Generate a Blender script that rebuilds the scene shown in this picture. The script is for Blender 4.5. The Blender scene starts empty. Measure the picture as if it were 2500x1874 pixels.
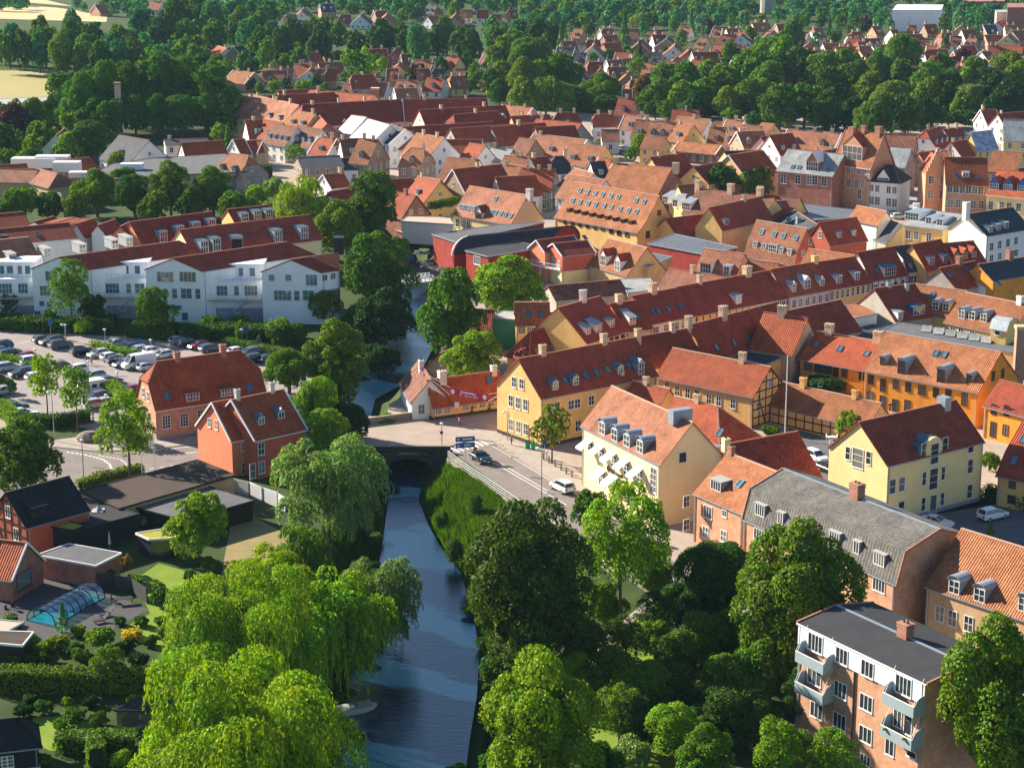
import bpy, math, random
import numpy as np
from mathutils import Vector, Matrix
# ---------------------------------------------------------------- camera, light, exposure
scene = bpy.context.scene
COL = scene.collection
CAMH = 85.0; FPX = 4861.0; TH = math.atan(1267.0/4861.0)
cam_d = bpy.data.cameras.new('camera'); cam = bpy.data.objects.new('camera', cam_d); COL.objects.link(cam)
cam.location = (0, 0, CAMH); cam.rotation_euler = (math.pi/2-TH, 0, 0)
cam_d.sensor_width = 36.0; cam_d.lens = FPX/2500*36.0; cam_d.clip_start = 1; cam_d.clip_end = 9000
scene.camera = cam
SUN_DIR = Vector((-0.835, 0.55, 0)).normalized()      # horizontal direction towards the sun
SUN_EL = math.radians(26.5)
w = bpy.data.worlds.new('World'); scene.world = w; w.use_nodes = True
nt = w.node_tree; nt.nodes.clear()
sky = nt.nodes.new('ShaderNodeTexSky'); sky.sky_type = 'NISHITA'; sky.sun_disc = False
sky.sun_elevation = SUN_EL; sky.sun_rotation = math.atan2(SUN_DIR.x, SUN_DIR.y); sky.air_density = 1.0; sky.dust_density = 0.15; sky.ozone_density = 3.0
bg = nt.nodes.new('ShaderNodeBackground'); bg.inputs['Strength'].default_value = 0.06
wo = nt.nodes.new('ShaderNodeOutputWorld'); nt.links.new(sky.outputs[0], bg.inputs[0]); nt.links.new(bg.outputs[0], wo.inputs[0])
sd = bpy.data.lights.new('sun', 'SUN'); sd.energy = 5.0; sd.angle = math.radians(0.5); sd.color = (1.0, 0.90, 0.74)
so = bpy.data.objects.new('sun', sd); COL.objects.link(so)
sv = Vector((SUN_DIR.x*math.cos(SUN_EL), SUN_DIR.y*math.cos(SUN_EL), math.sin(SUN_EL)))
so.rotation_euler = (-sv).to_track_quat('-Z', 'Y').to_euler(); so.location = (0, 0, 300)
scene.view_settings.view_transform = 'Standard'; scene.view_settings.look = 'None'
scene.view_settings.exposure = 1.42; scene.view_settings.gamma = 1.0
scene.render.engine = 'CYCLES'
scene.cycles.max_bounces = 5; scene.cycles.diffuse_bounces = 2; scene.cycles.glossy_bounces = 2
scene.cycles.transmission_bounces = 3; scene.cycles.transparent_max_bounces = 6; scene.cycles.volume_bounces = 0
HAZE = 0.00004
R = random.Random(7)
NR = np.random.default_rng(7)
# ---------------------------------------------------------------- photograph point -> place in the world
CR = {'V': (0, 0, 0.8848), 'Q1': (0, 0, 3.16), 'Q2': (600, 0, 3.16), 'Q3': (1200, 0, 3.16), 'Q4': (1800, 0, 3.16), 'Q5': (0, 440, 3.16), 'Q6': (600, 440, 3.16),
      'Q7': (1200, 440, 3.16), 'Q8': (1800, 440, 3.16), 'B1': (0, 800, 3.07), 'B2': (600, 860, 3.07), 'B3': (1200, 800, 3.07), 'B4': (1800, 860, 3.07),
      'C5': (0, 1300, 2.889), 'C6': (600, 1300, 2.889), 'C7': (1200, 1300, 2.889), 'C8': (1800, 1300, 2.889), 'N': (0, 0, 1)}
CAM = Vector((0, 0, CAMH)); FW = Vector((0, math.cos(TH), -math.sin(TH))); UP = Vector((0, math.sin(TH), math.cos(TH)))
Z = Vector((0, 0, 1))
WL = -3.6; BW = 5.0     # water level below the streets, width of the sloping banks
def bank_z(d): t = np.clip(d/BW, 0, 1); return -4.4*(1-t*t*(3-2*t))
def pix(q, p):
    o = CR[q]; return o[0]+p[0]/o[2], o[1]+p[1]/o[2]
def ray(q, p):
    x, y = pix(q, p)
    return (Vector(((x-1250), 0, 0)) + UP*(-(y-937)) + FW*FPX).normalized()
def G(q, p, z=0.0):
    r = ray(q, p); t = (z-CAMH)/r.z; return CAM + r*t
def proj(P):
    d = Vector(P)-CAM; zc = d.dot(FW); return 1250+FPX*d.x/zc, 937-FPX*d.dot(UP)/zc, zc
def plane_hit(q, p, P0, n):
    r = ray(q, p); t = (P0-CAM).dot(n)/r.dot(n); return CAM+r*t
# ---------------------------------------------------------------- materials
MATS = {}
def newmat(name):
    m = bpy.data.materials.new(name); m.use_nodes = True; nt = m.node_tree; nt.nodes.clear()
    out = nt.nodes.new('ShaderNodeOutputMaterial'); bs = nt.nodes.new('ShaderNodeBsdfPrincipled'); nt.links.new(bs.outputs[0], out.inputs[0])
    bs.inputs['Specular IOR Level'].default_value = 0.3
    return m, nt, bs, out
def nd(nt, t, **k):
    n = nt.nodes.new('ShaderNode'+t)
    for a, b in k.items():
        if a.startswith('i_'): n.inputs[a[2:].replace('_', ' ')].default_value = b
        else: setattr(n, a, b)
    return n
def mixc(nt, f, a, b, bt='MIX'):
    m = nt.nodes.new('ShaderNodeMix'); m.data_type = 'RGBA'; m.blend_type = bt
    for s, v in ((m.inputs[0], f), (m.inputs[6], a), (m.inputs[7], b)):
        if hasattr(v, 'links') or hasattr(v, 'is_output'): nt.links.new(v, s)
        elif isinstance(v, (int, float)): s.default_value = v if s == m.inputs[0] else (v, v, v, 1)
        else: s.default_value = (*v, 1) if len(v) == 3 else v
    return m.outputs[2]
def ramp(nt, v, a, b):
    r = nd(nt, 'MapRange'); r.inputs[1].default_value = a; r.inputs[2].default_value = b; nt.links.new(v, r.inputs[0]); return r.outputs[0]
def mul(c, k): return tuple(min(1, x*k) for x in c)
def m_plain(name, c, rough=0.7, metal=0.0, var=0.12, scale=1.5, spec=0.3, bump=0.0):
    m, nt, bs, o = newmat(name)
    tc = nd(nt, 'TexCoord'); n = nd(nt, 'TexNoise', i_Scale=scale, i_Detail=6.0, i_Roughness=0.65); nt.links.new(tc.outputs['Object'], n.inputs['Vector'])
    f = ramp(nt, n.outputs[0], 0.3, 0.7)
    nt.links.new(mixc(nt, f, mul(c, 1-var), mul(c, 1+var)), bs.inputs['Base Color'])
    bs.inputs['Roughness'].default_value = rough; bs.inputs['Metallic'].default_value = metal; bs.inputs['Specular IOR Level'].default_value = spec
    if bump:
        b = nd(nt, 'Bump', i_Strength=0.6, i_Distance=bump); nt.links.new(n.outputs[0], b.inputs['Height']); nt.links.new(b.outputs[0], bs.inputs['Normal'])
    return m
def m_stucco(name, c, stain=0.25):
    m, nt, bs, o = newmat(name)
    tc = nd(nt, 'TexCoord'); n = nd(nt, 'TexNoise', i_Scale=0.35, i_Detail=8.0, i_Roughness=0.7); nt.links.new(tc.outputs['Object'], n.inputs['Vector'])
    mp = nd(nt, 'Mapping'); mp.inputs['Scale'].default_value = (1.6, 1.6, 0.25); nt.links.new(tc.outputs['Object'], mp.inputs[0])
    n2 = nd(nt, 'TexNoise', i_Scale=1.3, i_Detail=5.0); nt.links.new(mp.outputs[0], n2.inputs['Vector'])
    a = mixc(nt, ramp(nt, n.outputs[0], 0.35, 0.68), mul(c, 1.06), (c[0]*(1-stain*.6), c[1]*(1-stain*.75), c[2]*(1-stain*.8)))
    b = mixc(nt, ramp(nt, n2.outputs[0], 0.55, 0.8), a, mul(c, 1-stain))
    nt.links.new(b, bs.inputs['Base Color']); bs.inputs['Roughness'].default_value = 0.9; bs.inputs['Specular IOR Level'].default_value = 0.15
    bu = nd(nt, 'Bump', i_Strength=0.4, i_Distance=0.03); nt.links.new(n2.outputs[0], bu.inputs['Height']); nt.links.new(bu.outputs[0], bs.inputs['Normal'])
    return m
def m_tile(name, c1, c2, moss=0.0, pitch=0.34, deep=0.045, dark=0.66):
    m, nt, bs, o = newmat(name)
    uv = nd(nt, 'TexCoord'); sx = nd(nt, 'SeparateXYZ'); nt.links.new(uv.outputs['UV'], sx.inputs[0])
    def wv(src, per):
        a = nd(nt, 'Math', operation='MULTIPLY'); nt.links.new(src, a.inputs[0]); a.inputs[1].default_value = 2*math.pi/per
        s = nd(nt, 'Math', operation='SINE'); nt.links.new(a.outputs[0], s.inputs[0]); return s.outputs[0]
    w1 = wv(sx.outputs[0], pitch); w2 = wv(sx.outputs[1], 0.34)
    br = nd(nt, 'TexBrick'); br.inputs['Scale'].default_value = 1.0; br.inputs['Mortar Size'].default_value = 0.0; br.inputs['Brick Width'].default_value = pitch; br.inputs['Row Height'].default_value = 0.34; br.offset = 0
    br.inputs['Color1'].default_value = (*c1, 1); br.inputs['Color2'].default_value = (*c2, 1); nt.links.new(uv.outputs['UV'], br.inputs['Vector'])
    n = nd(nt, 'TexNoise', i_Scale=0.35, i_Detail=7.0, i_Roughness=0.7); nt.links.new(uv.outputs['Object'], n.inputs['Vector'])
    n3 = nd(nt, 'TexNoise', i_Scale=2.2, i_Detail=5.0, i_Roughness=0.8); nt.links.new(uv.outputs['Object'], n3.inputs['Vector'])
    c = mixc(nt, ramp(nt, n.outputs[0], 0.36, 0.72), br.outputs[0], mul(c1, 0.5), 'MIX')
    c = mixc(nt, ramp(nt, n3.outputs[0], 0.5, 0.78), c, (c2[0]*1.15+.02, c2[1]*1.3+.015, c2[2]*1.3+.01))
    if moss: c = mixc(nt, ramp(nt, n.outputs[0], 0.62-moss*.2, 0.75), c, (0.11, 0.075, 0.045))
    hs = nd(nt, 'Math', operation='MULTIPLY_ADD'); nt.links.new(w1, hs.inputs[0]); hs.inputs[1].default_value = 0.5; hs.inputs[2].default_value = 0.5
    c = mixc(nt, ramp(nt, hs.outputs[0], 0.35, 0.0), c, mixc(nt, 1.0, c, (dark, dark, dark), 'MULTIPLY'))
    oi = nd(nt, 'ObjectInfo'); hv = nd(nt, 'HueSaturation'); nt.links.new(c, hv.inputs['Color'])
    r = nd(nt, 'MapRange'); r.inputs[3].default_value = 0.82; r.inputs[4].default_value = 1.18; nt.links.new(oi.outputs['Random'], r.inputs[0]); nt.links.new(r.outputs[0], hv.inputs['Value'])
    nt.links.new(hv.outputs[0], bs.inputs['Base Color']); bs.inputs['Roughness'].default_value = 0.8; bs.inputs['Specular IOR Level'].default_value = 0.2
    ad = nd(nt, 'Math', operation='MULTIPLY_ADD'); nt.links.new(w2, ad.inputs[0]); ad.inputs[1].default_value = 0.35; nt.links.new(w1, ad.inputs[2])
    bu = nd(nt, 'Bump', i_Strength=0.7, i_Distance=deep); nt.links.new(ad.outputs[0], bu.inputs['Height']); nt.links.new(bu.outputs[0], bs.inputs['Normal'])
    return m
def m_brick(name, c1, c2, mortar=(0.35, 0.3, 0.26), scale=1.0, patch=True):
    m, nt, bs, o = newmat(name)
    uv = nd(nt, 'TexCoord'); br = nd(nt, 'TexBrick'); br.inputs['Scale'].default_value = scale
    br.inputs['Mortar Size'].default_value = 0.012; br.inputs['Brick Width'].default_value = 0.24; br.inputs['Row Height'].default_value = 0.075
    br.inputs['Color1'].default_value = (*c1, 1); br.inputs['Color2'].default_value = (*c2, 1); br.inputs['Mortar'].default_value = (*mortar, 1); nt.links.new(uv.outputs['UV'], br.inputs['Vector'])
    n = nd(nt, 'TexNoise', i_Scale=0.8, i_Detail=8.0, i_Roughness=0.75); nt.links.new(uv.outputs['Object'], n.inputs['Vector'])
    c = mixc(nt, ramp(nt, n.outputs[0], 0.4, 0.75), br.outputs[0], mul(c1, 0.7))
    nt.links.new(c, bs.inputs['Base Color']); bs.inputs['Roughness'].default_value = 0.9; bs.inputs['Specular IOR Level'].default_value = 0.15
    return m
def m_seam(name, c, per=0.6, rough=0.5, metal=0.2):
    m, nt, bs, o = newmat(name)
    uv = nd(nt, 'TexCoord'); sx = nd(nt, 'SeparateXYZ'); nt.links.new(uv.outputs['UV'], sx.inputs[0])
    a = nd(nt, 'Math', operation='MULTIPLY'); nt.links.new(sx.outputs[0], a.inputs[0]); a.inputs[1].default_value = 1/per
    f = nd(nt, 'Math', operation='FRACT'); nt.links.new(a.outputs[0], f.inputs[0])
    n = nd(nt, 'TexNoise', i_Scale=0.7, i_Detail=7.0); nt.links.new(uv.outputs['Object'], n.inputs['Vector'])
    c0 = mixc(nt, ramp(nt, n.outputs[0], 0.35, 0.7), mul(c, 0.8), mul(c, 1.2))
    nt.links.new(mixc(nt, ramp(nt, f.outputs[0], 0.82, 0.9), c0, mul(c, 0.45)), bs.inputs['Base Color'])
    bs.inputs['Roughness'].default_value = rough; bs.inputs['Metallic'].default_value = metal
    bu = nd(nt, 'Bump', i_Strength=0.8, i_Distance=0.03); nt.links.new(ramp(nt, f.outputs[0], 0.85, 0.9), bu.inputs['Height']); nt.links.new(bu.outputs[0], bs.inputs['Normal'])
    return m
def m_foliage(name, sat=1.12, trans=0.28):
    m, nt, bs, o = newmat(name); nt.nodes.remove(bs)
    oi = nd(nt, 'ObjectInfo'); ge = nd(nt, 'NewGeometry'); tc = nd(nt, 'TexCoord')
    n = nd(nt, 'TexNoise', i_Scale=3.2, i_Detail=2.0); nt.links.new(tc.outputs['Object'], n.inputs['Vector'])
    hv = nd(nt, 'HueSaturation'); nt.links.new(oi.outputs['Color'], hv.inputs['Color'])
    r1 = nd(nt, 'MapRange'); r1.inputs[3].default_value = 0.55; r1.inputs[4].default_value = 1.5; nt.links.new(ge.outputs['Random Per Island'], r1.inputs[0]); nt.links.new(r1.outputs[0], hv.inputs['Value'])
    r2 = nd(nt, 'MapRange'); r2.inputs[1].default_value = .3; r2.inputs[2].default_value = .7; r2.inputs[3].default_value = 0.475; r2.inputs[4].default_value = 0.52; nt.links.new(n.outputs[0], r2.inputs[0]); nt.links.new(r2.outputs[0], hv.inputs['Hue'])
    hv.inputs['Saturation'].default_value = sat
    d = nd(nt, 'BsdfDiffuse'); t = nd(nt, 'BsdfTranslucent'); nt.links.new(hv.outputs[0], d.inputs[0])
    c2 = mixc(nt, 1.0, hv.outputs[0], (1.5, 1.35, 0.5), 'MULTIPLY'); nt.links.new(c2, t.inputs[0])
    g = nd(nt, 'BsdfGlossy'); g.inputs['Roughness'].default_value = 0.6; g.inputs[0].default_value = (.8, .85, .9, 1)
    ms = nd(nt, 'MixShader'); ms.inputs[0].default_value = trans; nt.links.new(d.outputs[0], ms.inputs[1]); nt.links.new(t.outputs[0], ms.inputs[2])
    m2 = nd(nt, 'MixShader'); m2.inputs[0].default_value = 0.015; nt.links.new(ms.outputs[0], m2.inputs[1]); nt.links.new(g.outputs[0], m2.inputs[2])
    nt.links.new(m2.outputs[0], o.inputs[0]); return m
def m_objcolor(name, rough=0.3, metal=0.0, coat=0.0):
    m, nt, bs, o = newmat(name); oi = nd(nt, 'ObjectInfo'); nt.links.new(oi.outputs['Color'], bs.inputs['Base Color'])
    bs.inputs['Roughness'].default_value = rough; bs.inputs['Metallic'].default_value = metal; bs.inputs['Coat Weight'].default_value = coat; bs.inputs['Specular IOR Level'].default_value = 0.5
    return m
def m_glass(name, c=(0.03, 0.04, 0.05)):
    m, nt, bs, o = newmat(name); oi = nd(nt, 'ObjectInfo')
    cr = nd(nt, 'ValToRGB'); e = cr.color_ramp.elements; e[0].position = 0.55; e[0].color = (*c, 1); e[1].position = 1.0; e[1].color = (0.20, 0.19, 0.17, 1)
    nt.links.new(oi.outputs['Random'], cr.inputs[0]); nt.links.new(cr.outputs[0], bs.inputs['Base Color'])
    bs.inputs['Roughness'].default_value = 0.06; bs.inputs['Specular IOR Level'].default_value = 0.9; return m
def m_ground(name, a, b, c3=None, s=0.25, fine=6.0, rough=0.95, bump=0.02):
    m, nt, bs, o = newmat(name); tc = nd(nt, 'TexCoord')
    n = nd(nt, 'TexNoise', i_Scale=s, i_Detail=9.0, i_Roughness=0.7); n2 = nd(nt, 'TexNoise', i_Scale=fine, i_Detail=4.0, i_Roughness=0.8)
    nt.links.new(tc.outputs['Object'], n.inputs['Vector']); nt.links.new(tc.outputs['Object'], n2.inputs['Vector'])
    c = mixc(nt, ramp(nt, n.outputs[0], 0.35, 0.65), a, b)
    if c3: c = mixc(nt, ramp(nt, n.outputs[0], 0.6, 0.75), c, c3)
    c = mixc(nt, ramp(nt, n2.outputs[0], 0.3, 0.7), mixc(nt, 1.0, c, (.75, .75, .75), 'MULTIPLY'), c)
    nt.links.new(c, bs.inputs['Base Color']); bs.inputs['Roughness'].default_value = rough; bs.inputs['Specular IOR Level'].default_value = 0.15
    bu = nd(nt, 'Bump', i_Strength=0.5, i_Distance=bump); nt.links.new(n2.outputs[0], bu.inputs['Height']); nt.links.new(bu.outputs[0], bs.inputs['Normal']); return m
def m_water(name):
    m, nt, bs, o = newmat(name); tc = nd(nt, 'TexCoord')
    mp = nd(nt, 'Mapping'); mp.inputs['Scale'].default_value = (0.45, 1.6, 1); mp.inputs['Rotation'].default_value = (0, 0, 0.1); nt.links.new(tc.outputs['Object'], mp.inputs[0])
    n = nd(nt, 'TexNoise', i_Scale=1.6, i_Detail=5.0, i_Roughness=0.6); nt.links.new(mp.outputs[0], n.inputs['Vector'])
    n2 = nd(nt, 'TexNoise', i_Scale=0.09, i_Detail=2.0); nt.links.new(tc.outputs['Object'], n2.inputs['Vector'])
    bs.inputs['Base Color'].default_value = (0.006, 0.028, 0.06, 1); bs.inputs['Specular IOR Level'].default_value = 0.8; bs.inputs['IOR'].default_value = 1.5
    rr = nd(nt, 'MapRange'); rr.inputs[1].default_value = .4; rr.inputs[2].default_value = .6; rr.inputs[3].default_value = 0.04; rr.inputs[4].default_value = 0.16; nt.links.new(n2.outputs[0], rr.inputs[0]); nt.links.new(rr.outputs[0], bs.inputs['Roughness'])
    bu = nd(nt, 'Bump', i_Strength=0.7, i_Distance=0.07); nt.links.new(n.outputs[0], bu.inputs['Height']); nt.links.new(bu.outputs[0], bs.inputs['Normal']); return m
def m_poolglass(name):
    m, nt, bs, o = newmat(name); t = nd(nt, 'BsdfTransparent'); t.inputs[0].default_value = (.75, .95, 1, 1); g = nd(nt, 'BsdfGlossy'); g.inputs['Roughness'].default_value = .08; ms = nd(nt, 'MixShader'); ms.inputs[0].default_value = .28
    nt.links.new(t.outputs[0], ms.inputs[1]); nt.links.new(g.outputs[0], ms.inputs[2]); nt.links.new(ms.outputs[0], o.inputs[0]); return m
MDEF = {
 'tile_orange': lambda n: m_tile(n, (.37, .122, .045), (.46, .18, .085)),
 'tile_red': lambda n: m_tile(n, (.37, .072, .028), (.45, .105, .042)),
 'tile_dark': lambda n: m_tile(n, (.33, .055, .028), (.40, .078, .04)),
 'tile_brown': lambda n: m_tile(n, (.24, .085, .05), (.33, .14, .09), moss=.5),
 'tile_pink': lambda n: m_tile(n, (.38, .135, .07), (.46, .19, .11), moss=.3),
 'tile_black': lambda n: m_tile(n, (.022, .022, .028), (.03, .03, .038), dark=.5),
 'slate': lambda n: m_tile(n, (.05, .055, .07), (.07, .075, .09), dark=.9, deep=.015),
 'slate_pale': lambda n: m_tile(n, (.30, .31, .32), (.40, .41, .41), dark=.9, deep=.015),
 'eternit': lambda n: m_tile(n, (.125, .115, .108), (.18, .165, .15), dark=.85, deep=.02, pitch=.5),
 'felt_dark': lambda n: m_ground(n, (.045, .047, .055), (.06, .06, .068), s=.6),
 'felt_brown': lambda n: m_ground(n, (.075, .055, .045), (.11, .08, .065), s=.5),
 'felt_grey': lambda n: m_ground(n, (.12, .12, .13), (.17, .17, .18), s=.5),
 'felt_pale': lambda n: m_ground(n, (.36, .36, .36), (.46, .46, .45), s=.5),
 'seam_grey': lambda n: m_seam(n, (.16, .17, .19)),
 'seam_pale': lambda n: m_seam(n, (.42, .46, .50)),
 'seam_black': lambda n: m_seam(n, (.03, .033, .04)),
 'zinc': lambda n: m_plain(n, (.30, .36, .42), rough=.45, metal=.3),
 'zinc_dark': lambda n: m_plain(n, (.10, .15, .20), rough=.45, metal=.3),
 'yellow': lambda n: m_stucco(n, (.82, .55, .20)),
 'ochre': lambda n: m_stucco(n, (.84, .50, .19), .28),
 'pale_yellow': lambda n: m_stucco(n, (.82, .64, .30), .12),
 'bank_cream': lambda n: m_stucco(n, (.88, .70, .38), .08),
 'orange': lambda n: m_stucco(n, (.80, .33, .045), .35),
 'white': lambda n: m_stucco(n, (.80, .79, .76), .12),
 'white_blue': lambda n: m_stucco(n, (.84, .88, .90), .08),
 'pinkish': lambda n: m_stucco(n, (.66, .52, .46), .12),
 'concrete': lambda n: m_stucco(n, (.42, .39, .34), .3),
 'cement_grey': lambda n: m_stucco(n, (.26, .25, .25), .3),
 'red_wood': lambda n: m_seam(n, (.34, .035, .025), per=.25, rough=.8, metal=0),
 'red_stucco': lambda n: m_stucco(n, (.50, .12, .07), .2),
 'salmon': lambda n: m_stucco(n, (.70, .24, .13), .2),
 'green_stucco': lambda n: m_stucco(n, (.06, .26, .17), .15),
 'brick': lambda n: m_brick(n, (.55, .24, .12), (.66, .32, .18), (.55, .42, .32)),
 'brick_red': lambda n: m_brick(n, (.38, .10, .06), (.46, .14, .085)),
 'brick_yellow': lambda n: m_brick(n, (.64, .40, .18), (.74, .48, .25)),
 'brick_brown': lambda n: m_brick(n, (.30, .2, .13), (.38, .25, .17)),
 'stone_dark': lambda n: m_brick(n, (.055, .055, .05), (.10, .095, .085), (.03, .03, .03), scale=.22),
 'stone_pale': lambda n: m_brick(n, (.32, .27, .22), (.4, .34, .28), (.2, .17, .14), scale=.3),
 'black_wood': lambda n: m_seam(n, (.02, .02, .024), per=.3, rough=.7, metal=0),
 'timber': lambda n: m_plain(n, (.06, .022, .015), rough=.8),
 'timber_black': lambda n: m_plain(n, (.02, .018, .018), rough=.8),
 'wood_brown': lambda n: m_plain(n, (.20, .11, .06), rough=.8),
 'wood_pale': lambda n: m_plain(n, (.48, .38, .30), rough=.8),
 'white_paint': lambda n: m_plain(n, (.80, .80, .79), rough=.5, var=.03),
 'grey_paint': lambda n: m_plain(n, (.35, .37, .38), rough=.5, var=.05),
 'balcony_blue': lambda n: m_plain(n, (.30, .37, .39), rough=.5, var=.06),
 'cap': lambda n: m_plain(n, (.58, .34, .24), rough=.9, var=.2, scale=6),
 'cap_dark': lambda n: m_plain(n, (.34, .13, .085), rough=.9, var=.2, scale=6),
 'plinth': lambda n: m_plain(n, (.05, .047, .045), rough=.8),
 'plinth_grey': lambda n: m_plain(n, (.32, .28, .27), rough=.8),
 'chim_cream': lambda n: m_stucco(n, (.62, .48, .33), .35),
 'chim_white': lambda n: m_stucco(n, (.66, .62, .58), .3),
 'chim_brick': lambda n: m_brick(n, (.42, .14, .08), (.48, .18, .1)),
 'steel': lambda n: m_plain(n, (.38, .40, .42), rough=.4, metal=.5),
 'dark_metal': lambda n: m_plain(n, (.03, .032, .035), rough=.5, metal=.3),
 'frame_dark': lambda n: m_plain(n, (.09, .03, .02), rough=.6),
 'blue_frame': lambda n: m_plain(n, (.04, .12, .42), rough=.6),
 'glass': lambda n: m_glass(n), 'glass_blue': lambda n: m_glass(n, (.05, .16, .22)),
 'tyre': lambda n: m_plain(n, (.02, .02, .02), rough=.8), 'rim': lambda n: m_plain(n, (.45, .45, .47), rough=.35, metal=.6),
 'paint': lambda n: m_objcolor(n, .28, .0, .6), 'cloth': lambda n: m_objcolor(n, .85),
 'lamp_glass': lambda n: m_plain(n, (.75, .78, .8), rough=.3, var=.02), 'tail_red': lambda n: m_plain(n, (.4, .02, .02), rough=.3),
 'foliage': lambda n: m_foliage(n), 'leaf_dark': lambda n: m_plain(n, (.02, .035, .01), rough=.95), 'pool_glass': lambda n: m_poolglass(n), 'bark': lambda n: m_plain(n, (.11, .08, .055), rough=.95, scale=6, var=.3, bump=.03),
 'asphalt': lambda n: m_ground(n, (.23, .195, .18), (.285, .245, .225), s=.35, fine=12),
 'asphalt_pale': lambda n: m_ground(n, (.31, .27, .25), (.37, .325, .30), s=.35, fine=12),
 'cobble': lambda n: m_ground(n, (.38, .30, .25), (.47, .38, .32), s=.4, fine=10),
 'paving': lambda n: m_ground(n, (.38, .32, .28), (.46, .40, .35), s=.5, fine=8),
 'courtyard': lambda n: m_ground(n, (.13, .13, .14), (.18, .175, .18), s=.3, fine=8),
 'gravel': lambda n: m_ground(n, (.38, .29, .21), (.46, .36, .27), s=.4, fine=14),
 'grass': lambda n: m_ground(n, (.16, .25, .025), (.23, .31, .035), (.27, .29, .06), s=.4, fine=9),
 'grass_dry': lambda n: m_ground(n, (.26, .21, .09), (.34, .27, .13), s=.3, fine=9),
 'grass_wild': lambda n: m_ground(n, (.035, .06, .014), (.06, .09, .022), (.09, .10, .04), s=.15, fine=5),
 'town_soil': lambda n: m_ground(n, (.12, .105, .09), (.17, .15, .13), (.06, .09, .03), s=.05, fine=3),
 'wheat': lambda n: m_ground(n, (.62, .47, .24), (.70, .55, .30), s=.02, fine=.5),
 'meadow': lambda n: m_ground(n, (.38, .33, .13), (.45, .38, .17), s=.02, fine=.5),
 'water': lambda n: m_water(n), 'deck': lambda n: m_plain(n, (.065, .06, .065), rough=.7),
 'pool': lambda n: m_plain(n, (.02, .25, .31), rough=.1, var=.1), 'paint_white': lambda n: m_plain(n, (.72, .71, .68), rough=.8, var=.15, scale=4),
 'awning': lambda n: m_plain(n, (.88, .87, .84), rough=.8, var=.02), 'banner_red': lambda n: m_plain(n, (.55, .02, .06), rough=.7, var=.05),
 'sedum': lambda n: m_ground(n, (.34, .32, .03), (.42, .36, .04), s=1.5), 'rock': lambda n: m_plain(n, (.22, .18, .16), rough=.95, var=.3, bump=.1),
 'sign_blue': lambda n: m_plain(n, (.02, .10, .32), rough=.5, var=.03), 'sign_green': lambda n: m_plain(n, (.0, .36, .15), rough=.5, var=.03),
 'copper_leaf': lambda n: m_foliage(n), 'skin': lambda n: m_plain(n, (.55, .33, .24), rough=.6, var=.03), 'hair': lambda n: m_plain(n, (.07, .04, .025), rough=.7),
 'tarp_blue': lambda n: m_brick(n, (.10, .17, .45), (.45, .48, .55), (.6, .6, .6), scale=.12), 'text_black': lambda n: m_plain(n, (.03, .03, .03), var=0), 'sign_red': lambda n: m_plain(n, (.6, .03, .04), var=.03),
}
def M(n):
    if n not in MATS: MATS[n] = MDEF[n](n)
    return MATS[n]
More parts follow.
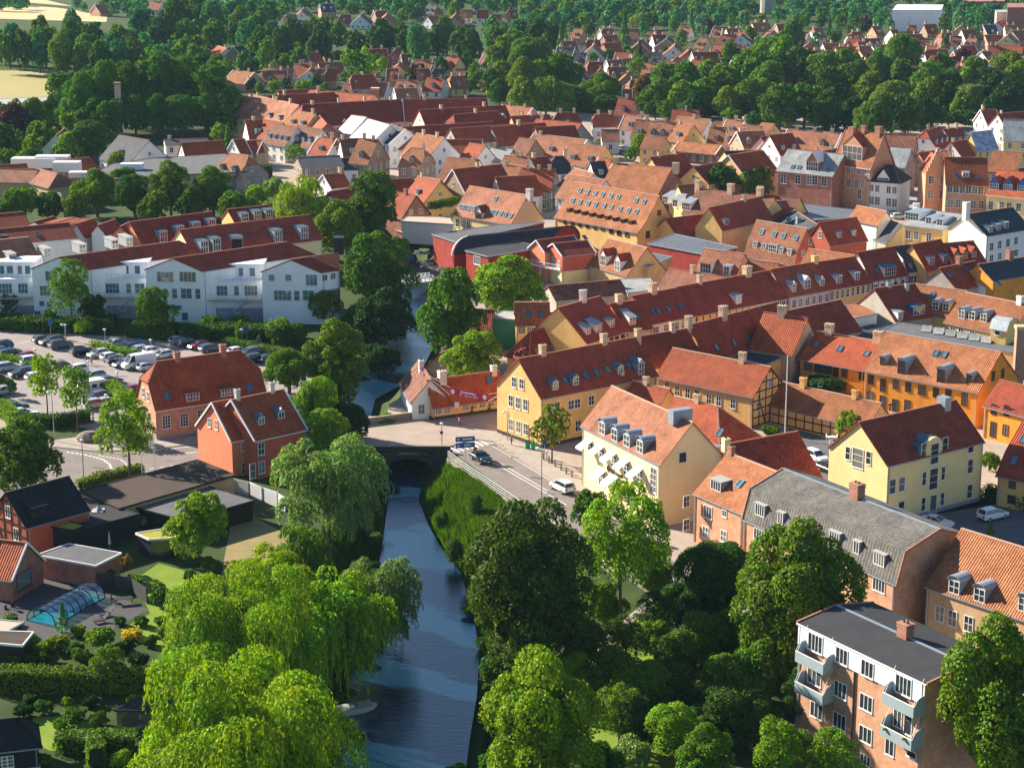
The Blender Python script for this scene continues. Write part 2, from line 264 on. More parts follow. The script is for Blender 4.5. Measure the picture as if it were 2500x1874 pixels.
# ---------------------------------------------------------------- mesh building
class MB:
    def __init__(s): s.v = []; s.f = []; s.m = []
    def face(s, pts, mi=0):
        i = len(s.v); s.v += [tuple(p) for p in pts]; s.f.append(tuple(range(i, i+len(pts)))); s.m.append(mi)
    def solid(s, base, off, mi=0):      # polygon 'base' swept by vector off
        b = [Vector(p) for p in base]; t = [p+off for p in b]; s.face(b[::-1], mi); s.face(t, mi)
        for i in range(len(b)):
            j = (i+1) % len(b); s.face([b[i], b[j], t[j], t[i]], mi)
    def box(s, c, dx, dy, dz, X=Vector((1, 0, 0)), Y=Vector((0, 1, 0)), Zv=Z, mi=0):   # c = centre of the bottom face
        c = Vector(c); s.solid([c-X*dx/2-Y*dy/2, c+X*dx/2-Y*dy/2, c+X*dx/2+Y*dy/2, c-X*dx/2+Y*dy/2], Zv*dz, mi)
    def bar(s, a, b, w, h=None, mi=0, up=Z):
        a = Vector(a); b = Vector(b); d = (b-a); h = h or w
        x = d.normalized(); y = up.cross(x)
        if y.length < 1e-3: y = Vector((1, 0, 0)).cross(x)
        y.normalize(); z = x.cross(y)
        s.solid([a-y*w/2-z*h/2, a+y*w/2-z*h/2, a+y*w/2+z*h/2, a-y*w/2+z*h/2], d, mi)
    def cyl(s, a, b, r0, r1=None, n=8, mi=0, cap=True):
        a = Vector(a); b = Vector(b); r1 = r0 if r1 is None else r1; d = (b-a).normalized()
        x = d.cross(Z);  x = Vector((1, 0, 0)) if x.length < 1e-3 else x.normalized(); y = d.cross(x)
        A = [a+(x*math.cos(k*2*math.pi/n)+y*math.sin(k*2*math.pi/n))*r0 for k in range(n)]
        B = [b+(x*math.cos(k*2*math.pi/n)+y*math.sin(k*2*math.pi/n))*r1 for k in range(n)]
        for k in range(n):
            j = (k+1) % n; s.face([A[k], A[j], B[j], B[k]], mi)
        if cap: s.face(A[::-1], mi); s.face(B, mi)
    def mesh(s, name, mats, org=Vector((0, 0, 0)), smooth=False):
        me = bpy.data.meshes.new(name); o = Vector(org)
        me.from_pydata([(p[0]-o.x, p[1]-o.y, p[2]-o.z) for p in s.v], [], s.f)
        for k in mats: me.materials.append(M(k))
        if len(mats) > 1: me.polygons.foreach_set('material_index', s.m)
        uvl = me.uv_layers.new(name='UVMap'); uvs = []
        for poly, f in zip(me.polygons, s.f):
            n = poly.normal
            if abs(n.z) > .985: ux, vx = Vector((1, 0, 0)), Vector((0, 1, 0))
            else: ux = Z.cross(n).normalized(); vx = n.cross(ux)
            for i in f:
                p = s.v[i]; uvs += [p[0]*ux.x+p[1]*ux.y+p[2]*ux.z, p[0]*vx.x+p[1]*vx.y+p[2]*vx.z]
        uvl.data.foreach_set('uv', uvs)
        if smooth: me.polygons.foreach_set('use_smooth', [True]*len(me.polygons))
        return me
    def build(s, name, mats, parent=None, org=None, smooth=False):
        if isinstance(mats, str): mats = [mats]
        if org is None: org = worg(parent) if parent else Vector((0, 0, 0))
        me = s.mesh(name, mats, org, smooth); o = bpy.data.objects.new(name, me); COL.objects.link(o)
        if parent: o.parent = parent
        else: o.location = org
        return o
def worg(o):
    p = Vector(o.location)
    while o.parent: o = o.parent; p += Vector(o.location)
    return p
def empty(name, loc, label=None, cat=None, group=None):
    o = bpy.data.objects.new(name, None); COL.objects.link(o); o.location = loc; o.empty_display_size = .5
    tag(o, label, cat, group); return o
def tag(o, label=None, cat=None, group=None, kind=None):
    if label: o['label'] = label
    if cat: o['category'] = cat
    if group: o['group'] = group
    if kind: o['kind'] = kind
    return o
def inst(name, me, parent, mat):       # an object using mesh data 'me', matrix in the parent's frame
    o = bpy.data.objects.new(name, me); COL.objects.link(o)
    if parent: o.parent = parent
    o.matrix_basis = mat; return o
def frame(o, x, y, z=Z):
    return Matrix(((x.x, y.x, z.x, o.x), (x.y, y.y, z.y, o.y), (x.z, y.z, z.z, o.z), (0, 0, 0, 1)))
MC = {}
def win_mesh(w, h, cols, rows, fr, gl='glass'):
    k = ('win', round(w, 2), round(h, 2), cols, rows, fr, gl)
    if k in MC: return MC[k]
    X = Vector((1, 0, 0)); a = MB(); t = .07 if w < 2 else .08; d = .07
    a.box((0, d/2, -t), w+2*t, d, t, X); a.box((0, d/2, h), w+2*t, d, t, X)
    for sx in (-1, 1): a.box((sx*(w+t)/2, d/2, 0), t, d, h, X)
    for i in range(1, cols): a.box((-w/2+w*i/cols, d/2+.003, 0), .06, d-.012, h, X)
    for i in range(1, rows): a.box((0, d/2+.002, h*i/rows-.03), w, d-.02, .05, X)
    a.box((0, d/2+.03, -t-.05), w+3*t, d+.06, .05, X)
    g = MB(); g.face([(-w/2, .015, 0), (w/2, .015, 0), (w/2, .015, h), (-w/2, .015, h)])
    MC[k] = (a.mesh('window', [fr]), g.mesh('pane', [gl])); return MC[k]
def win1_mesh(w, h, cols, rows, fr, gl='glass'):      # the same in one mesh, for windows that are sub-parts or tiny
    k = ('win1', round(w, 2), round(h, 2), cols, rows, fr, gl)
    if k in MC: return MC[k]
    X = Vector((1, 0, 0)); a = MB(); t = .08; d = .06
    a.box((0, d/2, -t), w+2*t, d, t, X); a.box((0, d/2, h), w+2*t, d, t, X)
    for sx in (-1, 1): a.box((sx*(w+t)/2, d/2, 0), t, d, h, X)
    for i in range(1, cols): a.box((-w/2+w*i/cols, d/2+.003, 0), .07, d-.012, h, X)
    for i in range(1, rows): a.box((0, d/2+.002, h*i/rows-.03), w, d-.02, .06, X)
    a.face([(-w/2, .015, 0), (w/2, .015, 0), (w/2, .015, h), (-w/2, .015, h)], 1)
    MC[k] = a.mesh('window', [fr, gl]); return MC[k]
def dormer_mesh(st, w, h, D, wallm, roofm):
    k = ('dor', st, round(w, 1), round(h, 1), round(D, 1), wallm, roofm)
    if k in MC: return MC[k]
    a = MB(); r = MB(); V = Vector; o = .14
    if st == 'g' or st == 't':      # little gable
        rh = w*.42 if st == 'g' else w*.7
        pts = [V((-w/2, 0, 0)), V((w/2, 0, 0)), V((w/2, 0, h)), V((0, 0, h+rh)), V((-w/2, 0, h))]
        a.solid(pts, V((0, -D, 0)))
        for s in (-1, 1):
            q = [V((0, o, h+rh+.08)), V((s*(w/2+o), o, h-.04)), V((s*(w/2+o), -D, h-.04)), V((0, -D, h+rh+.08))]
            r.solid(q, V((0, 0, -.07)))
    elif st == 'b' or st == 'a':    # barrel top
        rr = w/2; n = 7; arc = [V((math.cos(math.pi*i/n)*rr, 0, h+math.sin(math.pi*i/n)*rr*.62)) for i in range(n+1)]
        a.solid([V((-w/2, 0, 0)), V((w/2, 0, 0))]+arc, V((0, -D, 0)))
        for i in range(n):
            p, q = arc[i], arc[i+1]; k1 = 1.13
            P = V((p.x*k1, o*1.4, h+(p.z-h)*k1+.05)); Q = V((q.x*k1, o*1.4, h+(q.z-h)*k1+.05)); r.solid([P, Q, Q+V((0, -D, 0)), P+V((0, -D, 0))], V((0, 0, -.07)))
    elif st == 's':                 # shed roof running back into the slope
        a.solid([V((-w/2, 0, 0)), V((-w/2, 0, h)), V((-w/2, -D, h+D*.28)), V((-w/2, -D, 0))], V((w, 0, 0)))
        r.solid([V((-w/2-o, o*1.6, h)), V((w/2+o, o*1.6, h)), V((w/2+o, -D-.6, h+D*.30+.1)), V((-w/2-o, -D-.6, h+D*.30+.1))], V((0, 0, .1)))
    else:                           # flat
        a.solid([V((-w/2, 0, 0)), V((-w/2, 0, h)), V((-w/2, -D, h+.1)), V((-w/2, -D, 0))], V((w, 0, 0)))
        r.solid([V((-w/2-o, o, h+.02)), V((w/2+o, o, h+.02)), V((w/2+o, -D-.3, h+.14)), V((-w/2-o, -D-.3, h+.14))], V((0, 0, .1)))
    MC[k] = (a.mesh('dormer', [wallm]), r.mesh('dormer_roof', [roofm])); return MC[k]
def chim_mesh(sz, h, m, pot=True):
    k = ('ch', round(sz, 2), round(h, 1), m, pot)
    if k in MC: return MC[k]
    a = MB(); a.box((0, 0, -1.2), sz, sz*.8, h+1.2); a.box((0, 0, h*.78), sz+.12, sz*.8+.12, h*.1); a.box((0, 0, h), sz+.16, sz*.8+.16, .14)
    if pot:
        for x in (-.2, .2): a.cyl((x*sz, 0, h+.14), (x*sz, 0, h+.42), .11, .09, 6, 1)
    MC[k] = a.mesh('chimney', [m, 'dark_metal']); return MC[k]
def sky_mesh():
    if 'sky' in MC: return MC['sky']
    a = MB(); w, h = .78, 1.1
    for x in (-1, 1): a.box((x*(w/2+.04), 0, 0), .09, h+.16, .13)
    for y in (-1, 1): a.box((0, y*(h/2+.04), 0), w, .09, .13)
    a.face([(-w/2, -h/2, .06), (w/2, -h/2, .06), (w/2, h/2, .06), (-w/2, h/2, .06)], 1)
    MC['sky'] = a.mesh('skylight', ['zinc_dark', 'glass_blue']); return MC['sky']
# ---------------------------------------------------------------- houses
HOUSES = []
class House: pass
def house(q, mode, A, B, C, h, roof='tile_red', wall='yellow', name='house', label=None, cat='house', group='old town houses', hipA=None, hipB=None, prof=None,
          over=.35, W=(), D=(), S=(), CH=(), chm='chim_cream', aw=None, awfr='white_paint', cap='cap_dark', verge=None, cor=None, plinth=None, gut=True, tf=None, ac=0, ad=0, ads='g', storeys=None, skew=None):
    H = House(); a3 = G(q, A, h); b3 = G(q, B, h)
    ux = (b3-a3); ux.z = 0; L = ux.length; ux.normalize(); n = Vector((-ux.y, ux.x, 0))
    away = n.dot(Vector((a3.x, a3.y, 0))) > 0
    if (mode == 'e') != away: n = -n
    nf = n
    if skew: n = skew
    if C[0] == 'w': w2, rh = C[1], C[2]
    else:
        r = ray(q, C); sg = 1 if mode == 'e' else -1
        Am = Matrix(((n.x, 0, -r.x), (n.y, 0, -r.y), (0, sg, -r.z))); s = Am.inverted() @ (CAM-a3); w2, rh = s[0], s[1]
        H.raw = (round(w2, 1), round(rh, 1))
        if w2 < 0: n = -n; nf = n; w2 = -w2
        w2 = min(max(w2, 1.6), 9.5); rh = min(max(rh, .3), 8)
    gx = Vector((n.y, -n.x, 0)); gx = gx if gx.dot(ux) > 0 else -gx
    if mode == 'r':
        O = a3+n*w2; n = -n; nf = n; he = h-rh
    else: O = a3.copy(); he = h
    O.z = 0; H.__dict__.update(O=O, ux=ux, n=n, L=L, w2=w2, he=he, rh=rh, q=q)
    P = lambda u, v, z: O+ux*u+n*v+Z*z
    H.P = P
    ctr = P(L/2, w2, 0); root = empty(name, ctr, label, cat, group); H.root = root; HOUSES.append(H)
    pr = prof or [(0, 0), (1, 1)]; full = pr+[(2-f, z) for f, z in pr[-2::-1]]
    H.prof = pr
    # walls
    wl = MB(); tA = hipA[0] if hipA else 1; tB = hipB[0] if hipB else 1
    zb = -3.6; wl.face([P(0, 0, zb), P(L, 0, zb), P(L, 0, he), P(0, 0, he)]); wl.face([P(0, 2*w2, zb), P(0, 2*w2, he), P(L, 2*w2, he), P(L, 2*w2, zb)])
    for u, t in ((0, tA), (L, tB)):
        if t < 1: g = [P(u, 0, zb), P(u, 0, he)]+([P(u, t*w2, he+t*rh), P(u, 2*w2-t*w2, he+t*rh)] if t > 0 else [])+[P(u, 2*w2, he), P(u, 2*w2, zb)]
        else: g = [P(u, 0, zb)]+[P(u, f*w2, he+z*rh) for f, z in full]+[P(u, 2*w2, zb)]
        wl.face(g)
    H.wall = wl.build('wall', wall, root)
    # roof slab
    og = .22; ra = .12; sl0 = (pr[1][1]-pr[0][1])*rh/max(.01, (pr[1][0]-pr[0][0])*w2)
    tops = []
    e0 = (-over, he-over*sl0+ra)
    if hipA or hipB:
        dA = hipA[1] if hipA else 0; dB = hipB[1] if hipB else 0
        def side(f):
            pts = [(-og if tA > 0 else -over, e0[0], e0[1]), (L+(og if tB > 0 else over), e0[0], e0[1])]
            if tB < 1:
                if tB > 0: pts.append((L+og, tB*w2, he+tB*rh+ra))
                pts.append((L-dB, w2, he+rh+ra))
            else: pts.append((L+og, w2, he+rh+ra))
            if tA < 1:
                pts.append((dA, w2, he+rh+ra))
                if tA > 0: pts.append((-og, tA*w2, he+tA*rh+ra))
            else: pts.append((-og, w2, he+rh+ra))
            return [P(u, f(v), z) for u, v, z in pts]
        tops.append(side(lambda v: v)); tops.append(side(lambda v: 2*w2-v)[::-1])
        for end, t, d in ((0, tA, dA), (1, tB, dB)):
            if t < 1:
                uu = (lambda x: x) if end == 0 else (lambda x: L-x)
                if t > 0: tops.append([P(uu(-og), t*w2, he+t*rh+ra), P(uu(d), w2, he+rh+ra), P(uu(-og), 2*w2-t*w2, he+t*rh+ra)])
                else: tops.append([P(uu(-over), -over, e0[1]), P(uu(d), w2, he+rh+ra), P(uu(-over), 2*w2+over, e0[1])])
    else:
        pts = [(e0[0], e0[1])]+[(f*w2, he+z*rh+ra) for f, z in pr[1:]]
        for (v0, z0), (v1, z1) in zip(pts, pts[1:]):
            tops.append([P(-og, v0, z0), P(L+og, v0, z0), P(L+og, v1, z1), P(-og, v1, z1)])
            tops.append([P(-og, 2*w2-v0, z0), P(-og, 2*w2-v1, z1), P(L+og, 2*w2-v1, z1), P(L+og, 2*w2-v0, z0)])
    rf = MB()
    for t in tops: rf.solid(t, Vector((0, 0, -.18)))
    H.roof = rf.build('roof', roof, root)
    if cap:
        c = MB(); dA = hipA[1] if hipA else -og; dB = hipB[1] if hipB else -og
        c.bar(P(dA, w2, he+rh+ra+.02), P(L-dB, w2, he+rh+ra+.02), .26, .14)
        for end, hp in ((0, hipA), (1, hipB)):
            if hp:
                uu = (lambda x: x) if end == 0 else (lambda x: L-x); t, d = hp
                for v in (t*w2, 2*w2-t*w2): c.bar(P(uu(-og if t else -over), v if t else (-over if v == 0 else 2*w2+over), (he+t*rh if t else e0[1]-ra)+ra), P(uu(d), w2, he+rh+ra), .2, .12)
        c.build('ridge_cap', cap, root)
    if verge:
        for u in (-og-.02, L+og+.02):
            c = MB()
            for (v0, z0), (v1, z1) in zip(full, full[1:]):
                aa = P(u, v0*w2-(over if v0 == 0 else 0), he+z0*rh-(over*sl0 if v0 == 0 else 0)+ra); bb = P(u, v1*w2+(over if v1 == 2 else 0), he+z1*rh-(over*sl0 if v1 == 2 else 0)+ra); c.bar(aa, bb, .2, .24)
            c.build('verge_board', verge, root)
    if gut:
        c = MB(); c.bar(P(-og, -over-.07, e0[1]-.12), P(L+og, -over-.07, e0[1]-.12), .13, .11); c.build('gutter', cor or 'zinc', root)
    if FPX/proj(ctr)[2] > 9 and L > 4:
        for u in (.25, L-.25):
            c = MB(); c.bar(P(u, -.09, .1), P(u, -.09, he-.2), .1); c.build('downpipe', 'zinc', root)
    if plinth:
        c = MB(); c.solid([P(-.05, -.05, 0), P(L+.05, -.05, 0), P(L+.05, 2*w2+.05, 0), P(-.05, 2*w2+.05, 0)], Vector((0, 0, .55))); c.build('plinth', plinth, root)
    # facade frames
    def fc(face):
        if face == 'f': return P(0, 0, 0), -nf, ux
        if face == 'k': return P(0, 2*w2, 0), nf, ux
        if face == 'g': return P(0, 0, 0), -gx, n
        return P(L, 0, 0), gx, n
    def put(me, pos, out, nm='window', par=root):
        x = out.cross(Z); return inst(nm, me, par, frame(pos-worg(par), x, out))
    H.put = put; H.fc = fc
    def hit(face, p):
        P0, out, ax = fc(face); return plane_hit(q, p, P0, out), out
    H.hit = hit
    def addwin(face, w, hh, pos, out, fr='white_paint', cr=None, gl='glass'):
        cols, rows = cr or (2 if w < 1.6 else 3, 2 if hh > 1.1 else 1)
        if w < .55: cols = 1
        a, g = win_mesh(w, hh, cols, rows, fr, gl); wo_ = put(a, pos-Z*hh/2, out)
        go = bpy.data.objects.new('pane', g); COL.objects.link(go); go.parent = wo_
    H.addwin = addwin
    for e in W:
        face, w, hh, ps = e[:4]; k = e[4] if len(e) > 4 else {}
        cnt = k.get('n', 0)
        if cnt:
            p0, out = hit(face, ps[0]); p1, _ = hit(face, ps[1]); pos = [p0+(p1-p0)*i/(cnt-1) for i in range(cnt)]
        else: pos = [hit(face, p)[0] for p in ps]
        for p in pos: addwin(face, w, hh, p, out if cnt else fc(face)[1], k.get('fr', 'white_paint'), k.get('cr'), k.get('gl', 'glass'))
    # roof plane hits
    def rhit(p, side=0):
        pts = [(f*w2, he+z*rh) for f, z in pr]
        best = None
        for (v0, z0), (v1, z1) in zip(pts, pts[1:]):
            d = (nf*(v1-v0)*n.dot(nf)+Z*(z1-z0)).normalized(); nn = ux.cross(d); X = plane_hit(q, p, P(0, v0, z0), nn); vv = (X-O).dot(nf)/n.dot(nf)
            if v0-.3 <= vv <= v1+.3: best = (X, d, nn if nn.z > 0 else -nn); break
            if best is None or abs(vv-w2/2) < best[3]: best = (X, d, nn if nn.z > 0 else -nn, abs(vv-w2/2))
        return best[0], best[1], best[2]
    def addsky(X, d, nn):
        x = d.cross(nn); inst('skylight', sky_mesh(), root, frame(X+nn*.12-ctr, x, d, nn))
    for p in S:
        X, d, nn = rhit(p); addsky(X, d, nn)
    def adddorm(st, w, hh, X, d, wm='zinc', rm='zinc_dark', fr='white_paint', cr=None, gl='glass'):
        sl = d.z/max(.1, math.hypot(d.x, d.y)); Dp = min(7, (hh+(.4*w if st in 'gtba' else .1))/max(sl, .3)+.2)
        if st == 's': Dp = min(6, hh/max(.25, sl-.28))
        a, r = dormer_mesh(st, w, hh, Dp, wm, rm); do = put(a, X, -nf, 'dormer')
        ro = bpy.data.objects.new('dormer_roof', r); COL.objects.link(ro); ro.parent = do
        ww, wh = w-.3, hh-.22
        cols, rows = cr or (max(2, int(w/.6)), 2 if wh > 1 else 1)
        wo_ = bpy.data.objects.new('window', win1_mesh(ww, wh, cols, rows, fr, gl)); COL.objects.link(wo_); wo_.parent = do; wo_.location = (0, .0, .14)
    H.adddorm = adddorm
    for e in D:
        st, w, hh, ps = e[:4]; k = e[4] if len(e) > 4 else {}
        if 'n' in k:
            X0, d, nn = rhit(ps[0]); X1, _, _ = rhit(ps[1]); n_ = k['n']; k = {a: b for a, b in k.items() if a != 'n'}
            for i in range(n_): adddorm(st, w, hh, X0+(X1-X0)*i/(n_-1), d, **k)
        else:
            for p in ps:
                X, d, nn = rhit(p); adddorm(st, w, hh, X, d, **k)
    def addch(pos, sz, hh): inst('chimney', chim_mesh(sz, hh, chm), root, frame(pos-ctr, ux, Z.cross(ux)))
    for e in CH:
        p = e[:2]; sz = e[2] if len(e) > 2 else .8; hh = e[3] if len(e) > 3 else 1.3
        X = plane_hit(q, p, P(0, w2, 0), nf)
        if X.z < he+rh-1.0: X = rhit(p)[0]
        else: X.z = he+rh
        addch(X, sz, hh)
    rr = random.Random(int(ctr.x*13+ctr.y*7))
    if ac:
        for i in range(ac): addch(P(L*((i+.5)/ac if ac > 1 else rr.choice([.12, .5, .85])), w2, he+rh), rr.uniform(.6, .9), rr.uniform(.9, 1.5))
    if ad:
        d = (n*w2+Z*rh).normalized()
        for i in range(ad):
            u = L*(i+.5)/ad; adddorm(ads, 1.2, 1.2, P(u, w2*.25, he+rh*.25), d)
    if aw is not None:
        st = storeys or max(1, int(he/2.7)); sh = he/st
        for face in aw:
            P0, out, ax = fc(face)
            ln = L if face in 'fk' else 2*w2; k = max(1, int(ln/2.7)); wh = min(1.45, sh*.5)
            for j in range(st):
                for i in range(k):
                    a_ = P0+ax*(ln*(i+.5)/k)+Z*(sh*(j+.55)); addwin(face, .95 if ln/k > 1.8 else .7, wh, a_, out, awfr)
            if face in 'gh' and rh > 2.6 and not prof: addwin(face, .8, 1.0, P0+ax*w2+Z*(he+rh*.38), out, awfr)
    H.tf = tf
    if tf:
        for face, mat in tf: timber(H, face, mat)
    return H
def timber(H, face, mat, par=None):
    P0, out, ax = H.fc(face); he, rh, w2 = H.he, H.rh, H.w2; ln = H.L if face in 'fk' else 2*w2; t = MB(); o = out*.03
    gable = face in 'gh'
    zt = lambda a: he+(rh*(1-abs(a-w2)/w2) if gable else 0)-.1
    def B_(a0, z0, a1, z1, w=.18): t.bar(P0+ax*a0+Z*z0+o, P0+ax*a1+Z*z1+o, w, .08, up=out)
    k = max(3, int(ln/1.6))
    for i in range(k+1):
        a = .1+(ln-.2)*i/k; B_(a, .2, a, max(zt(a), .4))
    z = .3; lv = 0
    while z < he+(rh if gable else 0)-.6:
        m = max(.1, (z-he)/rh*w2) if (gable and z > he) else .1
        B_(m, z, ln-m, z, .2); z += 1.35; lv += 1
    if gable:
        B_(0, he, w2, he+rh-.1); B_(ln, he, w2, he+rh-.1)
        B_(w2*.35, he-.1, w2*.8, .4); B_(w2*1.65, he-.1, w2*1.2, .4)
    t.build('timber_frame', mat, H.root)
def flat(q, pts, h, roof='felt_dark', wall='brick', name='flat_building', label=None, cat='building', group=None, rim='zinc', z0=0.0, rimh=.25, aw=None, storeys=1, slope=None):
    """flat or gently sloping roof from the pixel corners; three corners make a parallelogram"""
    P3 = [G(q, p, h) for p in pts]
    if len(P3) == 3: P3.append(P3[0]+P3[2]-P3[1])
    c = sum(P3, Vector())/len(P3); c.z = z0
    if sum((P3[i].x*P3[(i+1) % len(P3)].y-P3[(i+1) % len(P3)].x*P3[i].y) for i in range(len(P3))) < 0: P3 = P3[::-1]
    root = empty(name, c, label, cat, group)
    wl = MB(); n = len(P3)
    for i in range(n):
        a, b = P3[i], P3[(i+1) % n]; wl.face([(a.x, a.y, z0), (b.x, b.y, z0), (b.x, b.y, h), (a.x, a.y, h)])
    wl.build('wall', wall, root)
    rf = MB(); big = [c2+(Vector((c2.x-c.x, c2.y-c.y, 0)).normalized()*.25) for c2 in P3]
    rf.solid([p-Z*.02 for p in big], Vector((0, 0, .16))); rf.build('roof', roof, root)
    rm = MB()
    for i in range(n): rm.bar(big[i]+Z*(rimh/2-.02), big[(i+1) % n]+Z*(rimh/2-.02), .16, rimh)
    rm.build('roof_edge', rim, root)
    F = House(); F.root = root; F.P3 = P3; F.h = h; F.c = c
    if aw:
        for i in range(n):
            a, b = P3[i], P3[(i+1) % n]; d = (b-a); ln = d.length; d.normalize(); out = d.cross(Z)
            if out.dot(CAM-a) < 0: continue
            k = max(1, int(ln/2.8)); sh = h/storeys
            for j in range(storeys):
                for m in range(k):
                    pos = Vector((a.x, a.y, 0))+d*(ln*(m+.5)/k)+Z*(sh*(j+.3)); x = out.cross(Z)
                    A_, g = win_mesh(1.0, min(1.4, sh*.5), 2, 2, 'white_paint'); wo_ = inst('window', A_, root, frame(pos-c, x, out)); go = bpy.data.objects.new('pane', g); COL.objects.link(go); go.parent = wo_
    return F
def sheet(name, q, pts, mat, z, kind='structure', world=None):
    m = MB(); P3 = [G(q, p, z) for p in pts] if world is None else [Vector((x, y, z)) for x, y in world]
    if sum((P3[i].x*P3[(i+1) % len(P3)].y-P3[(i+1) % len(P3)].x*P3[i].y) for i in range(len(P3))) < 0: P3 = P3[::-1]
    m.face(P3); o = m.build(name, mat); tag(o, kind=kind); return o
# ---------------------------------------------------------------- ground, river, roads
RIV = [(790,1990),(800,1750),(825,1650),(850,1550),(880,1450),(905,1350),(925,1218),(900,1130),(850,1040),(815,960),(830,900),(885,855),(930,800),(960,745),(970,690),(960,640),(950,600),
       (1010,600),(1030,640),(1060,690),(1068,745),(1085,800),(1075,850),(1050,900),(1000,940),(935,975),(925,1020),(985,1100),(1052,1190),(1045,1218),(1069,1277),(1098,1329),(1150,1394),(1185,1500),(1200,1600),(1195,1700),(1180,1800),(1150,1990)]
RW = np.array([(G('N', p, WL).x, G('N', p, WL).y) for p in RIV])
def poly_sd(X, Y, P):
    x = X.ravel(); y = Y.ravel(); ins = np.zeros(x.shape, bool); dm = np.full(x.shape, 1e9); n = len(P)
    for i in range(n):
        x1, y1 = P[i]; x2, y2 = P[(i+1) % n]
        c = (y1 > y) != (y2 > y); xx = (x2-x1)*(y-y1)/((y2-y1) if abs(y2-y1) > 1e-9 else 1e-9)+x1; ins ^= c & (x < xx)
        dx, dy = x2-x1, y2-y1; t = np.clip(((x-x1)*dx+(y-y1)*dy)/(dx*dx+dy*dy), 0, 1); dm = np.minimum(dm, np.hypot(x-x1-t*dx, y-y1-t*dy))
    return np.where(ins, -dm, dm).reshape(X.shape)
def mk_ground():
    xs = np.concatenate([[-4000, -2500, -1500, -900, -500, -250, -120], np.arange(-70, 31, 1.25), [45, 80, 150, 300, 600, 1000, 1800, 3000, 4000]])
    ys = np.concatenate([[-600, -100, 60, 120], np.arange(165, 480, 1.25), [500, 560, 700, 900, 1200, 1600, 2400, 4000, 6500]])
    X, Y = np.meshgrid(xs, ys); d = poly_sd(X, Y, RW); Zg = bank_z(d)
    ny, nx = X.shape; me = bpy.data.meshes.new('ground')
    co = np.stack([X.ravel(), Y.ravel(), Zg.ravel()], 1); idx = np.arange(nx*ny).reshape(ny, nx)
    f = np.stack([idx[:-1, :-1], idx[:-1, 1:], idx[1:, 1:], idx[1:, :-1]], -1).reshape(-1, 4)
    me.vertices.add(len(co)); me.vertices.foreach_set('co', co.ravel()); me.loops.add(f.size); me.loops.foreach_set('vertex_index', f.ravel())
    me.polygons.add(len(f)); me.polygons.foreach_set('loop_start', np.arange(0, f.size, 4)); me.update(); me.materials.append(M('grass_wild'))
    o = bpy.data.objects.new('ground', me); COL.objects.link(o); tag(o, kind='structure')
mk_ground()
wm = MB(); W3 = [G('N', p, WL) for p in RIV]; cc = sum(W3, Vector())/len(W3)
# water sheet a little wider than the river outline, it ends inside the banks
big = []
for i, p in enumerate(W3):
    a = W3[i-1]; b = W3[(i+1) % len(W3)]; t = (b-a).normalized(); nrm = Vector((t.y, -t.x, 0)); big.append(p+nrm*(1.4))
wm.face(big if True else W3); wo_ = wm.build('river_water', 'water'); tag(wo_, kind='structure')
# paved town ground (one sheet), roads and yards on it
sheet('town_ground', 'N', [(1100,1085),(1180,1150),(1330,1255),(1480,1370),(1640,1440),(1800,1560),(1940,1660),(2100,2050),(2600,2050),(2750,1500),(2650,900),(2600,300),(2300,262),(1700,285),(1200,270),(560,240),(560,330),(700,480),(960,560),(1060,600),(1085,700),(1110,780),(1085,900),(1010,955),(950,985),(945,1015),(1050,1040)], 'cobble', .006)
sheet('market_pavement', 'Q4', [(300,1640),(420,1500),(1500,1500),(2300,1560),(2300,1700)], 'paving', .012)
sheet('courtyard', 'B4', [(380,560),(560,600),(760,700),(900,830),(1080,1280),(1820,1090),(1960,1060),(2149,1100),(2300,1500),(1800,1420),(1200,1330),(760,1100),(480,800)], 'courtyard', .012)
sheet('courtyard', 'Q8', [(280,1400),(520,1330),(900,1560),(1100,1640),(1000,1700),(300,1600)], 'courtyard', .012)
# main road past the bank, bridge deck road, roundabout road
sheet('road', 'N', [(1103,1101),(1200,1172),(1300,1245),(1400,1318),(1520,1405),(1660,1500),(1760,1455),(1600,1335),(1500,1267),(1408,1206),(1307,1147),(1213,1085),(1175,1062),(1130,1072)], 'asphalt', .014)
sheet('road', 'B1', [(-300,1120),(150,1010),(330,912),(420,893),(740,927),(1190,905),(1500,865),(2100,905),(2700,905),(2700,1010),(2050,1020),(1480,1030),(1060,1105),(860,1150),(590,1225),(420,1290),(100,1330),(-300,1400)], 'asphalt', .014)
sheet('pavement', 'B1', [(350,905),(400,840),(560,820),(760,770),(1000,830),(1180,835),(1480,800),(1500,862),(1190,902),(740,924),(420,890)], 'paving', .010)
sheet('pavement', 'B3', [(0,830),(60,800),(330,900),(430,880),(690,1165),(760,1280),(640,1260),(330,1070),(45,880)], 'paving', .018)
sheet('parking_lot', 'N', [(-90,800),(90,806),(330,826),(560,836),(720,880),(800,960),(640,975),(420,990),(345,960),(322,1010),(300,1050),(215,1046),(130,1030),(60,985),(-90,930)], 'asphalt_pale', .009)
sheet('footpath', 'B1', [(-40,660),(20,690),(150,790),(400,860),(350,905),(120,840),(-60,740)], 'gravel', .012)
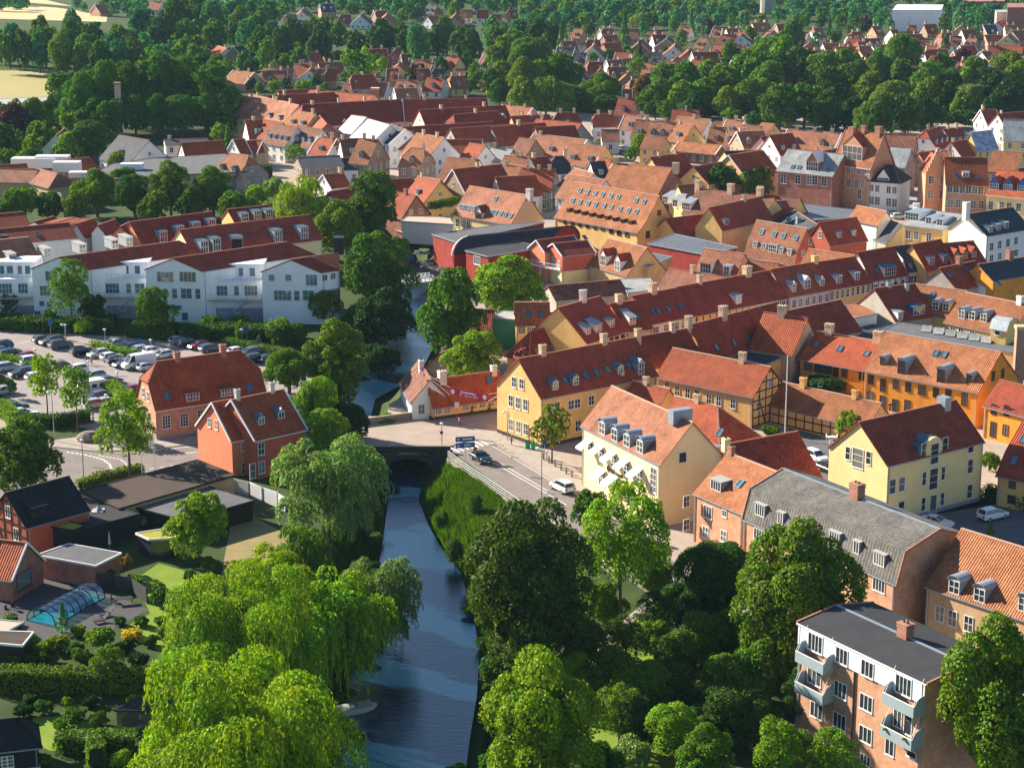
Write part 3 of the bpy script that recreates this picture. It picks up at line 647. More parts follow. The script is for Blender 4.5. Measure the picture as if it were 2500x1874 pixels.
# gardens and park
sheet('lawn', 'C5', [(950,330),(1120,215),(1560,340),(1600,500),(1250,640),(1200,860),(1000,780),(850,680),(1060,570)], 'grass', .010)
sheet('lawn', 'C5', [(-200,1010),(250,960),(700,1010),(940,1080),(700,1110),(-200,1120)], 'grass', .010)
sheet('lawn', 'C5', [(230,1300),(500,1290),(940,1440),(930,1520),(350,1535),(240,1480)], 'grass', .010)
sheet('drive', 'N', [(560,1240),(620,1262),(715,1310),(800,1380),(700,1395),(600,1450),(540,1400),(560,1300)], 'grass_dry', .010)
sheet('park_lawn', 'C7', [(640,900),(850,700),(1060,560),(1250,700),(1700,860),(1900,1100),(1500,1700),(700,1760),(560,1300)], 'grass', .010)
sheet('park_path', 'C7', [(560,1080),(700,850),(900,640),(1150,430),(1350,250),(1420,300),(1080,560),(900,720),(740,900),(620,1100)], 'paving', .016)
sheet('terrace_paving', 'C5', [(-160,420),(280,310),(640,370),(1050,540),(780,690),(520,690),(300,760),(-160,760)], 'deck', .014)
sheet('wheat_field', 'Q1', [(-200,45),(200,45),(430,60),(830,115),(820,170),(-200,140)], 'wheat', .05)
sheet('wheat_field', 'Q1', [(200,20),(560,50),(350,0),(250,-60)], 'wheat', .05)
sheet('meadow', 'Q1', [(-200,545),(500,545),(520,700),(480,770),(-200,775)], 'meadow', .05)
# markings
mk = MB()
def dash(q, a, b, wd=.14, n=1, fill=.5, z=.022):
    A = G(q, a, z); B = G(q, b, z); d = B-A; s = Vector((-d.y, d.x, 0)).normalized()*wd/2
    for i in range(n):
        p = A+d*(i/n); e = A+d*((i+fill)/n) if n > 1 else B; mk.face([p-s, e-s, e+s, p+s])
dash('B3', (0,1000), (560,1325)); dash('B3', (60,1010), (420,1220)); dash('B3', (0,880), (640,1262), .1)
for i in range(9):
    t = i/8; a = (1530+330*t*.95, 690-60*t); dash('B2', (1530+300*t, 712-70*t), (1600+290*t, 745-72*t), .45)
dash('B1', (1190,910), (1480,885), .2); dash('B1', (1230,955), (1480,930), .2)
arc = [(500,930),(600,945),(700,965),(770,985),(820,1020),(838,1060),(835,1100),(800,1125)]
for a, b in zip(arc, arc[1:]): dash('B1', a, b, .4, 3, .6)
for a, b in zip([(740,955),(820,970),(900,985),(945,1015),(950,1050)], [(820,970),(900,985),(945,1015),(950,1050),(940,1080)]): dash('B1', a, b, .25, 3, .6)
dash('B1', (1120,1055), (1430,1015), .2, 4, .45)
for r0, r1, n in (((150,115),(330,75),5), ((380,240),(640,300),5), ((700,250),(1040,330),6), ((1500,195),(1660,190),3), ((140,385),(300,420),3)):
    for i in range(n+1):
        x = r0[0]+(r1[0]-r0[0])*i/n; y = r0[1]+(r1[1]-r0[1])*i/n; dash('B1', (x-35, y+9), (x+35, y-9), .12)
o = mk.build('road_markings', 'paint_white'); tag(o, kind='structure')

pt = MB()
for q, x, y, w_, h_ in (('B3',150,960,60,20),('B3',300,1110,90,26),('B3',90,900,30,10),('B2',1050,645,50,10),('B2',1580,585,40,9),('B2',1840,580,36,9),('B2',1980,745,40,10),('B2',1500,575,30,8),('B1',700,1040,90,16),('B1',1250,990,60,10),('B1',350,1000,70,14),('B1',640,250,60,9),('B1',430,230,50,8),('B1',900,360,60,8),('B3',420,1230,60,22)):
    pt.face([G(q,(x,y),.026),G(q,(x+w_,y+h_*.5),.026),G(q,(x+w_*.8,y+h_),.026),G(q,(x-w_*.1,y+h_*.6),.026)])
o = pt.build('road_patches', 'felt_grey'); tag(o, kind='structure')
kb = MB()
for q, L_ in (('B3',[(0,880),(45,885),(330,1072),(640,1262),(760,1330)]),('B1',[(330,912),(420,896),(740,930),(1190,907),(1490,868)]),('B2',[(1510,712),(1700,652),(1860,672),(1925,700)])):
    P_ = [G(q,p) for p in L_]
    for a, b in zip(P_, P_[1:]): kb.bar(a+Z*.06, b+Z*.06, .22, .13)
o = kb.build('kerb', 'stone_pale'); tag(o, kind='structure')
# ---------------------------------------------------------------- trees
def cards_mesh(name, P, N, sx, sy, rng, mats=('foliage',), up=None):
    """many small leaf-clump faces: centres P, normals N, half sizes sx, sy"""
    n = len(P); N = N/np.maximum(1e-6, np.linalg.norm(N, axis=1))[:, None]
    if up is None: T = rng.normal(size=(n, 3))
    else: T = np.tile(np.array(up, float), (n, 1))+rng.normal(size=(n, 3))*.12
    U = np.cross(T, N); U /= np.maximum(1e-6, np.linalg.norm(U, axis=1))[:, None]; V_ = np.cross(N, U)
    sx = (np.ones(n)*sx*rng.uniform(.65, 1.35, n))[:, None]; sy = (np.ones(n)*sy*rng.uniform(.65, 1.35, n))[:, None]
    k = rng.uniform(.55, 1.0, (n, 4, 1)); cr = np.stack([P-U*sx*k[:, 0]-V_*sy*.2, P-V_*sy*k[:, 1]+U*sx*.25, P+U*sx*k[:, 2]+V_*sy*.2, P+V_*sy*k[:, 3]-U*sx*.25], 1)
    cr[:, 1] -= N*sx*.25; cr[:, 3] -= N*sx*.25
    me = bpy.data.meshes.new(name); co = cr.reshape(-1, 3)
    me.vertices.add(len(co)); me.vertices.foreach_set('co', co.ravel()); me.loops.add(len(co)); me.loops.foreach_set('vertex_index', np.arange(len(co)))
    me.polygons.add(n); me.polygons.foreach_set('loop_start', np.arange(0, n*4, 4)); me.update()
    for m in mats: me.materials.append(M(m))
    return me
def rdir(rng, n):
    v = rng.normal(size=(n, 3)); return v/np.linalg.norm(v, axis=1)[:, None]
KIND = {  # centre height, vertical half size, lumps, lump radius, lump spread
 'broad': (1.08, 1.0, 40, .34, .70), 'maple': (1.2, 1.12, 50, .27, .76), 'wide': (1.0, .72, 36, .33, .74), 'willow': (1.12, .98, 40, .24, .80), 'silver': (1.12, 1.05, 44, .24, .80), 'tall': (2.1, 2.0, 44, .40, .62),
 'young': (1.9, 1.35, 26, .30, .68), 'airy': (1.55, 1.15, 34, .24, .78), 'bush': (.62, .62, 16, .38, .62), 'conifer': (1.9, 1.9, 0, 0, 0)}
PROTO = {}
def crown_pts(kind, n, rng):
    zc, vz, nl, lr, sp = KIND[kind]
    if kind == 'conifer':
        h = rng.uniform(0, 1, n)**.8; lay = np.abs(np.sin(h*26))*.25+.75; r = (1-h)*.95*lay; a = rng.uniform(0, 2*math.pi, n)
        P = np.stack([np.cos(a)*r, np.sin(a)*r, .25+h*3.5], 1); N = np.stack([np.cos(a), np.sin(a), np.full(n, .7)], 1); return P, N, None
    D = rdir(rng, nl*3); D = D[D[:, 2] > (-.98 if kind in ('broad', 'maple', 'bush', 'silver', 'tall') else -.75)][:nl]
    g = rng.uniform(.75, 1.08, len(D)); C = D*sp*g[:, None]; rad = lr*rng.uniform(.65, 1.3, len(D))
    C2 = rdir(rng, nl//2)*sp*.45; C = np.vstack([C, C2]); rad = np.concatenate([rad, lr*rng.uniform(.9, 1.3, len(C2))])
    li = rng.choice(len(C), size=n*3, p=rad**2/np.sum(rad**2)); d = rdir(rng, n*3); d[:, 2] = np.where(d[:, 2] < -.35, -d[:, 2], d[:, 2])
    P = C[li]+d*rad[li][:, None]*rng.uniform(.78, 1.06, (n*3, 1))
    keep = np.ones(len(P), bool)
    for i in range(len(C)):
        dd = np.linalg.norm(P-C[i], axis=1); keep &= ~((dd < rad[i]*.72) & (li != i))
    P = P[keep][:n]; d = d[keep][:n]
    P = P/ max(.01, np.percentile(np.linalg.norm(P[:, :2], axis=1), 98)); P[:, 2] = P[:, 2]*vz+zc
    C = C.copy(); C[:, 2] = C[:, 2]*vz+zc
    return P, d, C
def trunk_mb(kind, C, rng, mb=None, mi=0):
    zc, vz = KIND[kind][:2]; t = mb or MB(); rb = .075 if kind not in ('young', 'airy') else .05; top = zc+vz*.2
    t.cyl((0, 0, -.05), (0, 0, zc-vz*.5 if zc-vz*.5 > .2 else .3), rb, rb*.75, 8, mi); t.cyl((0, 0, max(.3, zc-vz*.5)), (.03, .02, top), rb*.75, rb*.3, 6, mi)
    if C is not None:
        for i in range(min(9, len(C))):
            c = C[int(rng.integers(len(C)))]; z0 = max(.3, zc-vz*.5)+rng.uniform(0, .35)*vz; t.cyl((0, 0, z0), tuple(c*np.array([.85, .85, 1])), rb*.42, rb*.1, 5, mi)
    return t
def proto(kind, lod, var=0):
    k = (kind, lod, var)
    if k in PROTO: return PROTO[k]
    rng = np.random.default_rng(abs(hash(kind+str(var))) % 99991 if False else sum(ord(c) for c in kind)*17+var*101+lod)
    n, sz = {-1: (62000, .0185), 0: (25000, .029), 1: (11000, .043), 2: (2600, .085), 3: (1000, .14)}[lod]
    if kind == 'bush': n = n//3; sz *= 1.5
    if kind in ('tall',): n = int(n*1.4)
    if kind in ('airy', 'young'): n = int(n*.55)
    P, N, C = crown_pts(kind, n, rng); N = N+rng.normal(size=N.shape)*.6
    sx = sy = sz
    if kind in ('willow', 'silver'):
        m = int(n*(.6 if kind == 'willow' else .45)); Ps = P[:n-m].copy(); Ns = N[:n-m].copy()
        # hanging strands below the lumps' outer side
        ns = max(60, m//11); st = P[rng.choice(len(P), ns)]; st = st[np.linalg.norm(st[:, :2], axis=1) > .3]; ns = len(st); per = max(3, m//ns)
        L = rng.uniform(.12, .5, ns)*(1 if kind == 'willow' else .7)*(1.25-st[:, 2]*.25); q = []; qn = []
        for j in range(per):
            f = (j+.5)/per; p = st.copy(); rr_ = np.linalg.norm(p[:, :2], axis=1)[:, None]; p[:, :2] *= 1+.06*math.sqrt(f); p[:, 2] -= L*f; p += rng.normal(size=p.shape)*.012; p[:, 2] = np.maximum(p[:, 2], .1)
            q.append(p); o_ = p.copy(); o_[:, 2] = .25; qn.append(o_+rng.normal(size=p.shape)*.35)
        a = cards_mesh('crown', np.vstack([Ps]+q), np.vstack([Ns]+qn), np.r_[np.full(len(Ps), sz*.8), np.full(per*ns, sz*.55)], np.r_[np.full(len(Ps), sz*1.1), np.full(per*ns, sz*2.1)], rng, up=(0, 0, 1) if True else None)
    else:
        # a few big inner leaves keep the light out of the middle of the crown
        ni = n//26 if kind not in ('airy', 'young', 'conifer') else 0
        if ni:
            Pi = rdir(rng, ni)*.62*rng.uniform(.5, 1, (ni, 1)); Pi[:, 2] = Pi[:, 2]*KIND[kind][1]+KIND[kind][0]; P = np.vstack([P, Pi]); N = np.vstack([N, rng.normal(size=(ni, 3))]); sxx = np.r_[np.full(len(P)-ni, sx), np.full(ni, .16)]; syy = np.r_[np.full(len(P)-ni, sy), np.full(ni, .16)]
        else: sxx, syy = sx, sy
        a = cards_mesh('crown', P, N, sxx, syy, rng)
    tr = trunk_mb(kind, C, rng)
    if lod >= 2:      # far trees are one mesh
        nv = len(a.vertices); co = np.empty(nv*3); a.vertices.foreach_get('co', co); tv = np.array(tr.v).ravel(); me = bpy.data.meshes.new(kind+'_tree')
        allc = np.r_[co, tv]; me.vertices.add(len(allc)//3); me.vertices.foreach_set('co', allc)
        loops = list(range(nv)); starts = list(range(0, nv, 4)); mi = [0]*(nv//4)
        for f in tr.f: starts.append(len(loops)); loops += [i+nv for i in f]; mi.append(1)
        me.loops.add(len(loops)); me.loops.foreach_set('vertex_index', loops); me.polygons.add(len(starts)); me.polygons.foreach_set('loop_start', starts); me.update(); me.materials.append(M('foliage')); me.materials.append(M('bark')); me.polygons.foreach_set('material_index', mi)
        PROTO[k] = me
    else: PROTO[k] = (a, tr.mesh('trunk', ['bark']))
    return PROTO[k]
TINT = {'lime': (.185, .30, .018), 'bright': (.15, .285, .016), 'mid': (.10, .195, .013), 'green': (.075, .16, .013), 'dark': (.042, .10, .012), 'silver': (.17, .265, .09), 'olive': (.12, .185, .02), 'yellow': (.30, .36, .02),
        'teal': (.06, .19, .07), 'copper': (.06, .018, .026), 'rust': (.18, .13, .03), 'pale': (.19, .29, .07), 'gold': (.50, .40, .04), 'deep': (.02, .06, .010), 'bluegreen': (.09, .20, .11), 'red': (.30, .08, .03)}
TREES = []
NAMES = {'broad': 'broadleaf_tree', 'maple': 'maple_tree', 'wide': 'broadleaf_tree', 'willow': 'willow_tree', 'silver': 'silver_willow_tree', 'tall': 'poplar_tree', 'young': 'young_tree', 'airy': 'light_crowned_tree', 'bush': 'bush', 'conifer': 'conifer_tree'}
def tree(kind, q, p, rpx, tint='mid', label=None, zs=1.0, lod=None, group=None, jit=.15, world=None, r=None, var=None):
    if world is None:
        rp = rpx/CR[q][2]; zc0 = KIND[kind][0]*zs; r = 5.0
        for _ in range(6):
            g = G(q, p, zc0*r); s = FPX/proj(g)[2]; r = rp/s
        x, y = g.x, g.y
    else: x, y = world; s = FPX/proj((x, y, 5))[2]
    if lod is None: lod = -1 if s*r > 180 else 0 if s*r > 100 else 1 if s*r > 48 else 2 if s*r > 16 else 3
    rng = random.Random(int(x*7+y*3)); rz = rng.uniform(0, 6.28)
    v = var if var is not None else rng.randrange({-1: 1, 0: 2, 1: 3, 2: 4, 3: 4}[lod])
    pr = proto(kind, lod, v); c = TINT[tint] if isinstance(tint, str) else tint
    k = rng.uniform(1-jit, 1+jit); col = (c[0]*k*rng.uniform(.9, 1.12), c[1]*k, c[2]*k*rng.uniform(.85, 1.15), 1)
    gz = 0.0
    if abs(x) < 60 and y < 480:
        d = float(poly_sd(np.array([[x]]), np.array([[y]]), RW)[0, 0])
        gz = max(-3.6, float(bank_z(d)))
    if lod >= 2:
        o = bpy.data.objects.new(NAMES[kind], pr); COL.objects.link(o); o.location = (x, y, gz); o.rotation_euler = (0, 0, rz); o.scale = (r, r, r*zs); o.color = col
    else:
        o = empty(NAMES[kind], (x, y, gz)); o.rotation_euler = (0, 0, rz); o.scale = (r, r, r*zs)
        for me, nm in zip(pr, ('crown', 'trunk')):
            c_ = bpy.data.objects.new(nm, me); COL.objects.link(c_); c_.parent = o; c_.color = col
    o['category'] = 'bush' if kind == 'bush' else 'tree'
    TREES.append((o, kind, tint, label, group, r, x, y)); return o
# ---------------------------------------------------------------- named buildings near the river
def V3_(p, z): return Vector((p.x, p.y, z))
corner = house('B3', 'e', (372,527), (1240,352), (205,237), 7.8, 'tile_dark', 'ochre', 'corner_house', 'large ochre corner house with dark red roof and white windows, beside the stone bridge', 'house', None, plinth='plinth', over=.25,
  W=[('g', 1.0, 1.5, [(170,407),(226,420)]), ('g', 1.05, 1.7, [(146,548),(200,563),(256,577)]), ('g', 1.05, 1.75, [(148,727),(204,743),(258,760)]),
     ('f', 1.0, 1.35, [(437,598),(490,590),(595,577),(643,567),(747,543)]), ('f', 1.05, 1.6, [(648,733),(490,765)])],
  D=[('g', 1.2, 1.3, [(480,468),(632,432)]), ('g', 1.2, 1.3, [(968,350)]), ('g', 1.25, 2.0, [(1122,352)])], S=[(550,397),(703,362),(785,340),(870,318),(1027,290)], CH=[(382,205,.95,1.5),(840,115,.95,1.5),(1095,100,.9,1.3)], chm='chim_cream')
bank = house('B3', 'e', (680,732), (1265,1022), (905,442), 8.7, 'tile_pink', 'bank_cream', 'bank_building', 'cream bank building with row of white awnings and four barrel dormers', 'bank', None, over=.18, cap='cap', gut=True,
  D=[('b', 1.75, 1.75, [(828,800),(920,850),(1012,893),(1112,940)], {'wm': 'zinc', 'rm': 'zinc'})],
  W=[('f', 1.3, 1.7, [(742,905),(828,955),(920,1000),(1015,1058),(1115,1108)], {'cr': (2, 3)}), ('f', 1.4, 3.3, [(1215,1140)], {'cr': (2, 4)}), ('f', 1.6, 1.9, [(830,1130),(925,1180)], {'cr': (3, 2)}), ('h', 1.1, 1.35, [(1432,970)], {'cr': (1, 1)}),
     ('f', 1.5, 2.6, [(1050,1270),(1180,1340)], {'cr': (3, 3)})])
adm = house('B4', 'e', (1130,850), (1845,672), (918,527), 8.4, 'tile_dark', 'pale_yellow', 'yellow_office_house', 'pale yellow three-storey house with dark red roof and arched blue dormer, by the courtyard', 'house', None, over=.12, plinth='zinc',
  W=[('f', 1.1, 1.9, [(1162,1005),(1232,987)], {'cr': (1, 2)}), ('f', .7, 1.8, [(1400,945),(1542,905)], {'cr': (1, 2)}), ('f', 1.55, 2.9, [(1470,947)], {'cr': (1, 3)}), ('f', 1.0, 1.9, [(1745,852),(1740,1040)], {'cr': (1, 2)}), ('f', 1.05, 1.0, [(1749,722)], {'cr': (1, 1)}),
     ('f', 1.1, 1.9, [(1228,1168)], {'cr': (1, 2)}), ('f', .7, 1.8, [(1393,1137),(1535,1098)], {'cr': (1, 2)}), ('f', 1.5, 2.8, [(1475,757)], {'cr': (1, 3)}), ('f', 1.2, 2.7, [(1467,1140)], {'cr': (1, 1)}),
     ('g', .8, 1.7, [(830,755),(985,790)], {'cr': (1, 2)}), ('g', 1.9, 2.6, [(905,792)], {'cr': (1, 3)}), ('g', .9, 1.0, [(820,1043)])])
brickh = house('B1', 'e', (1165,602), (1990,482), (1080,270), 5.0, 'tile_red', 'brick', 'brick_house', 'brick house with half-hipped red roof and two dormers, beside the car park', 'house', None, hipA=(.55, 2.0), hipB=(.5, 2.4), plinth='plinth_grey', cor='white_paint', over=.3,
  W=[('f', 1.2, 2.0, [(1247,705),(1380,690),(1510,665)], {'cr': (3, 4)}), ('g', .9, 1.4, [(1075,485),(1112,515)]), ('g', .9, 1.8, [(1082,630),(1120,678)])],
  D=[('s', 2.2, 1.35, [(1447,550),(1705,517)], {'wm': 'zinc', 'rm': 'tile_red', 'cr': (4, 2)})], S=[(1247,518),(1870,450)], CH=[(1327,245,.9,1.1),(1672,213,.95,1.3)], chm='chim_brick')
redh1 = house('B1', 'e', (1737,850), (1862,826), (1597,565), 5.4, 'tile_red', 'salmon', 'red_gabled_house', 'salmon red gabled house with steep red roof at the flat garage roof end', 'house', None, verge='white_paint', cor='white_paint', over=.15,
  W=[('f', .9, 1.2, [(1830,887)]), ('f', .95, 1.7, [(1835,1050)]), ('g', .7, 1.3, [(1570,708),(1623,727)])])
redh2 = house('B1', 'e', (1915,845), (2290,762), (1742,545), 5.8, 'tile_red', 'red_stucco', 'red_riverside_house', 'dark red rendered house with blue dormers, right next to the silver willow', 'house', None, verge='white_paint', cor='white_paint', over=.15,
  W=[('f', .95, 1.7, [(1957,905),(1962,1045),(2150,1000)]), ('f', .9, 2.1, [(1893,1072)], {'cr': (1, 2)})], D=[('g', 1.2, 1.1, [(1962,728),(2110,682)])], CH=[(1780,540,.7,1.4),(2037,488,.7,1.4)], chm='chim_white')
halft = house('B3', 'e', (1958,517), (1238,367), (2085,297), 5.2, 'tile_red', 'ochre', 'half_timbered_house', 'ochre house with half-timbered gable and orange-red roof, by the white flagpole', 'house', None, tf=[('h', 'timber')] if False else None, over=.2,
  W=[('f', .85, 1.5, [(1317,440),(1392,472),(1470,490),(1540,500),(1630,530),(1703,547),(1810,568)])], CH=[(1880,240,1.0,1.5)], chm='chim_cream', cap='cap')
for p in ((245,222), (153,405), (325,362)):
    X = plane_hit('B4', p, halft.P(0, 0, 0), halft.ux); halft.addwin('g', .8, 1.35, X, -halft.ux)
timber(halft, 'g', 'timber')
hipr = house('B3', 'r', (1865,632), (1375,517), ('w', 4.6, 4.4), 8.2, 'tile_red', 'ochre', 'hipped_roof_house', 'low house with hipped orange-red roof right behind the cream bank', 'house', None, hipA=(0, 4.2), S=[(1712,788)], CH=[(1543,545,.85,1.1)], cap='cap')
conn = house('B3', 'r', (1328,462), (1065,402), ('w', 3.4, 3.4), 8.0, 'tile_red', 'ochre', 'link_wing', 'small ochre gabled wing joining corner house and bank', 'house', None, CH=[(1158,425,.8,1.1),(970,372,.8,1.0)], cap='cap')
bwing = house('B3', 'r', (1728,915), (1560,805), ('w', 3.6, 3.4), 9.0, 'tile_red', 'bank_cream', 'bank_side_wing', 'cream side wing with one barrel dormer behind the bank gable', 'house', None, CH=[(1755,905,1.0,1.8)], chm='bank_cream', D=[('b', 2.0, 1.7, [(1585,1020)], {'wm': 'zinc', 'rm': 'zinc'})])
dred = house('B4', 'r', (445,597), (-40,685), (622,922), 8.0, 'tile_dark', 'yellow', 'dark_red_roof_house', 'house showing only a broad dark red roof with thin aerial, behind the grey mansard', 'house', None)
orh = house('B3', 'e', (1520,1240), (1885,1395), (1775,942), 6.5, 'tile_orange', 'brick', 'orange_roof_brick_house', 'small brick house with striped orange roof and one flat dormer', 'house', None, cap='cap', over=.15,
  W=[('f', 1.6, 1.5, [(1622,1378)], {'cr': (3, 1)}), ('f', .8, .8, [(1747,1390)]), ('f', 1.1, 1.4, [(1605,1530),(1740,1560)]), ('g', .9, 1.4, [(1462,1300),(1462,1475)])], D=[('f', 2.2, 1.35, [(1680,1222)], {'wm': 'zinc', 'rm': 'felt_pale', 'cr': (4, 1)})], S=[(1865,1172)], CH=[(1797,930,.8,1.0)], chm='chim_brick')
gm = house('B4', 'e', (50,1237), (1187,1722), (352,880), 6.6, 'eternit', 'brick', 'mansard_block', 'long brick block with grey mansard roof and canopied dormer windows', 'apartment building', None, prof=[(0, 0), (.16, .66), (1, 1)], over=.1, cap='zinc', verge='chim_brick',
  W=[('f', 1.9, 1.35, [(165,1365)], {'cr': (4, 1)}), ('f', 1.0, 1.35, [(322,1432)], {'cr': (2, 1)}), ('f', 1.9, 1.35, [(490,1500),(720,1600),(1062,1745)], {'cr': (4, 1)})],
  D=[('f', 1.9, 1.5, [(168,1228),(478,1350),(725,1440),(1060,1600)], {'wm': 'zinc', 'rm': 'felt_pale', 'cr': (4, 1)}), ('f', 1.1, 1.5, [(322,1290),(890,1510)], {'wm': 'zinc', 'rm': 'felt_pale', 'cr': (2, 1)})], CH=[(895,1095,1.5,1.7)], chm='chim_brick')
ap = house('C8', 'e', (438,640), (1330,1065), ('w', 5.0, .75), 11.6, 'felt_dark', 'brick', 'apartment_block', 'brick apartment block with white top storey, slate-grey flat roof and blue balconies', 'apartment building', None, over=.1, cap='zinc', verge='chim_brick', cor='white_paint',
  W=[('f', 1.6, 1.5, [(745,867),(925,957)], {'cr': (3, 1)}), ('f', 2.0, 1.7, [(558,775),(1180,1075)], {'cr': (4, 1)}), ('f', 1.7, 1.5, [(728,1107),(910,1197)], {'cr': (3, 1)}), ('f', 1.9, 1.6, [(545,1012)], {'cr': (3, 1)}), ('f', 1.0, 1.6, [(1132,1308)], {'cr': (2, 1)}), ('f', .95, 2.1, [(1205,1345)], {'cr': (1, 1)}),
     ('f', 1.7, 1.5, [(560,1252),(722,1327),(905,1422)], {'cr': (3, 1)}), ('f', 1.1, 1.5, [(1076,1512)], {'cr': (2, 1)}), ('f', 1.3, .9, [(715,1490),(905,1600)], {'cr': (3, 1)}), ('f', 1.2, .6, [(1230,1560)], {'cr': (1, 1)})], CH=[(1190,625,1.3,1.4)], chm='chim_brick')
orr = house('C8', 'e', (1337,378), (2110,640), (1590,-20), 6.4, 'tile_orange', 'brick_yellow', 'orange_tiled_house', 'yellow-brick house with ribbed orange tile roof and barrel dormers, right edge', 'house', None, cap='cap', over=.15,
  D=[('b', 1.6, 1.6, [(1527,432),(1705,490),(2020,560)], {'wm': 'zinc', 'rm': 'zinc'})], W=[('f', 1.1, 1.7, [(1430,570),(1518,602),(1632,642)], {'cr': (2, 2)}), ('f', 1.1, 1.7, [(1432,760),(1634,820)], {'cr': (2, 2)})])
obig = house('B4', 'e', (1805,297), (957,135), (1970,2), 5.9, 'tile_orange', 'orange', 'orange_courtyard_house', 'bright orange rendered house with four grey roof dormers, by the courtyard', 'house', None, cap='cap', over=.2,
  W=[('f', .95, 1.4, [(1003,203),(1188,237),(1282,258),(1490,300),(1583,312)], {'fr': 'frame_dark', 'cr': (2, 3)}), ('f', .95, 1.9, [(1093,245),(1703,350)], {'fr': 'frame_dark'}), ('f', 1.3, 1.4, [(1385,282)], {'fr': 'frame_dark', 'cr': (3, 3)}), ('f', 1.0, 1.8, [(997,337),(1090,367),(1183,395),(1275,400)], {'fr': 'frame_dark', 'cr': (1, 1)}), ('g', .9, 1.3, [(1917,175),(1988,155)], {'fr': 'frame_dark', 'cr': (2, 3)})],
  D=[('b', 1.1, 1.3, [(1088,100),(1735,230)], {'fr': 'frame_dark', 'rm': 'zinc'}), ('b', 1.6, 2.2, [(1230,165),(1525,230)], {'fr': 'frame_dark', 'rm': 'zinc'})], S=[(1490,10),(1552,22)])
owing = house('Q8', 'e', (978,1460), (487,1372), (1110,1250), 4.6, 'tile_red', 'orange', 'orange_low_wing', 'low orange wing with dark windows left of the orange courtyard house', 'house', None, cap='cap',
  W=[('f', 1.5, 1.4, [(548,1430),(628,1445),(697,1458)], {'fr': 'frame_dark', 'cr': (3, 2)}), ('f', 1.0, 1.6, [(760,1478),(828,1480),(962,1500)], {'fr': 'frame_dark'})], S=[(613,1268),(793,1303),(1000,1340)], CH=[(708,1200,1.3,1.6),(1085,1240,1.4,1.7)], chm='chim_cream')
yr2 = house('B4', 'r', (345,227), (1072,385), ('w', 3.2, 2.9), 6.0, 'tile_orange', 'ochre', 'timbered_garden_wing', 'long low ochre wing with ribbed orange roof and two chimneys behind the small willow', 'house', None, cap='cap', CH=[(492,290,.9,1.4),(880,350,.8,1.2)], chm='ochre', hipA=None)
timber(yr2, 'f', 'timber')
ored = house('B4', 'r', (1975,212), (2300,290), ('w', 3.6, 3.2), 8.4, 'tile_dark', 'orange', 'orange_end_wing', 'orange wing with dark red roof and round gable window at right edge', 'house', None, W=[('f', .95, 1.5, [(1925,425),(2020,435)], {'fr': 'frame_dark'}), ('f', 1.0, 2.2, [(1918,575)], {'fr': 'frame_dark'}), ('f', .95, 1.5, [(2010,580)], {'fr': 'frame_dark'})])
wea = house('B4', 'e', (1955,905), (2500,1020), (2149,515), 4.6, 'tile_dark', 'yellow', 'weathered_yellow_house', 'weathered yellow house with mansard roof at right edge by the white parked car', 'house', None, prof=[(0, 0), (.3, .42), (1, 1)], W=[('f', .9, 1.6, [(2062,970)], {'fr': 'timber'}), ('f', 1.0, 1.0, [(2055,1100)], {'fr': 'timber', 'cr': (1, 1)})], S=[(2078,812),(2146,655)])
# bridge street low house and neighbours
lowy = house('B2', 'e', (1400,387), (1925,315), (1385,222), 2.7, 'tile_red', 'ochre', 'low_yellow_house', 'long low ochre house under red roof facing the bridge street', 'house', None, plinth='plinth',
  W=[('f', 1.0, 1.35, [(1445,430),(1513,422),(1650,402),(1712,392),(1775,380),(1838,368)], {'cr': (4, 3)}), ('g', .8, 1.3, [(1350,400)])], S=[(1822,210)], CH=[(1472,215,1.2,1.2),(1858,118,.9,1.0)], chm='chim_white')
rivy = house('B2', 'r', (1385,205), (1298,60), ('w', 3.0, 3.4), 6.4, 'tile_brown', 'white', 'riverside_cottage', 'small riverside cottage with weathered brown tiles, by the bridge parapet', 'house', None, CH=[(1315,140,.9,1.6)], chm='chim_white', aw='g')
tri = house('B3', 'e', (280,232), (690,128), (198,52), 3.6, 'tile_dark', 'ochre', 'hipped_corner_cottage', 'ochre cottage with hipped dark red roof and blue skylights, by the leafy maple', 'house', None, hipA=(0, 3.2), S=[(335,180),(455,150),(597,112)], W=[('g', .8, .8, [(190,210)], {'fr': 'frame_dark'})])
rbk = house('Q6', 'r', (1500,1340), (1700,1255), ('w', 2.6, 2.4), 4.2, 'tile_dark', 'brick_brown', 'riverside_outbuilding', 'narrow red-roofed outbuilding between the river and the light green maple', 'shed', None)
# white riverside apartments
def wfront(A, B, C, h, label, L_=None, **k): return house('Q5', 'e', A, B, C, h, 'tile_dark', 'white_blue', 'white_terrace_block', label, 'apartment building', 'white riverside apartment blocks', over=.08, cap='cap_dark', **k)
def wing(label, g0, g1, pk, rend, W, **k):
    """block whose gable faces the camera: eave left g0, eave right g1 (same level), apex pk, far ridge end rend"""
    q = 'Q5'; h = 10.0; a = G(q, g0, h); b = G(q, g1, h); ax = (a-b); ax.z = 0; wd = ax.length; ax.normalize(); out = Vector((-ax.y, ax.x, 0))
    w2 = wd/2; m = b+ax*w2; X = plane_hit(q, pk, m, out); rh = X.z-h
    e = G(q, rend, X.z); m.z = X.z; rd = (e-X); rd.z = 0
    return b, b+rd, w2, rh, ax
def house_w(A3, B3, w2, rh, h, *a, **k):
    pa = proj((A3.x, A3.y, h)); pb = proj((B3.x, B3.y, h)); return house('N', 'e', pa[:2], pb[:2], ('w', w2, rh), h, *a, **k)
WB = []
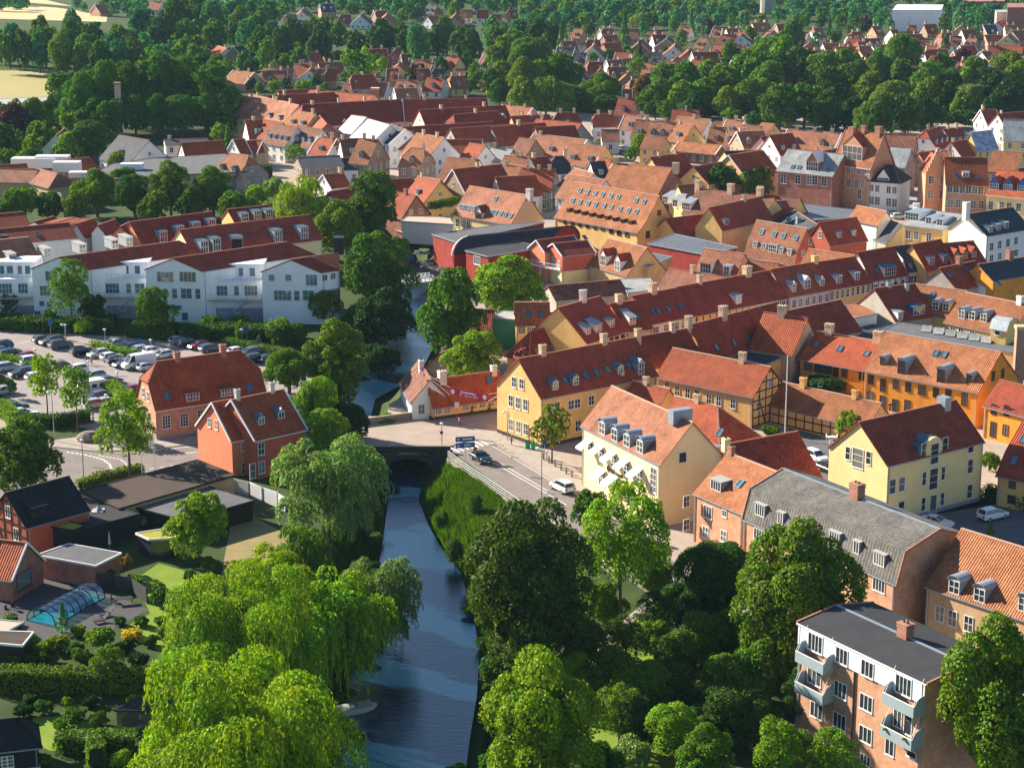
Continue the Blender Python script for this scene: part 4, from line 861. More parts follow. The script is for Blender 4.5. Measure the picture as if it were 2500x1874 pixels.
for lab, g0, g1, pk, rend in (('white apartment block with gable behind the tall dark maple', (245,683), (690,692), (470,597), (1385,472)),
                              ('white apartment block, middle one, with two French balconies high in its gable', (1122,690), (1568,705), (1345,605), (2212,480)),
                              ('white apartment block nearest the river with plain gable and side windows', (2020,707), (2486,715), (2250,615), (2385,595))):
    A2, B2, w2, rh, axs = wing(lab, g0, g1, pk, rend, None)
    H = house_w(A2, B2, w2, rh, 10.0, 'tile_dark', 'white_blue', 'white_apartment_block', lab, 'apartment building', 'white riverside apartment blocks', over=.08, cap='cap_dark', skew=axs)
    # the gable that faces the camera is u=0 of the front eave: windows by position in the photograph
    P0, out, ax = H.fc('g')
    def gw(ps, w, hh, cr, fr='white_paint', gl='glass_blue'):
        for p in ps: X = plane_hit('Q5', p, P0, out); H.addwin('g', w, hh, X, out, fr, cr, gl)
    if g0[0] == 245: gw([(348,853),(470,850),(640,850)], 2.0, 1.9, (3, 2)); gw([(395,740)], 2.2, 1.9, (3, 1)); gw([(323,950),(382,955)], .8, .8, (1, 1), 'zinc'); gw([(290,1027)], 1.2, 1.0, (2, 1)); gw([(575,850)], 1.2, 1.9, (2, 2))
    elif g0[0] == 1122: gw([(1275,745),(1448,745)], 3.2, 1.9, (4, 1)); gw([(1203,867),(1275,872),(1348,873),(1527,876)], .95, 1.9, (1, 2)); gw([(1438,873)], 2.1, 1.9, (2, 2)); gw([(1375,980)], 1.2, .7, (1, 1), 'zinc'); gw([(1427,1050)], 1.2, 1.5, (1, 1)); gw([(1190,960)], 1.1, .7, (1, 1), 'zinc')
    else:
        gw([(2180,888)], 3.3, 1.9, (4, 2)); gw([(2290,890)], 1.0, 1.9, (1, 2)); gw([(2380,888)], 2.1, 1.9, (2, 2)); gw([(2095,752),(2225,752)], 1.1, 1.2, (1, 1)); gw([(2403,770)], 2.1, 2.1, (3, 1))
        P0, out, ax = H.fc('f')
        for p in ((2505,752), (2568,740)): H.addwin('f', 1.1, 1.1, plane_hit('Q5', p, P0, out), out)
        for p in ((2520,880), (2588,868)): H.addwin('f', 1.8, 1.7, plane_hit('Q5', p, P0, out), out, gl='glass_blue')
    WH = H
E_ = G('Q5',(2621,700),10.0); R_e = G('Q5',(2612,560),10.0+WH.rh); R1 = WH.P(WH.L, WH.w2, 10.0+WH.rh); m = MB(); m.solid([R1+Z*.1, R_e+Z*.1, E_+Z*.1, WH.P(WH.L,-.1,10.1)], -Z*.16); m.build('roof', 'tile_dark', WH.root)
m = MB(); F0 = WH.P(WH.L,0,0); m.face([V3_(F0,-3),V3_(E_,-3),V3_(E_,10.0),V3_(F0,10.0)]); m.face([V3_(E_,-3),V3_(R_e,-3),R_e,E_]); m.build('end_wall','white_blue',WH.root)
house('Q5', 'e', (-500,690), (305,600), ('w', 6, 3.2), 10.0, 'tile_pink', 'white', 'long_terrace_roof', 'long pale apartment range with pinkish tile roof at the left edge', 'apartment building', 'white riverside apartment blocks', D=[('f', 1.5, 1.8, [(100,640),(370,600),(640,565),(890,530),(1000,510)], {'wm': 'grey_paint', 'rm': 'felt_pale'})], cap='cap')
# recessed balcony fronts between the white blocks
def recess(x0, x1, yt, yb, lab, wn):
    """the set-back facade with terrace: three levels"""
    q = 'Q5'; a = G(q, (x0, yb), 7.8); b = G(q, (x1, yb), 7.8); ax = (b-a).normalized(); bk = Vector((-ax.y, ax.x, 0)); ln = (b-a).length
    root = empty('balcony_wing', a+ax*ln/2-Z*7.8, lab, 'balcony wing', 'recessed terrace fronts'); o0 = a+bk*.4; o0.z = 0
    m = MB(); m.solid([o0, o0+ax*ln, o0+ax*ln+bk*4, o0+bk*4], Z*7.8); m.solid([o0+bk*3.0, o0+ax*ln+bk*3.0, o0+ax*ln+bk*9, o0+bk*9], Z*10.6); m.build('wall', 'white_blue', root)
    m = MB(); f0 = o0-bk*1.3; m.solid([f0+Z*4.1, f0+ax*ln+Z*4.1, f0+ax*ln+bk*1.3+Z*4.1, f0+bk*1.3+Z*4.1], Z*.22)
    for z_, off in ((4.3, 0), (7.8, 1.3)):
        f = f0+bk*off
        for i in range(9): m.bar(f+ax*ln*i/8+Z*z_, f+ax*ln*i/8+Z*(z_+1.0), .05)
        for k in (.55, 1.0): m.bar(f+Z*(z_+k), f+ax*ln+Z*(z_+k), .05)
    m.build('balcony_railing', 'steel', root)
    m = MB(); s0 = f0+ax*ln*.75+Z*4.1; s1 = f0+ax*ln*.2-bk*.1+Z*.1
    m.bar(s0-bk*.5, s1-bk*.5, .9, .25); m.bar(s0-bk*.95+Z*1, s1-bk*.95+Z*1, .05); m.build('outside_stair', 'zinc', root)
    m = MB(); m.solid([o0-bk*.04, o0+ax*ln-bk*.04, o0+ax*ln, o0], Z*2.6); m.build('base_band', 'zinc', root)
    def win(u, z_, w_, h_, cr, back=0):
        A_, g = win_mesh(w_, h_, *cr, 'white_paint', 'glass_blue'); pos = o0+ax*(ln*u)+bk*back+Z*z_; out = -bk; wo = inst('window', A_, root, frame(pos-worg(root), out.cross(Z), out)); go = bpy.data.objects.new('pane', g); COL.objects.link(go); go.parent = wo
    for u, w_, c in wn: win(u, 5.0, w_, 1.9, (c, 2))
    for u, w_ in ((.15, .8), (.35, 1.2), (.6, .8), (.8, 1.0)): win(u, 8.2, w_, 1.6, (1, 1), 3.0)
    for u in (.3, .55): win(u, 1.6, 1.0, 1.0, (1, 1))
recess(-60, 246, 0, 765, 'set-back white terrace front at the left picture edge', ((.3, 2.6, 4), (.75, 1.8, 3)))
recess(700, 1122, 0, 765, 'set-back white terrace front between the left and middle white blocks', ((.38, 2.6, 4), (.68, .9, 1), (.88, 1.8, 2)))
recess(1575, 2020, 0, 782, 'set-back white terrace front between the middle and river-side white blocks', ((.3, 2.0, 3), (.55, .9, 1), (.8, 2.4, 4)))
# red roofs behind the white blocks
BK = 'red-roofed terraces behind the white blocks'
def rr_(A, B, C, h, lab, roof='tile_dark', wall='white', **k): return house('Q5', 'r', A, B, C, h, roof, wall, 'terrace_house', lab, 'house', BK, aw=None, **k)
rr_((1005,325), (1625,245), (1100,500), 11.5, 'red-roofed terrace with orange gable and four zinc box dormers', 'tile_dark', 'salmon', D=[('f', 1.9, 2.3, [(1265,478),(1395,440),(1520,410),(1640,385)], {'wm': 'zinc'})])
rr_((1390,385), (2380,270), (1492,572), 11.5, 'long red-roofed terrace with cream gable and large box dormers, behind the middle block', 'tile_dark', 'bank_cream', D=[('f', 1.9, 2.6, [(1580,565),(1675,545),(1845,530),(2150,480),(2350,455)], {'wm': 'zinc'})])
rr_((1758,228), (2068,195), (1812,325), 10.5, 'short red-roofed terrace with yellow gable at the back of the estate', 'tile_dark', 'yellow', D=[('f', 1.9, 1.8, [(1890,320),(1990,300),(2080,290)], {'wm': 'zinc'})])
rr_((-200,400), (525,330), (592,440), 11.0, 'long plain red roof with one skylight at left of the estate', 'tile_dark', 'white', S=[(285,422)]) if False else rr_((525,330), (-200,398), (592,440), 11.0, 'long plain red roof with one skylight at left of the estate', 'tile_dark', 'white', S=[(285,422)])
rr_((170,247), (-250,285), (235,355), 11.0, 'plain red terrace roof behind the long roof at far left', 'tile_dark', 'white')
for i, (a, b, c) in enumerate((((268,323),(410,283),(292,352)), ((430,330),(572,290),(520,330)), ((590,340),(725,297),(650,432)), ((755,350),(885,305),(800,412)), ((930,360),(1000,325),(960,410)))):
    rr_(a, b, c, 10.5, ['tiny', 'second', 'third', 'fourth', 'last orange-gabled'][i]+' small red-roofed terrace in the stepped row behind the estate', 'tile_dark', 'white' if i < 4 else 'salmon')
# left bank: garages, black house, cottages
flat('B1', [(605,1232),(1475,1000),(1752,1112),(900,1358)], 3.2, 'felt_brown', 'brick_yellow', 'long_garage', 'long low garage with brown felt roof beside the salmon red house', 'garage', rim='timber_black')
flat('B1', [(1000,1345),(1500,1180),(1892,1302),(1380,1445)], 2.6, 'felt_grey', 'timber_black', 'carport', 'dark open carport with grey felt roof in front of the long garage', 'carport', rim='timber_black')
flat('B1', [(205,1505),(640,1290),(1030,1402),(562,1528)], 3.0, 'felt_dark', 'black_wood', 'black_flat_extension', 'black flat-roofed extension with small glass pyramid rooflight', 'extension', rim='timber_black')
blk = house('B1', 'r', (45,1242), (510,1120), (203,1500), 8.0, 'tile_black', 'red_stucco', 'black_roof_timbered_house', 'red half-timbered house with black roof and one black dormer', 'house', None, over=.1, cap='timber_black', D=[('s', 2.4, 1.3, [(300,1415)], {'wm': 'timber_black', 'rm': 'tile_black', 'fr': 'timber_black'})], W=[('g', .95, 1.5, [(60,1378),(122,1545)])])
timber(blk, 'g', 'timber_black')
cot = house('C5', 'e', (82,320), (-100,297), (180,77), 3.0, 'tile_red', 'brick_red', 'brick_cottage', 'brick cottage with white verge boards and large blue window, by the pool', 'house', None, verge='white_paint')
X = plane_hit('C5', (168,330), cot.P(0, 0, 0), cot.ux); cot.addwin('g', 3.0, 2.0, X, -cot.ux, 'frame_dark', (1, 1), 'glass_blue')
flat('C5', [(272,165),(490,90),(842,152),(668,237)], 2.8, 'felt_grey', 'brick_red', 'brick_garage', 'flat-roofed red brick garage beside the swimming pool', 'garage', rim='white_paint')
flat('C5', [(-120,620),(0,628),(155,640),(50,695),(-120,690)], 2.4, 'wood_pale', 'timber_black', 'pool_shed', 'small pale-roofed shed at the left end of the pool', 'shed', rim='grey_paint')
flat('C5', [(-120,700),(220,712),(150,800),(-120,775)], 2.4, 'felt_brown', 'timber_black', 'garden_shed', 'brown felt-roofed garden shed with mossy edge below the pool', 'shed', rim='white_paint')
flat('C5', [(970,12),(1060,50),(1230,40),(1180,-20)], 2.6, 'sedum', 'glass', 'sedum_roof_conservatory', 'glass garden room with yellow sedum roof in front of the carport', 'garden room', rim='white_paint')
flat('B1', [(325,1485),(430,1440),(625,1490),(540,1522)], 3.5, 'sedum', 'timber_black', 'sedum_roof_shed', 'small sedum-covered roof on the black extension', 'roof box', rim='timber_black')
bt = house('C5', 'e', (270,1490), (-200,1545), ('w', 2.3, 1.9), 2.9, 'tile_black', 'black_wood', 'black_tiled_shed', 'black timber garden house with glazed black tiles and white windows, bottom left corner', 'shed', None, hipA=(0, 1.6), cap='timber_black', W=[('f', 1.0, 1.1, [(10,1620),(55,1612)], {'cr': (2, 3)})], plinth='white_paint')
# ---------------------------------------------------------------- the old town, from the river street back to the market
def T(q, mode, A, B, C, h, roof='tile_dark', wall='yellow', label=None, **k):
    k.setdefault('over', .2); return house(q, mode, A, B, C, h, roof, wall, k.pop('name', 'town_house'), label, k.pop('cat', 'house'), 'houses of the old town', **k)
BR = {'wm': 'white_paint', 'rm': 'zinc'}
# street row, left to right
T('Q7','e',(190,1118),(447,1116),('w',3.6,3.3),5.4,'tile_orange','yellow','small house with striped pink roof beside the green rendered block', S=[(285,1035),(380,1040),(470,1045)], W=[('f',1.1,1.3,[(235,1155),(300,1160)],{'cr':(3,3)})], cap='cap')
T('Q7','e',(735,1255),(1047,1162),(517,985),6.2,'tile_dark','yellow','ochre house with tall curved gable and three dormers, facing the street row', D=[('s',1.3,1.2,[(748,1190)],BR),('s',1.8,1.4,[(828,1172)],BR),('f',1.3,1.3,[(932,1135)],BR)], W=[('f',1.0,1.0,[(925,1218),(967,1207),(1012,1196)],{'fr':'frame_dark'})], CH=[(705,935,1.1,1.9)], chm='chim_white')
T('Q7','e',(1045,1168),(1238,1142),(917,955),6.0,'tile_red','red_stucco','narrow red-walled house with one long shed dormer', D=[('s',1.4,1.4,[(1088,1118)],BR)], S=[(1127,1055)], CH=[(982,950,1.1,1.5)], W=[('f',.9,1.3,[(1075,1205),(1160,1195),(1205,1185)],{'cr':(2,3)})])
T('Q7','e',(1240,1107),(1577,1040),(1087,897),6.2,'tile_dark','white','white-walled house with four skylights in a dark red roof', S=[(1247,1020),(1288,1012),(1365,997),(1460,980)], CH=[(1243,870,1.3,1.7)], chm='chim_cream', W=[('f',1.2,1.7,[(1270,1165),(1350,1148),(1425,1130),(1487,1100)],{'cr':(3,3)})], aw=None)
LH=T('Q7','e',(1580,1042),(2281,907),(1430,827),6.0,'tile_dark','yellow','very long yellow half-timbered house with dark red roof and one small dormer', D=[('f',1.6,1.6,[(1907,955)],BR)], CH=[(1605,798,.9,1.5),(1970,742,1.5,1.6)], W=[('f',.9,1.1,[(2250,950)])])
timber(LH,'f','timber_black')
T('Q8','e',(397,900),(722,840),(258,692),6.0,'tile_red','pinkish','pale pink-walled house with three white dormers', D=[('g',1.2,1.5,[(438,862)],BR),('g',1.7,1.8,[(540,838)],BR),('g',1.2,1.4,[(655,818)],BR)], W=[('f',.9,1.5,[(437,952),(690,905)],{'n':6,'cr':(2,3)})])
T('Q8','e',(725,840),(1037,790),(590,640),6.0,'tile_dark','yellow','yellow-walled row house with eight narrow windows and two blue dormers', D=[('f',1.3,1.5,[(787,797),(925,772)],BR)], W=[('f',.75,1.5,[(732,890),(1008,835)],{'n':8,'cr':(1,3)})], CH=[(597,632,1.1,1.4)], chm='yellow')
H_=T('Q8','e',(1042,775),(1312,727),(930,560),6.0,'tile_dark','white','black and white timbered house with wide double dormer', D=[('s',3.4,1.8,[(1178,740)],{'wm':'white','rm':'zinc_dark'})], S=[(1077,703)], W=[('f',1.0,1.0,[(1065,825),(1120,815),(1220,800),(1275,785)])]); timber(H_,'f','timber_black')
T('Q8','e',(1315,702),(1462,683),(1205,515),6.4,'slate','white','narrow white house with black mansard and three green skylights', prof=[(0,0),(.3,.55),(1,1)], S=[(1330,662),(1373,653),(1415,646)], W=[('f',1.2,1.6,[(1338,770),(1380,765),(1425,750)])])
T('Q8','e',(1465,700),(1682,656),(1350,500),6.6,'tile_dark','yellow','red-roofed house with two flat dormers next to the timber dormers', D=[('f',1.6,1.5,[(1500,652),(1607,635)],BR)])
T('Q8','e',(1690,650),(1917,628),(1590,492),7.2,'tile_dark','yellow','red-roofed house with three half-timbered gable dormers', D=[('t',1.3,1.3,[(1690,615),(1760,607),(1825,598)],{'wm':'wood_brown','rm':'tile_dark','fr':'yellow'})])
T('Q8','e',(1925,428),(2260,372),(1785,265),10.5,'slate','white','large white house with black slate roof and tall white chimney stack', W=[('f',1.1,1.5,[(1960,512),(2150,467)],{'n':4}),('f',1.1,1.3,[(1960,600),(2150,560)],{'n':4})], D=[('f',1.3,1.3,[(1957,405),(2017,388),(2077,373)],BR)], CH=[(1762,300,1.3,2.6)], chm='white')
T('Q8','e',(1587,385),(1283,347),(1860,237),9.5,'slate_pale','yellow','bright yellow town house with pale slate roof and small roof terrace', D=[('f',3.4,1.6,[(1345,310)],BR),('f',1.5,1.3,[(1475,335),(1560,350)],BR)], W=[('f',1.1,1.7,[(1320,420),(1380,427),(1478,440)],{'cr':(2,3)}),('f',1.1,1.7,[(1320,520),(1480,540)],{'cr':(2,3)})], CH=[(1382,165,1.2,1.2)], chm='white')
T('Q8','e',(715,500),(1000,457),(632,328),5.5,'tile_dark','red_stucco','dark red gabled house with two dormers, in a back yard', D=[('f',1.1,1.2,[(787,445),(902,430)],BR)], W=[('g',1.0,1.4,[(640,420)])], over=.3)
T('Q8','e',(1085,345),(862,300),(1150,242),8.0,'tile_orange','white','house with orange roof and white gable behind the dark red back-yard house', cap='cap')
T('Q8','r',(1172,312),(1275,342),(1052,450),8.5,'slate','concrete','grey slate roofed lean building between yellow town house and back yard')
T('Q8','r',(908,582),(555,532),('w',4.2,3.6),8.6,'tile_orange','yellow','low house with light orange roof and yellow chimney behind the street row', cap='cap')
PK=T('Q8','e',(440,640),(60,570),(535,375),3.6,'tile_pink','red_stucco','red-gabled house with pinkish mansard roof and row of dormers', prof=[(0,0),(.28,.42),(1,1)], D=[('f',1.1,1.3,[(135,525),(203,540)],BR),('f',2.4,1.6,[(270,558)],BR),('f',1.1,1.3,[(335,568),(400,583)],BR)], S=[(193,400),(290,418),(360,432),(455,447)], W=[('g',.9,1.3,[(562,470),(507,562)])], cap='cap')
# second row nearer the camera
T('Q7','r',(1532,1120),(2206,942),(1658,1395),10.5,'tile_dark','ochre','broad dark red roof with three long skylights above the inner yard', S=[(1733,1290),(1870,1255),(1985,1230)], CH=[(1520,1105,1.1,1.6),(1785,1040,1.3,1.8)])
T('Q7','r',(1500,1150),(1120,1212),('w',4.6,4.2),10.0,'tile_dark','ochre','dark red roof joining the corner house to the rear wing', CH=[(1395,1180,.9,1.5)])
T('Q8','r',(535,1068),(212,1022),(418,1345),10.5,'tile_red','chim_cream','cross wing with beige gable and cream chimney over the inner yard', CH=[(343,1055,1.3,1.6)], W=[('h',.8,1.0,[(535,1120)],{'fr':'timber'})])
T('Q8','r',(792,927),(378,1013),('w',5.2,4.6),9.5,'tile_dark','ochre','dark red roof with hipped end left of the orange roof terrace')
T('Q8','e',(1240,1092),(1488,1112),('w',4.6,5.0),6.0,'tile_dark','concrete','dark red house with pale concrete gable and blue glazed corner dormer', D=[('f',2.6,1.6,[(1395,1045)],{'wm':'blue_frame','rm':'zinc_dark'}),('f',1.2,1.6,[(1258,1085)],BR)], CH=[(1168,825,.8,.8)], chm='zinc') if False else T('Q8','r',(1060,838),(1362,800),(1225,1092),9.5,'tile_dark','concrete','dark red house with pale concrete gable and blue glazed corner dormer', D=[('f',2.8,1.6,[(1400,1040)],{'wm':'blue_frame','rm':'zinc_dark'}),('f',1.2,1.6,[(1258,1085)],BR)], CH=[(1168,828,.8,.8),(1307,850,.7,1.2)], chm='zinc')
T('Q8','r',(1562,682),(1830,627),(1700,850),9.0,'tile_dark','concrete','house with rough concrete gable and brick chimney', CH=[(1712,650,1.2,1.6)], chm='chim_brick', D=[('s',1.2,1.4,[(1925,880)],BR)], S=[(1630,735),(1780,700)])
T('Q8','r',(1862,652),(2260,590),(1975,775),9.5,'slate','orange','blue-black roofed house with brown chimney, right edge', CH=[(2100,620,1.3,1.9)], chm='chim_brick', S=[(2010,800)])
T('Q8','r',(1765,857),(1372,802),('w',5.0,4.2),9.0,'tile_orange','yellow','left part of the long ribbed orange roof, with two dormers', D=[('b',1.4,1.5,[(1527,1000),(1608,1012)],{'wm':'grey_paint','rm':'zinc'})], S=[(1505,890)], cap='cap')
T('Q8','r',(2260,968),(1765,868),('w',5.6,4.7),9.2,'tile_orange','yellow','right part of the long ribbed orange roof, with three dormers', D=[('b',1.5,1.6,[(1728,1068),(1808,1078),(1897,1095)],{'wm':'grey_paint','rm':'zinc'})], W=[('f',1.0,1.2,[(1663,1160),(1725,1170),(1812,1190)])], CH=[(2180,965,1.1,1.3)], chm='white', cap='cap')
T('Q8','e',(2075,1150),(1955,1130),('w',2.2,1.6),7.5,'seam_pale','yellow','yellow stair tower with pale metal mansard', prof=[(0,0),(.25,.7),(1,1)], W=[('f',.9,1.0,[(2008,1170)],{'cr':(1,1)})], name='stair_tower')
flat('Q8',[(1130,1165),(1250,1105),(2150,1245),(2130,1330)],4.6,'felt_grey','ochre','skylight_building','long flat-roofed hall with row of tilted glass rooflights','hall','flat roofs in the old town')
flat('Q8',[(830,965),(942,955),(1078,1032),(872,1072)],5.6,'tile_orange','white','roof_terrace_pavilion','roof terrace pavilion with small bright orange tile roof','pavilion',None, rim='zinc')
flat('Q8',[(820,1180),(1040,1120),(1250,1140),(1260,1210),(950,1290)],4.0,'slate','concrete','flat_roof_terrace','dark flat roof terrace with white furniture','roof terrace',None)
flat('Q7',[(1830,1355),(2080,1290),(2260,1360),(2110,1430)],4.4,'slate','ochre','yard_flat_roof','small dark flat roof inside the inner yard','flat roof','flat roofs in the old town')
# middle of the old town
TG=T('Q7','e',(547,585),(800,560),(480,492),6.4,'tile_dark','red_stucco','red and yellow house with white-trimmed gable and white balcony, nearer of the twin gables', verge='white_paint', W=[('g',1.2,2.2,[(480,630)],{'cr':(2,3)}),('g',.8,1.6,[(437,615),(520,650)]),('g',1.2,2.2,[(485,760)])])
m = MB(); m.solid([TG.P(-.06,-.06,-3),TG.P(TG.L+.06,-.06,-3),TG.P(TG.L+.06,2*TG.w2+.06,-3),TG.P(-.06,2*TG.w2+.06,-3)],Z*6.1); m.build('lower_wall','pale_yellow',TG.root)
T('Q7','e',(413,557),(690,520),(350,467),6.4,'tile_dark','salmon','red gabled house with white-trimmed gable, farther of the twin gables', verge='white_paint', S=[(645,455),(718,445)])
T('Q7','e',(755,657),(1045,735),(905,452),4.0,'tile_orange','brick_yellow','low house with two big gabled dormers and pale orange roof', D=[('t',1.9,2.2,[(858,660),(970,700)],{'wm':'white_paint','rm':'tile_dark'})], cap='cap')
flat('Q7',[(1000,632),(1198,560),(1385,596),(1212,672)],5.4,'seam_grey','brick_yellow','metal_roof_house','red-fronted house with low grey seamed metal roof','house','flat roofs in the old town')
flat('Q7',[(1212,495),(1412,420),(1892,522),(1642,576)],6.5,'seam_grey','red_wood','metal_roof_hall','long grey seamed metal roof over dark glazed front','hall','flat roofs in the old town')
T('Q7','r',(1345,300),(1668,262),(1445,445),8.6,'tile_dark','yellow','yellow gabled house with plain dark red roof, by the big yellow barn')
T('Q7','e',(1780,385),(2170,295),(1680,215),7.4,'tile_dark','yellow','yellow gabled house with shed dormer behind the metal-roofed hall', D=[('f',1.7,1.3,[(1815,345)],BR)], CH=[(1948,185,.9,1.2)])
BN=T('Q7','e',(1132,400),(490,282),(1292,125),6.0,'tile_orange','yellow','big yellow warehouse with half-hipped orange roof, two rows of skylights and small hatches', prof=[(0,0),(.34,.26),(1,1)], cap='cap', over=.3, name='warehouse', cat='warehouse',
  S=[(685,82),(742,92),(803,102),(860,113),(925,122),(980,132),(1118,158),(1180,168),(628,158),(686,170),(748,180),(805,190),(870,198),(925,208),(995,225),(1060,237),(1122,245)],
  D=[('f',1.0,.9,[(590,250),(1070,345)],{'n':9,'wm':'timber','rm':'tile_orange','fr':'timber'})], W=[('f',1.0,1.1,[(570,318),(860,370)],{'n':6,'fr':'frame_dark','cr':(1,1)}),('f',1.3,1.4,[(925,385),(985,400),(1047,412)],{'fr':'frame_dark','cr':(1,1)}),('g',1.2,1.4,[(1205,418)],{'fr':'frame_dark','cr':(1,1)}),('g',1.0,1.0,[(1293,250)],{'fr':'timber'})])
T('Q6','e',(2042,340),(1600,263),(2172,118),5.4,'tile_pink','pale_yellow','pale yellow house with ribbed pinkish roof, brown brick gable and four dormers', cap='cap', CH=[(2190,120,1.4,1.5)], chm='chim_white', S=[(1895,250),(1930,253),(1968,260),(2005,268),(2045,277),(1930,145)], D=[('f',1.3,1.3,[(1660,235),(1702,242),(1745,250),(1785,240)],BR),('t',2.2,1.6,[(1795,300)],{'wm':'white','rm':'tile_dark','fr':'timber_black'})], W=[('f',1.1,1.8,[(1633,330),(1677,337),(1720,343)])])
T('Q6','e',(1210,310),(1100,260),(1310,120),4.0,'tile_red','brick_red','brick house with dark-edged gable and two white windows', verge='timber_black', W=[('g',1.1,1.0,[(1275,245),(1350,237)],{'cr':(2,1)})], CH=[(1235,110,.9,1.2)], chm='chim_brick') if False else None
GB=T('Q6','r',(1312,122),(1165,95),(1205,295),8.0,'tile_red','brick_red','brick-gabled house with blue-black verge boards and two white windows, above the footbridge', verge='timber_black', CH=[(1235,115,.9,1.2)], chm='chim_brick')
for p in ((1275,245),(1350,238)): GB.addwin('h',1.2,1.1,plane_hit('Q6',p,GB.P(0,0,0),GB.ux),-GB.ux)
T('Q6','r',(1500,0),(1330,-30),(1425,90),8.5,'tile_orange','yellow','yellow gabled house with orange roof behind the pinkish-roofed house', S=[(1400,50)], cap='cap')
flat('Q6',[(1205,320),(1600,345),(1560,290),(1250,285)],5.0,'wood_pale','white','pale_hall','pale flat-roofed hall behind the river trees','hall','flat roofs in the old town')
T('Q7','r',(440,818),(985,770),(500,930),6.2,'tile_brown','concrete','old brown-roofed barn beside the light green tree')
flat('Q7',[(990,770),(1215,762),(1288,850),(1050,868)],4.6,'slate_pale','concrete','corrugated_roof_shed','shed with pale corrugated roof among brown roofs','shed','flat roofs in the old town')
T('Q7','r',(1372,682),(1795,752),('w',4.0,3.6),8.0,'tile_brown','yellow','weathered brown roof with cream chimneys in the yard', CH=[(1550,725,.8,1.4)])
T('Q7','e',(1880,745),(1572,705),(1952,570),6.6,'tile_pink','yellow','orange-pink roofed house with large shed dormer and white dormer', D=[('s',2.6,2.0,[(1650,720)],{'wm':'white_paint','rm':'tile_pink'}),('f',1.4,1.8,[(1812,735)],BR)], cap='cap')
T('Q7','r',(2212,640),(1935,615),('w',4,3),9.0,'tile_orange','yellow','small pale orange roof behind the long timbered house', cap='cap')
T('Q7','r',(1600,65),(2180,142),('w',6.4,5.2),11.0,'tile_brown','yellow','long dark brown roof with three cream chimneys behind the warehouse', D=[('s',1.6,1.6,[(1340,180),(1415,205)],BR),('s',2.6,1.6,[(1500,230)],BR)], CH=[(1595,75,1.4,1.9),(1845,110,1.4,2.0),(2070,140,1.4,2.0)])
T('Q3','r',(945,1258),(1385,1300),('w',7.0,6.0),12.5,'tile_orange','brick_red','large house with broad orange roof and scaffolded chimney', cap='cap', CH=[(957,1258,1.2,1.4),(1420,1315,1.4,1.4)])
T('Q8','r',(160,112),(480,140),('w',5,4),10.0,'tile_brown','yellow','brown roof in front of the leafy trees by the market', CH=[(175,140,1.3,1.9),(50,185,1.1,1.3)])
T('Q8','r',(0,200),(370,160),('w',5,4.4),9.6,'tile_dark','yellow','dark roof with cream chimney left of the big vents', CH=[(50,185,1.1,1.3)], S=[(145,262),(250,250),(335,195)])
T('Q8','r',(440,232),(620,345),('w',5.5,3),8.4,'slate','cement_grey','dark flat-pitched roof with two shiny ventilation cowls', CH=[(397,330,1.0,1.2),(472,330,1.2,1.2)], chm='zinc')
flat('Q8',[(500,190),(905,235),(850,290),(560,310),(480,230)],6.0,'seam_grey','timber_black','standing_seam_hall','grey standing-seam roof with black box rooflights','hall','flat roofs in the old town')
# black barrel-roofed culture house by the footbridge
cul = empty('barrel_roof_house', G('Q6',(1840,520),5)*1, 'red-slatted hall with black barrel roof and terrace by the footbridge', 'hall'); cul.location.z = 0
a = G('Q6',(1605,580),4.5); b_ = G('Q6',(1842,528),4.5); m_ = (a+b_)/2; e_ = G('Q7',(565,350),7.5); pk = G('Q6',(1715,425),7.5); rd = e_-pk; rd.z = 0
Lr = rd.length; rd.normalize(); ax = (b_-a); ax.z = 0; wd = ax.length; ax.normalize()
arcn = 10; arc = [a+ax*(wd*(1-math.cos(math.pi*i/arcn))/2)+Z*(math.sin(math.pi*i/arcn)*3.4) for i in range(arcn+1)]
m = MB()
for i in range(arcn): m.solid([arc[i], arc[i+1], arc[i+1]+rd*Lr, arc[i]+rd*Lr], Vector((0,0,.22)))
m.build('barrel_roof', 'seam_black', cul)
m = MB(); m.solid([Vector((p.x,p.y,p.z-.05)) for p in arc]+[Vector((b_.x,b_.y,0)),Vector((a.x,a.y,0))], rd*Lr*.98); m.build('wall', 'red_wood', cul)
m = MB()
for i in range(arcn): m.bar(arc[i]-rd*.5, arc[i+1]-rd*.5, .25, .3)
m.build('roof_trim', 'white_paint', cul)
m = MB()
for i in range(12):
    z_ = 3.2+i*.36; hh = max(0, 1-((z_-4.5)/3.4)**2) if z_ > 4.5 else 1; o_ = wd/2*(1-math.sqrt(hh)); m.bar(Vector((a.x,a.y,z_))+ax*(o_+.1)-rd*.45, Vector((a.x,a.y,z_))+ax*(wd-o_-.1)-rd*.45, .1, .16)
m.build('slats', 'red_stucco', cul)
m = MB(); m.face([Vector((a.x,a.y,.0))+ax*.6-rd*.05, Vector((a.x,a.y,0))+ax*(wd-.6)-rd*.05, Vector((a.x,a.y,3.2))+ax*(wd-.6)-rd*.05, Vector((a.x,a.y,3.2))+ax*.6-rd*.05]); m.build('glass_front', 'glass', cul)
F = flat('Q6',[(1445,422),(1625,482),(2300,330),(1950,350)],6.6,'felt_grey','red_wood','flat_hall','flat-roofed red hall with full height windows beside the terrace','hall','flat roofs in the old town')
fl = flat('Q6',[(1700,548),(1870,592),(2320,520),(2080,480)],6.0,'felt_dark','red_wood','red_hall_wing','low red wing with white corner window and yellow base','hall wing',None)
P3 = fl.P3
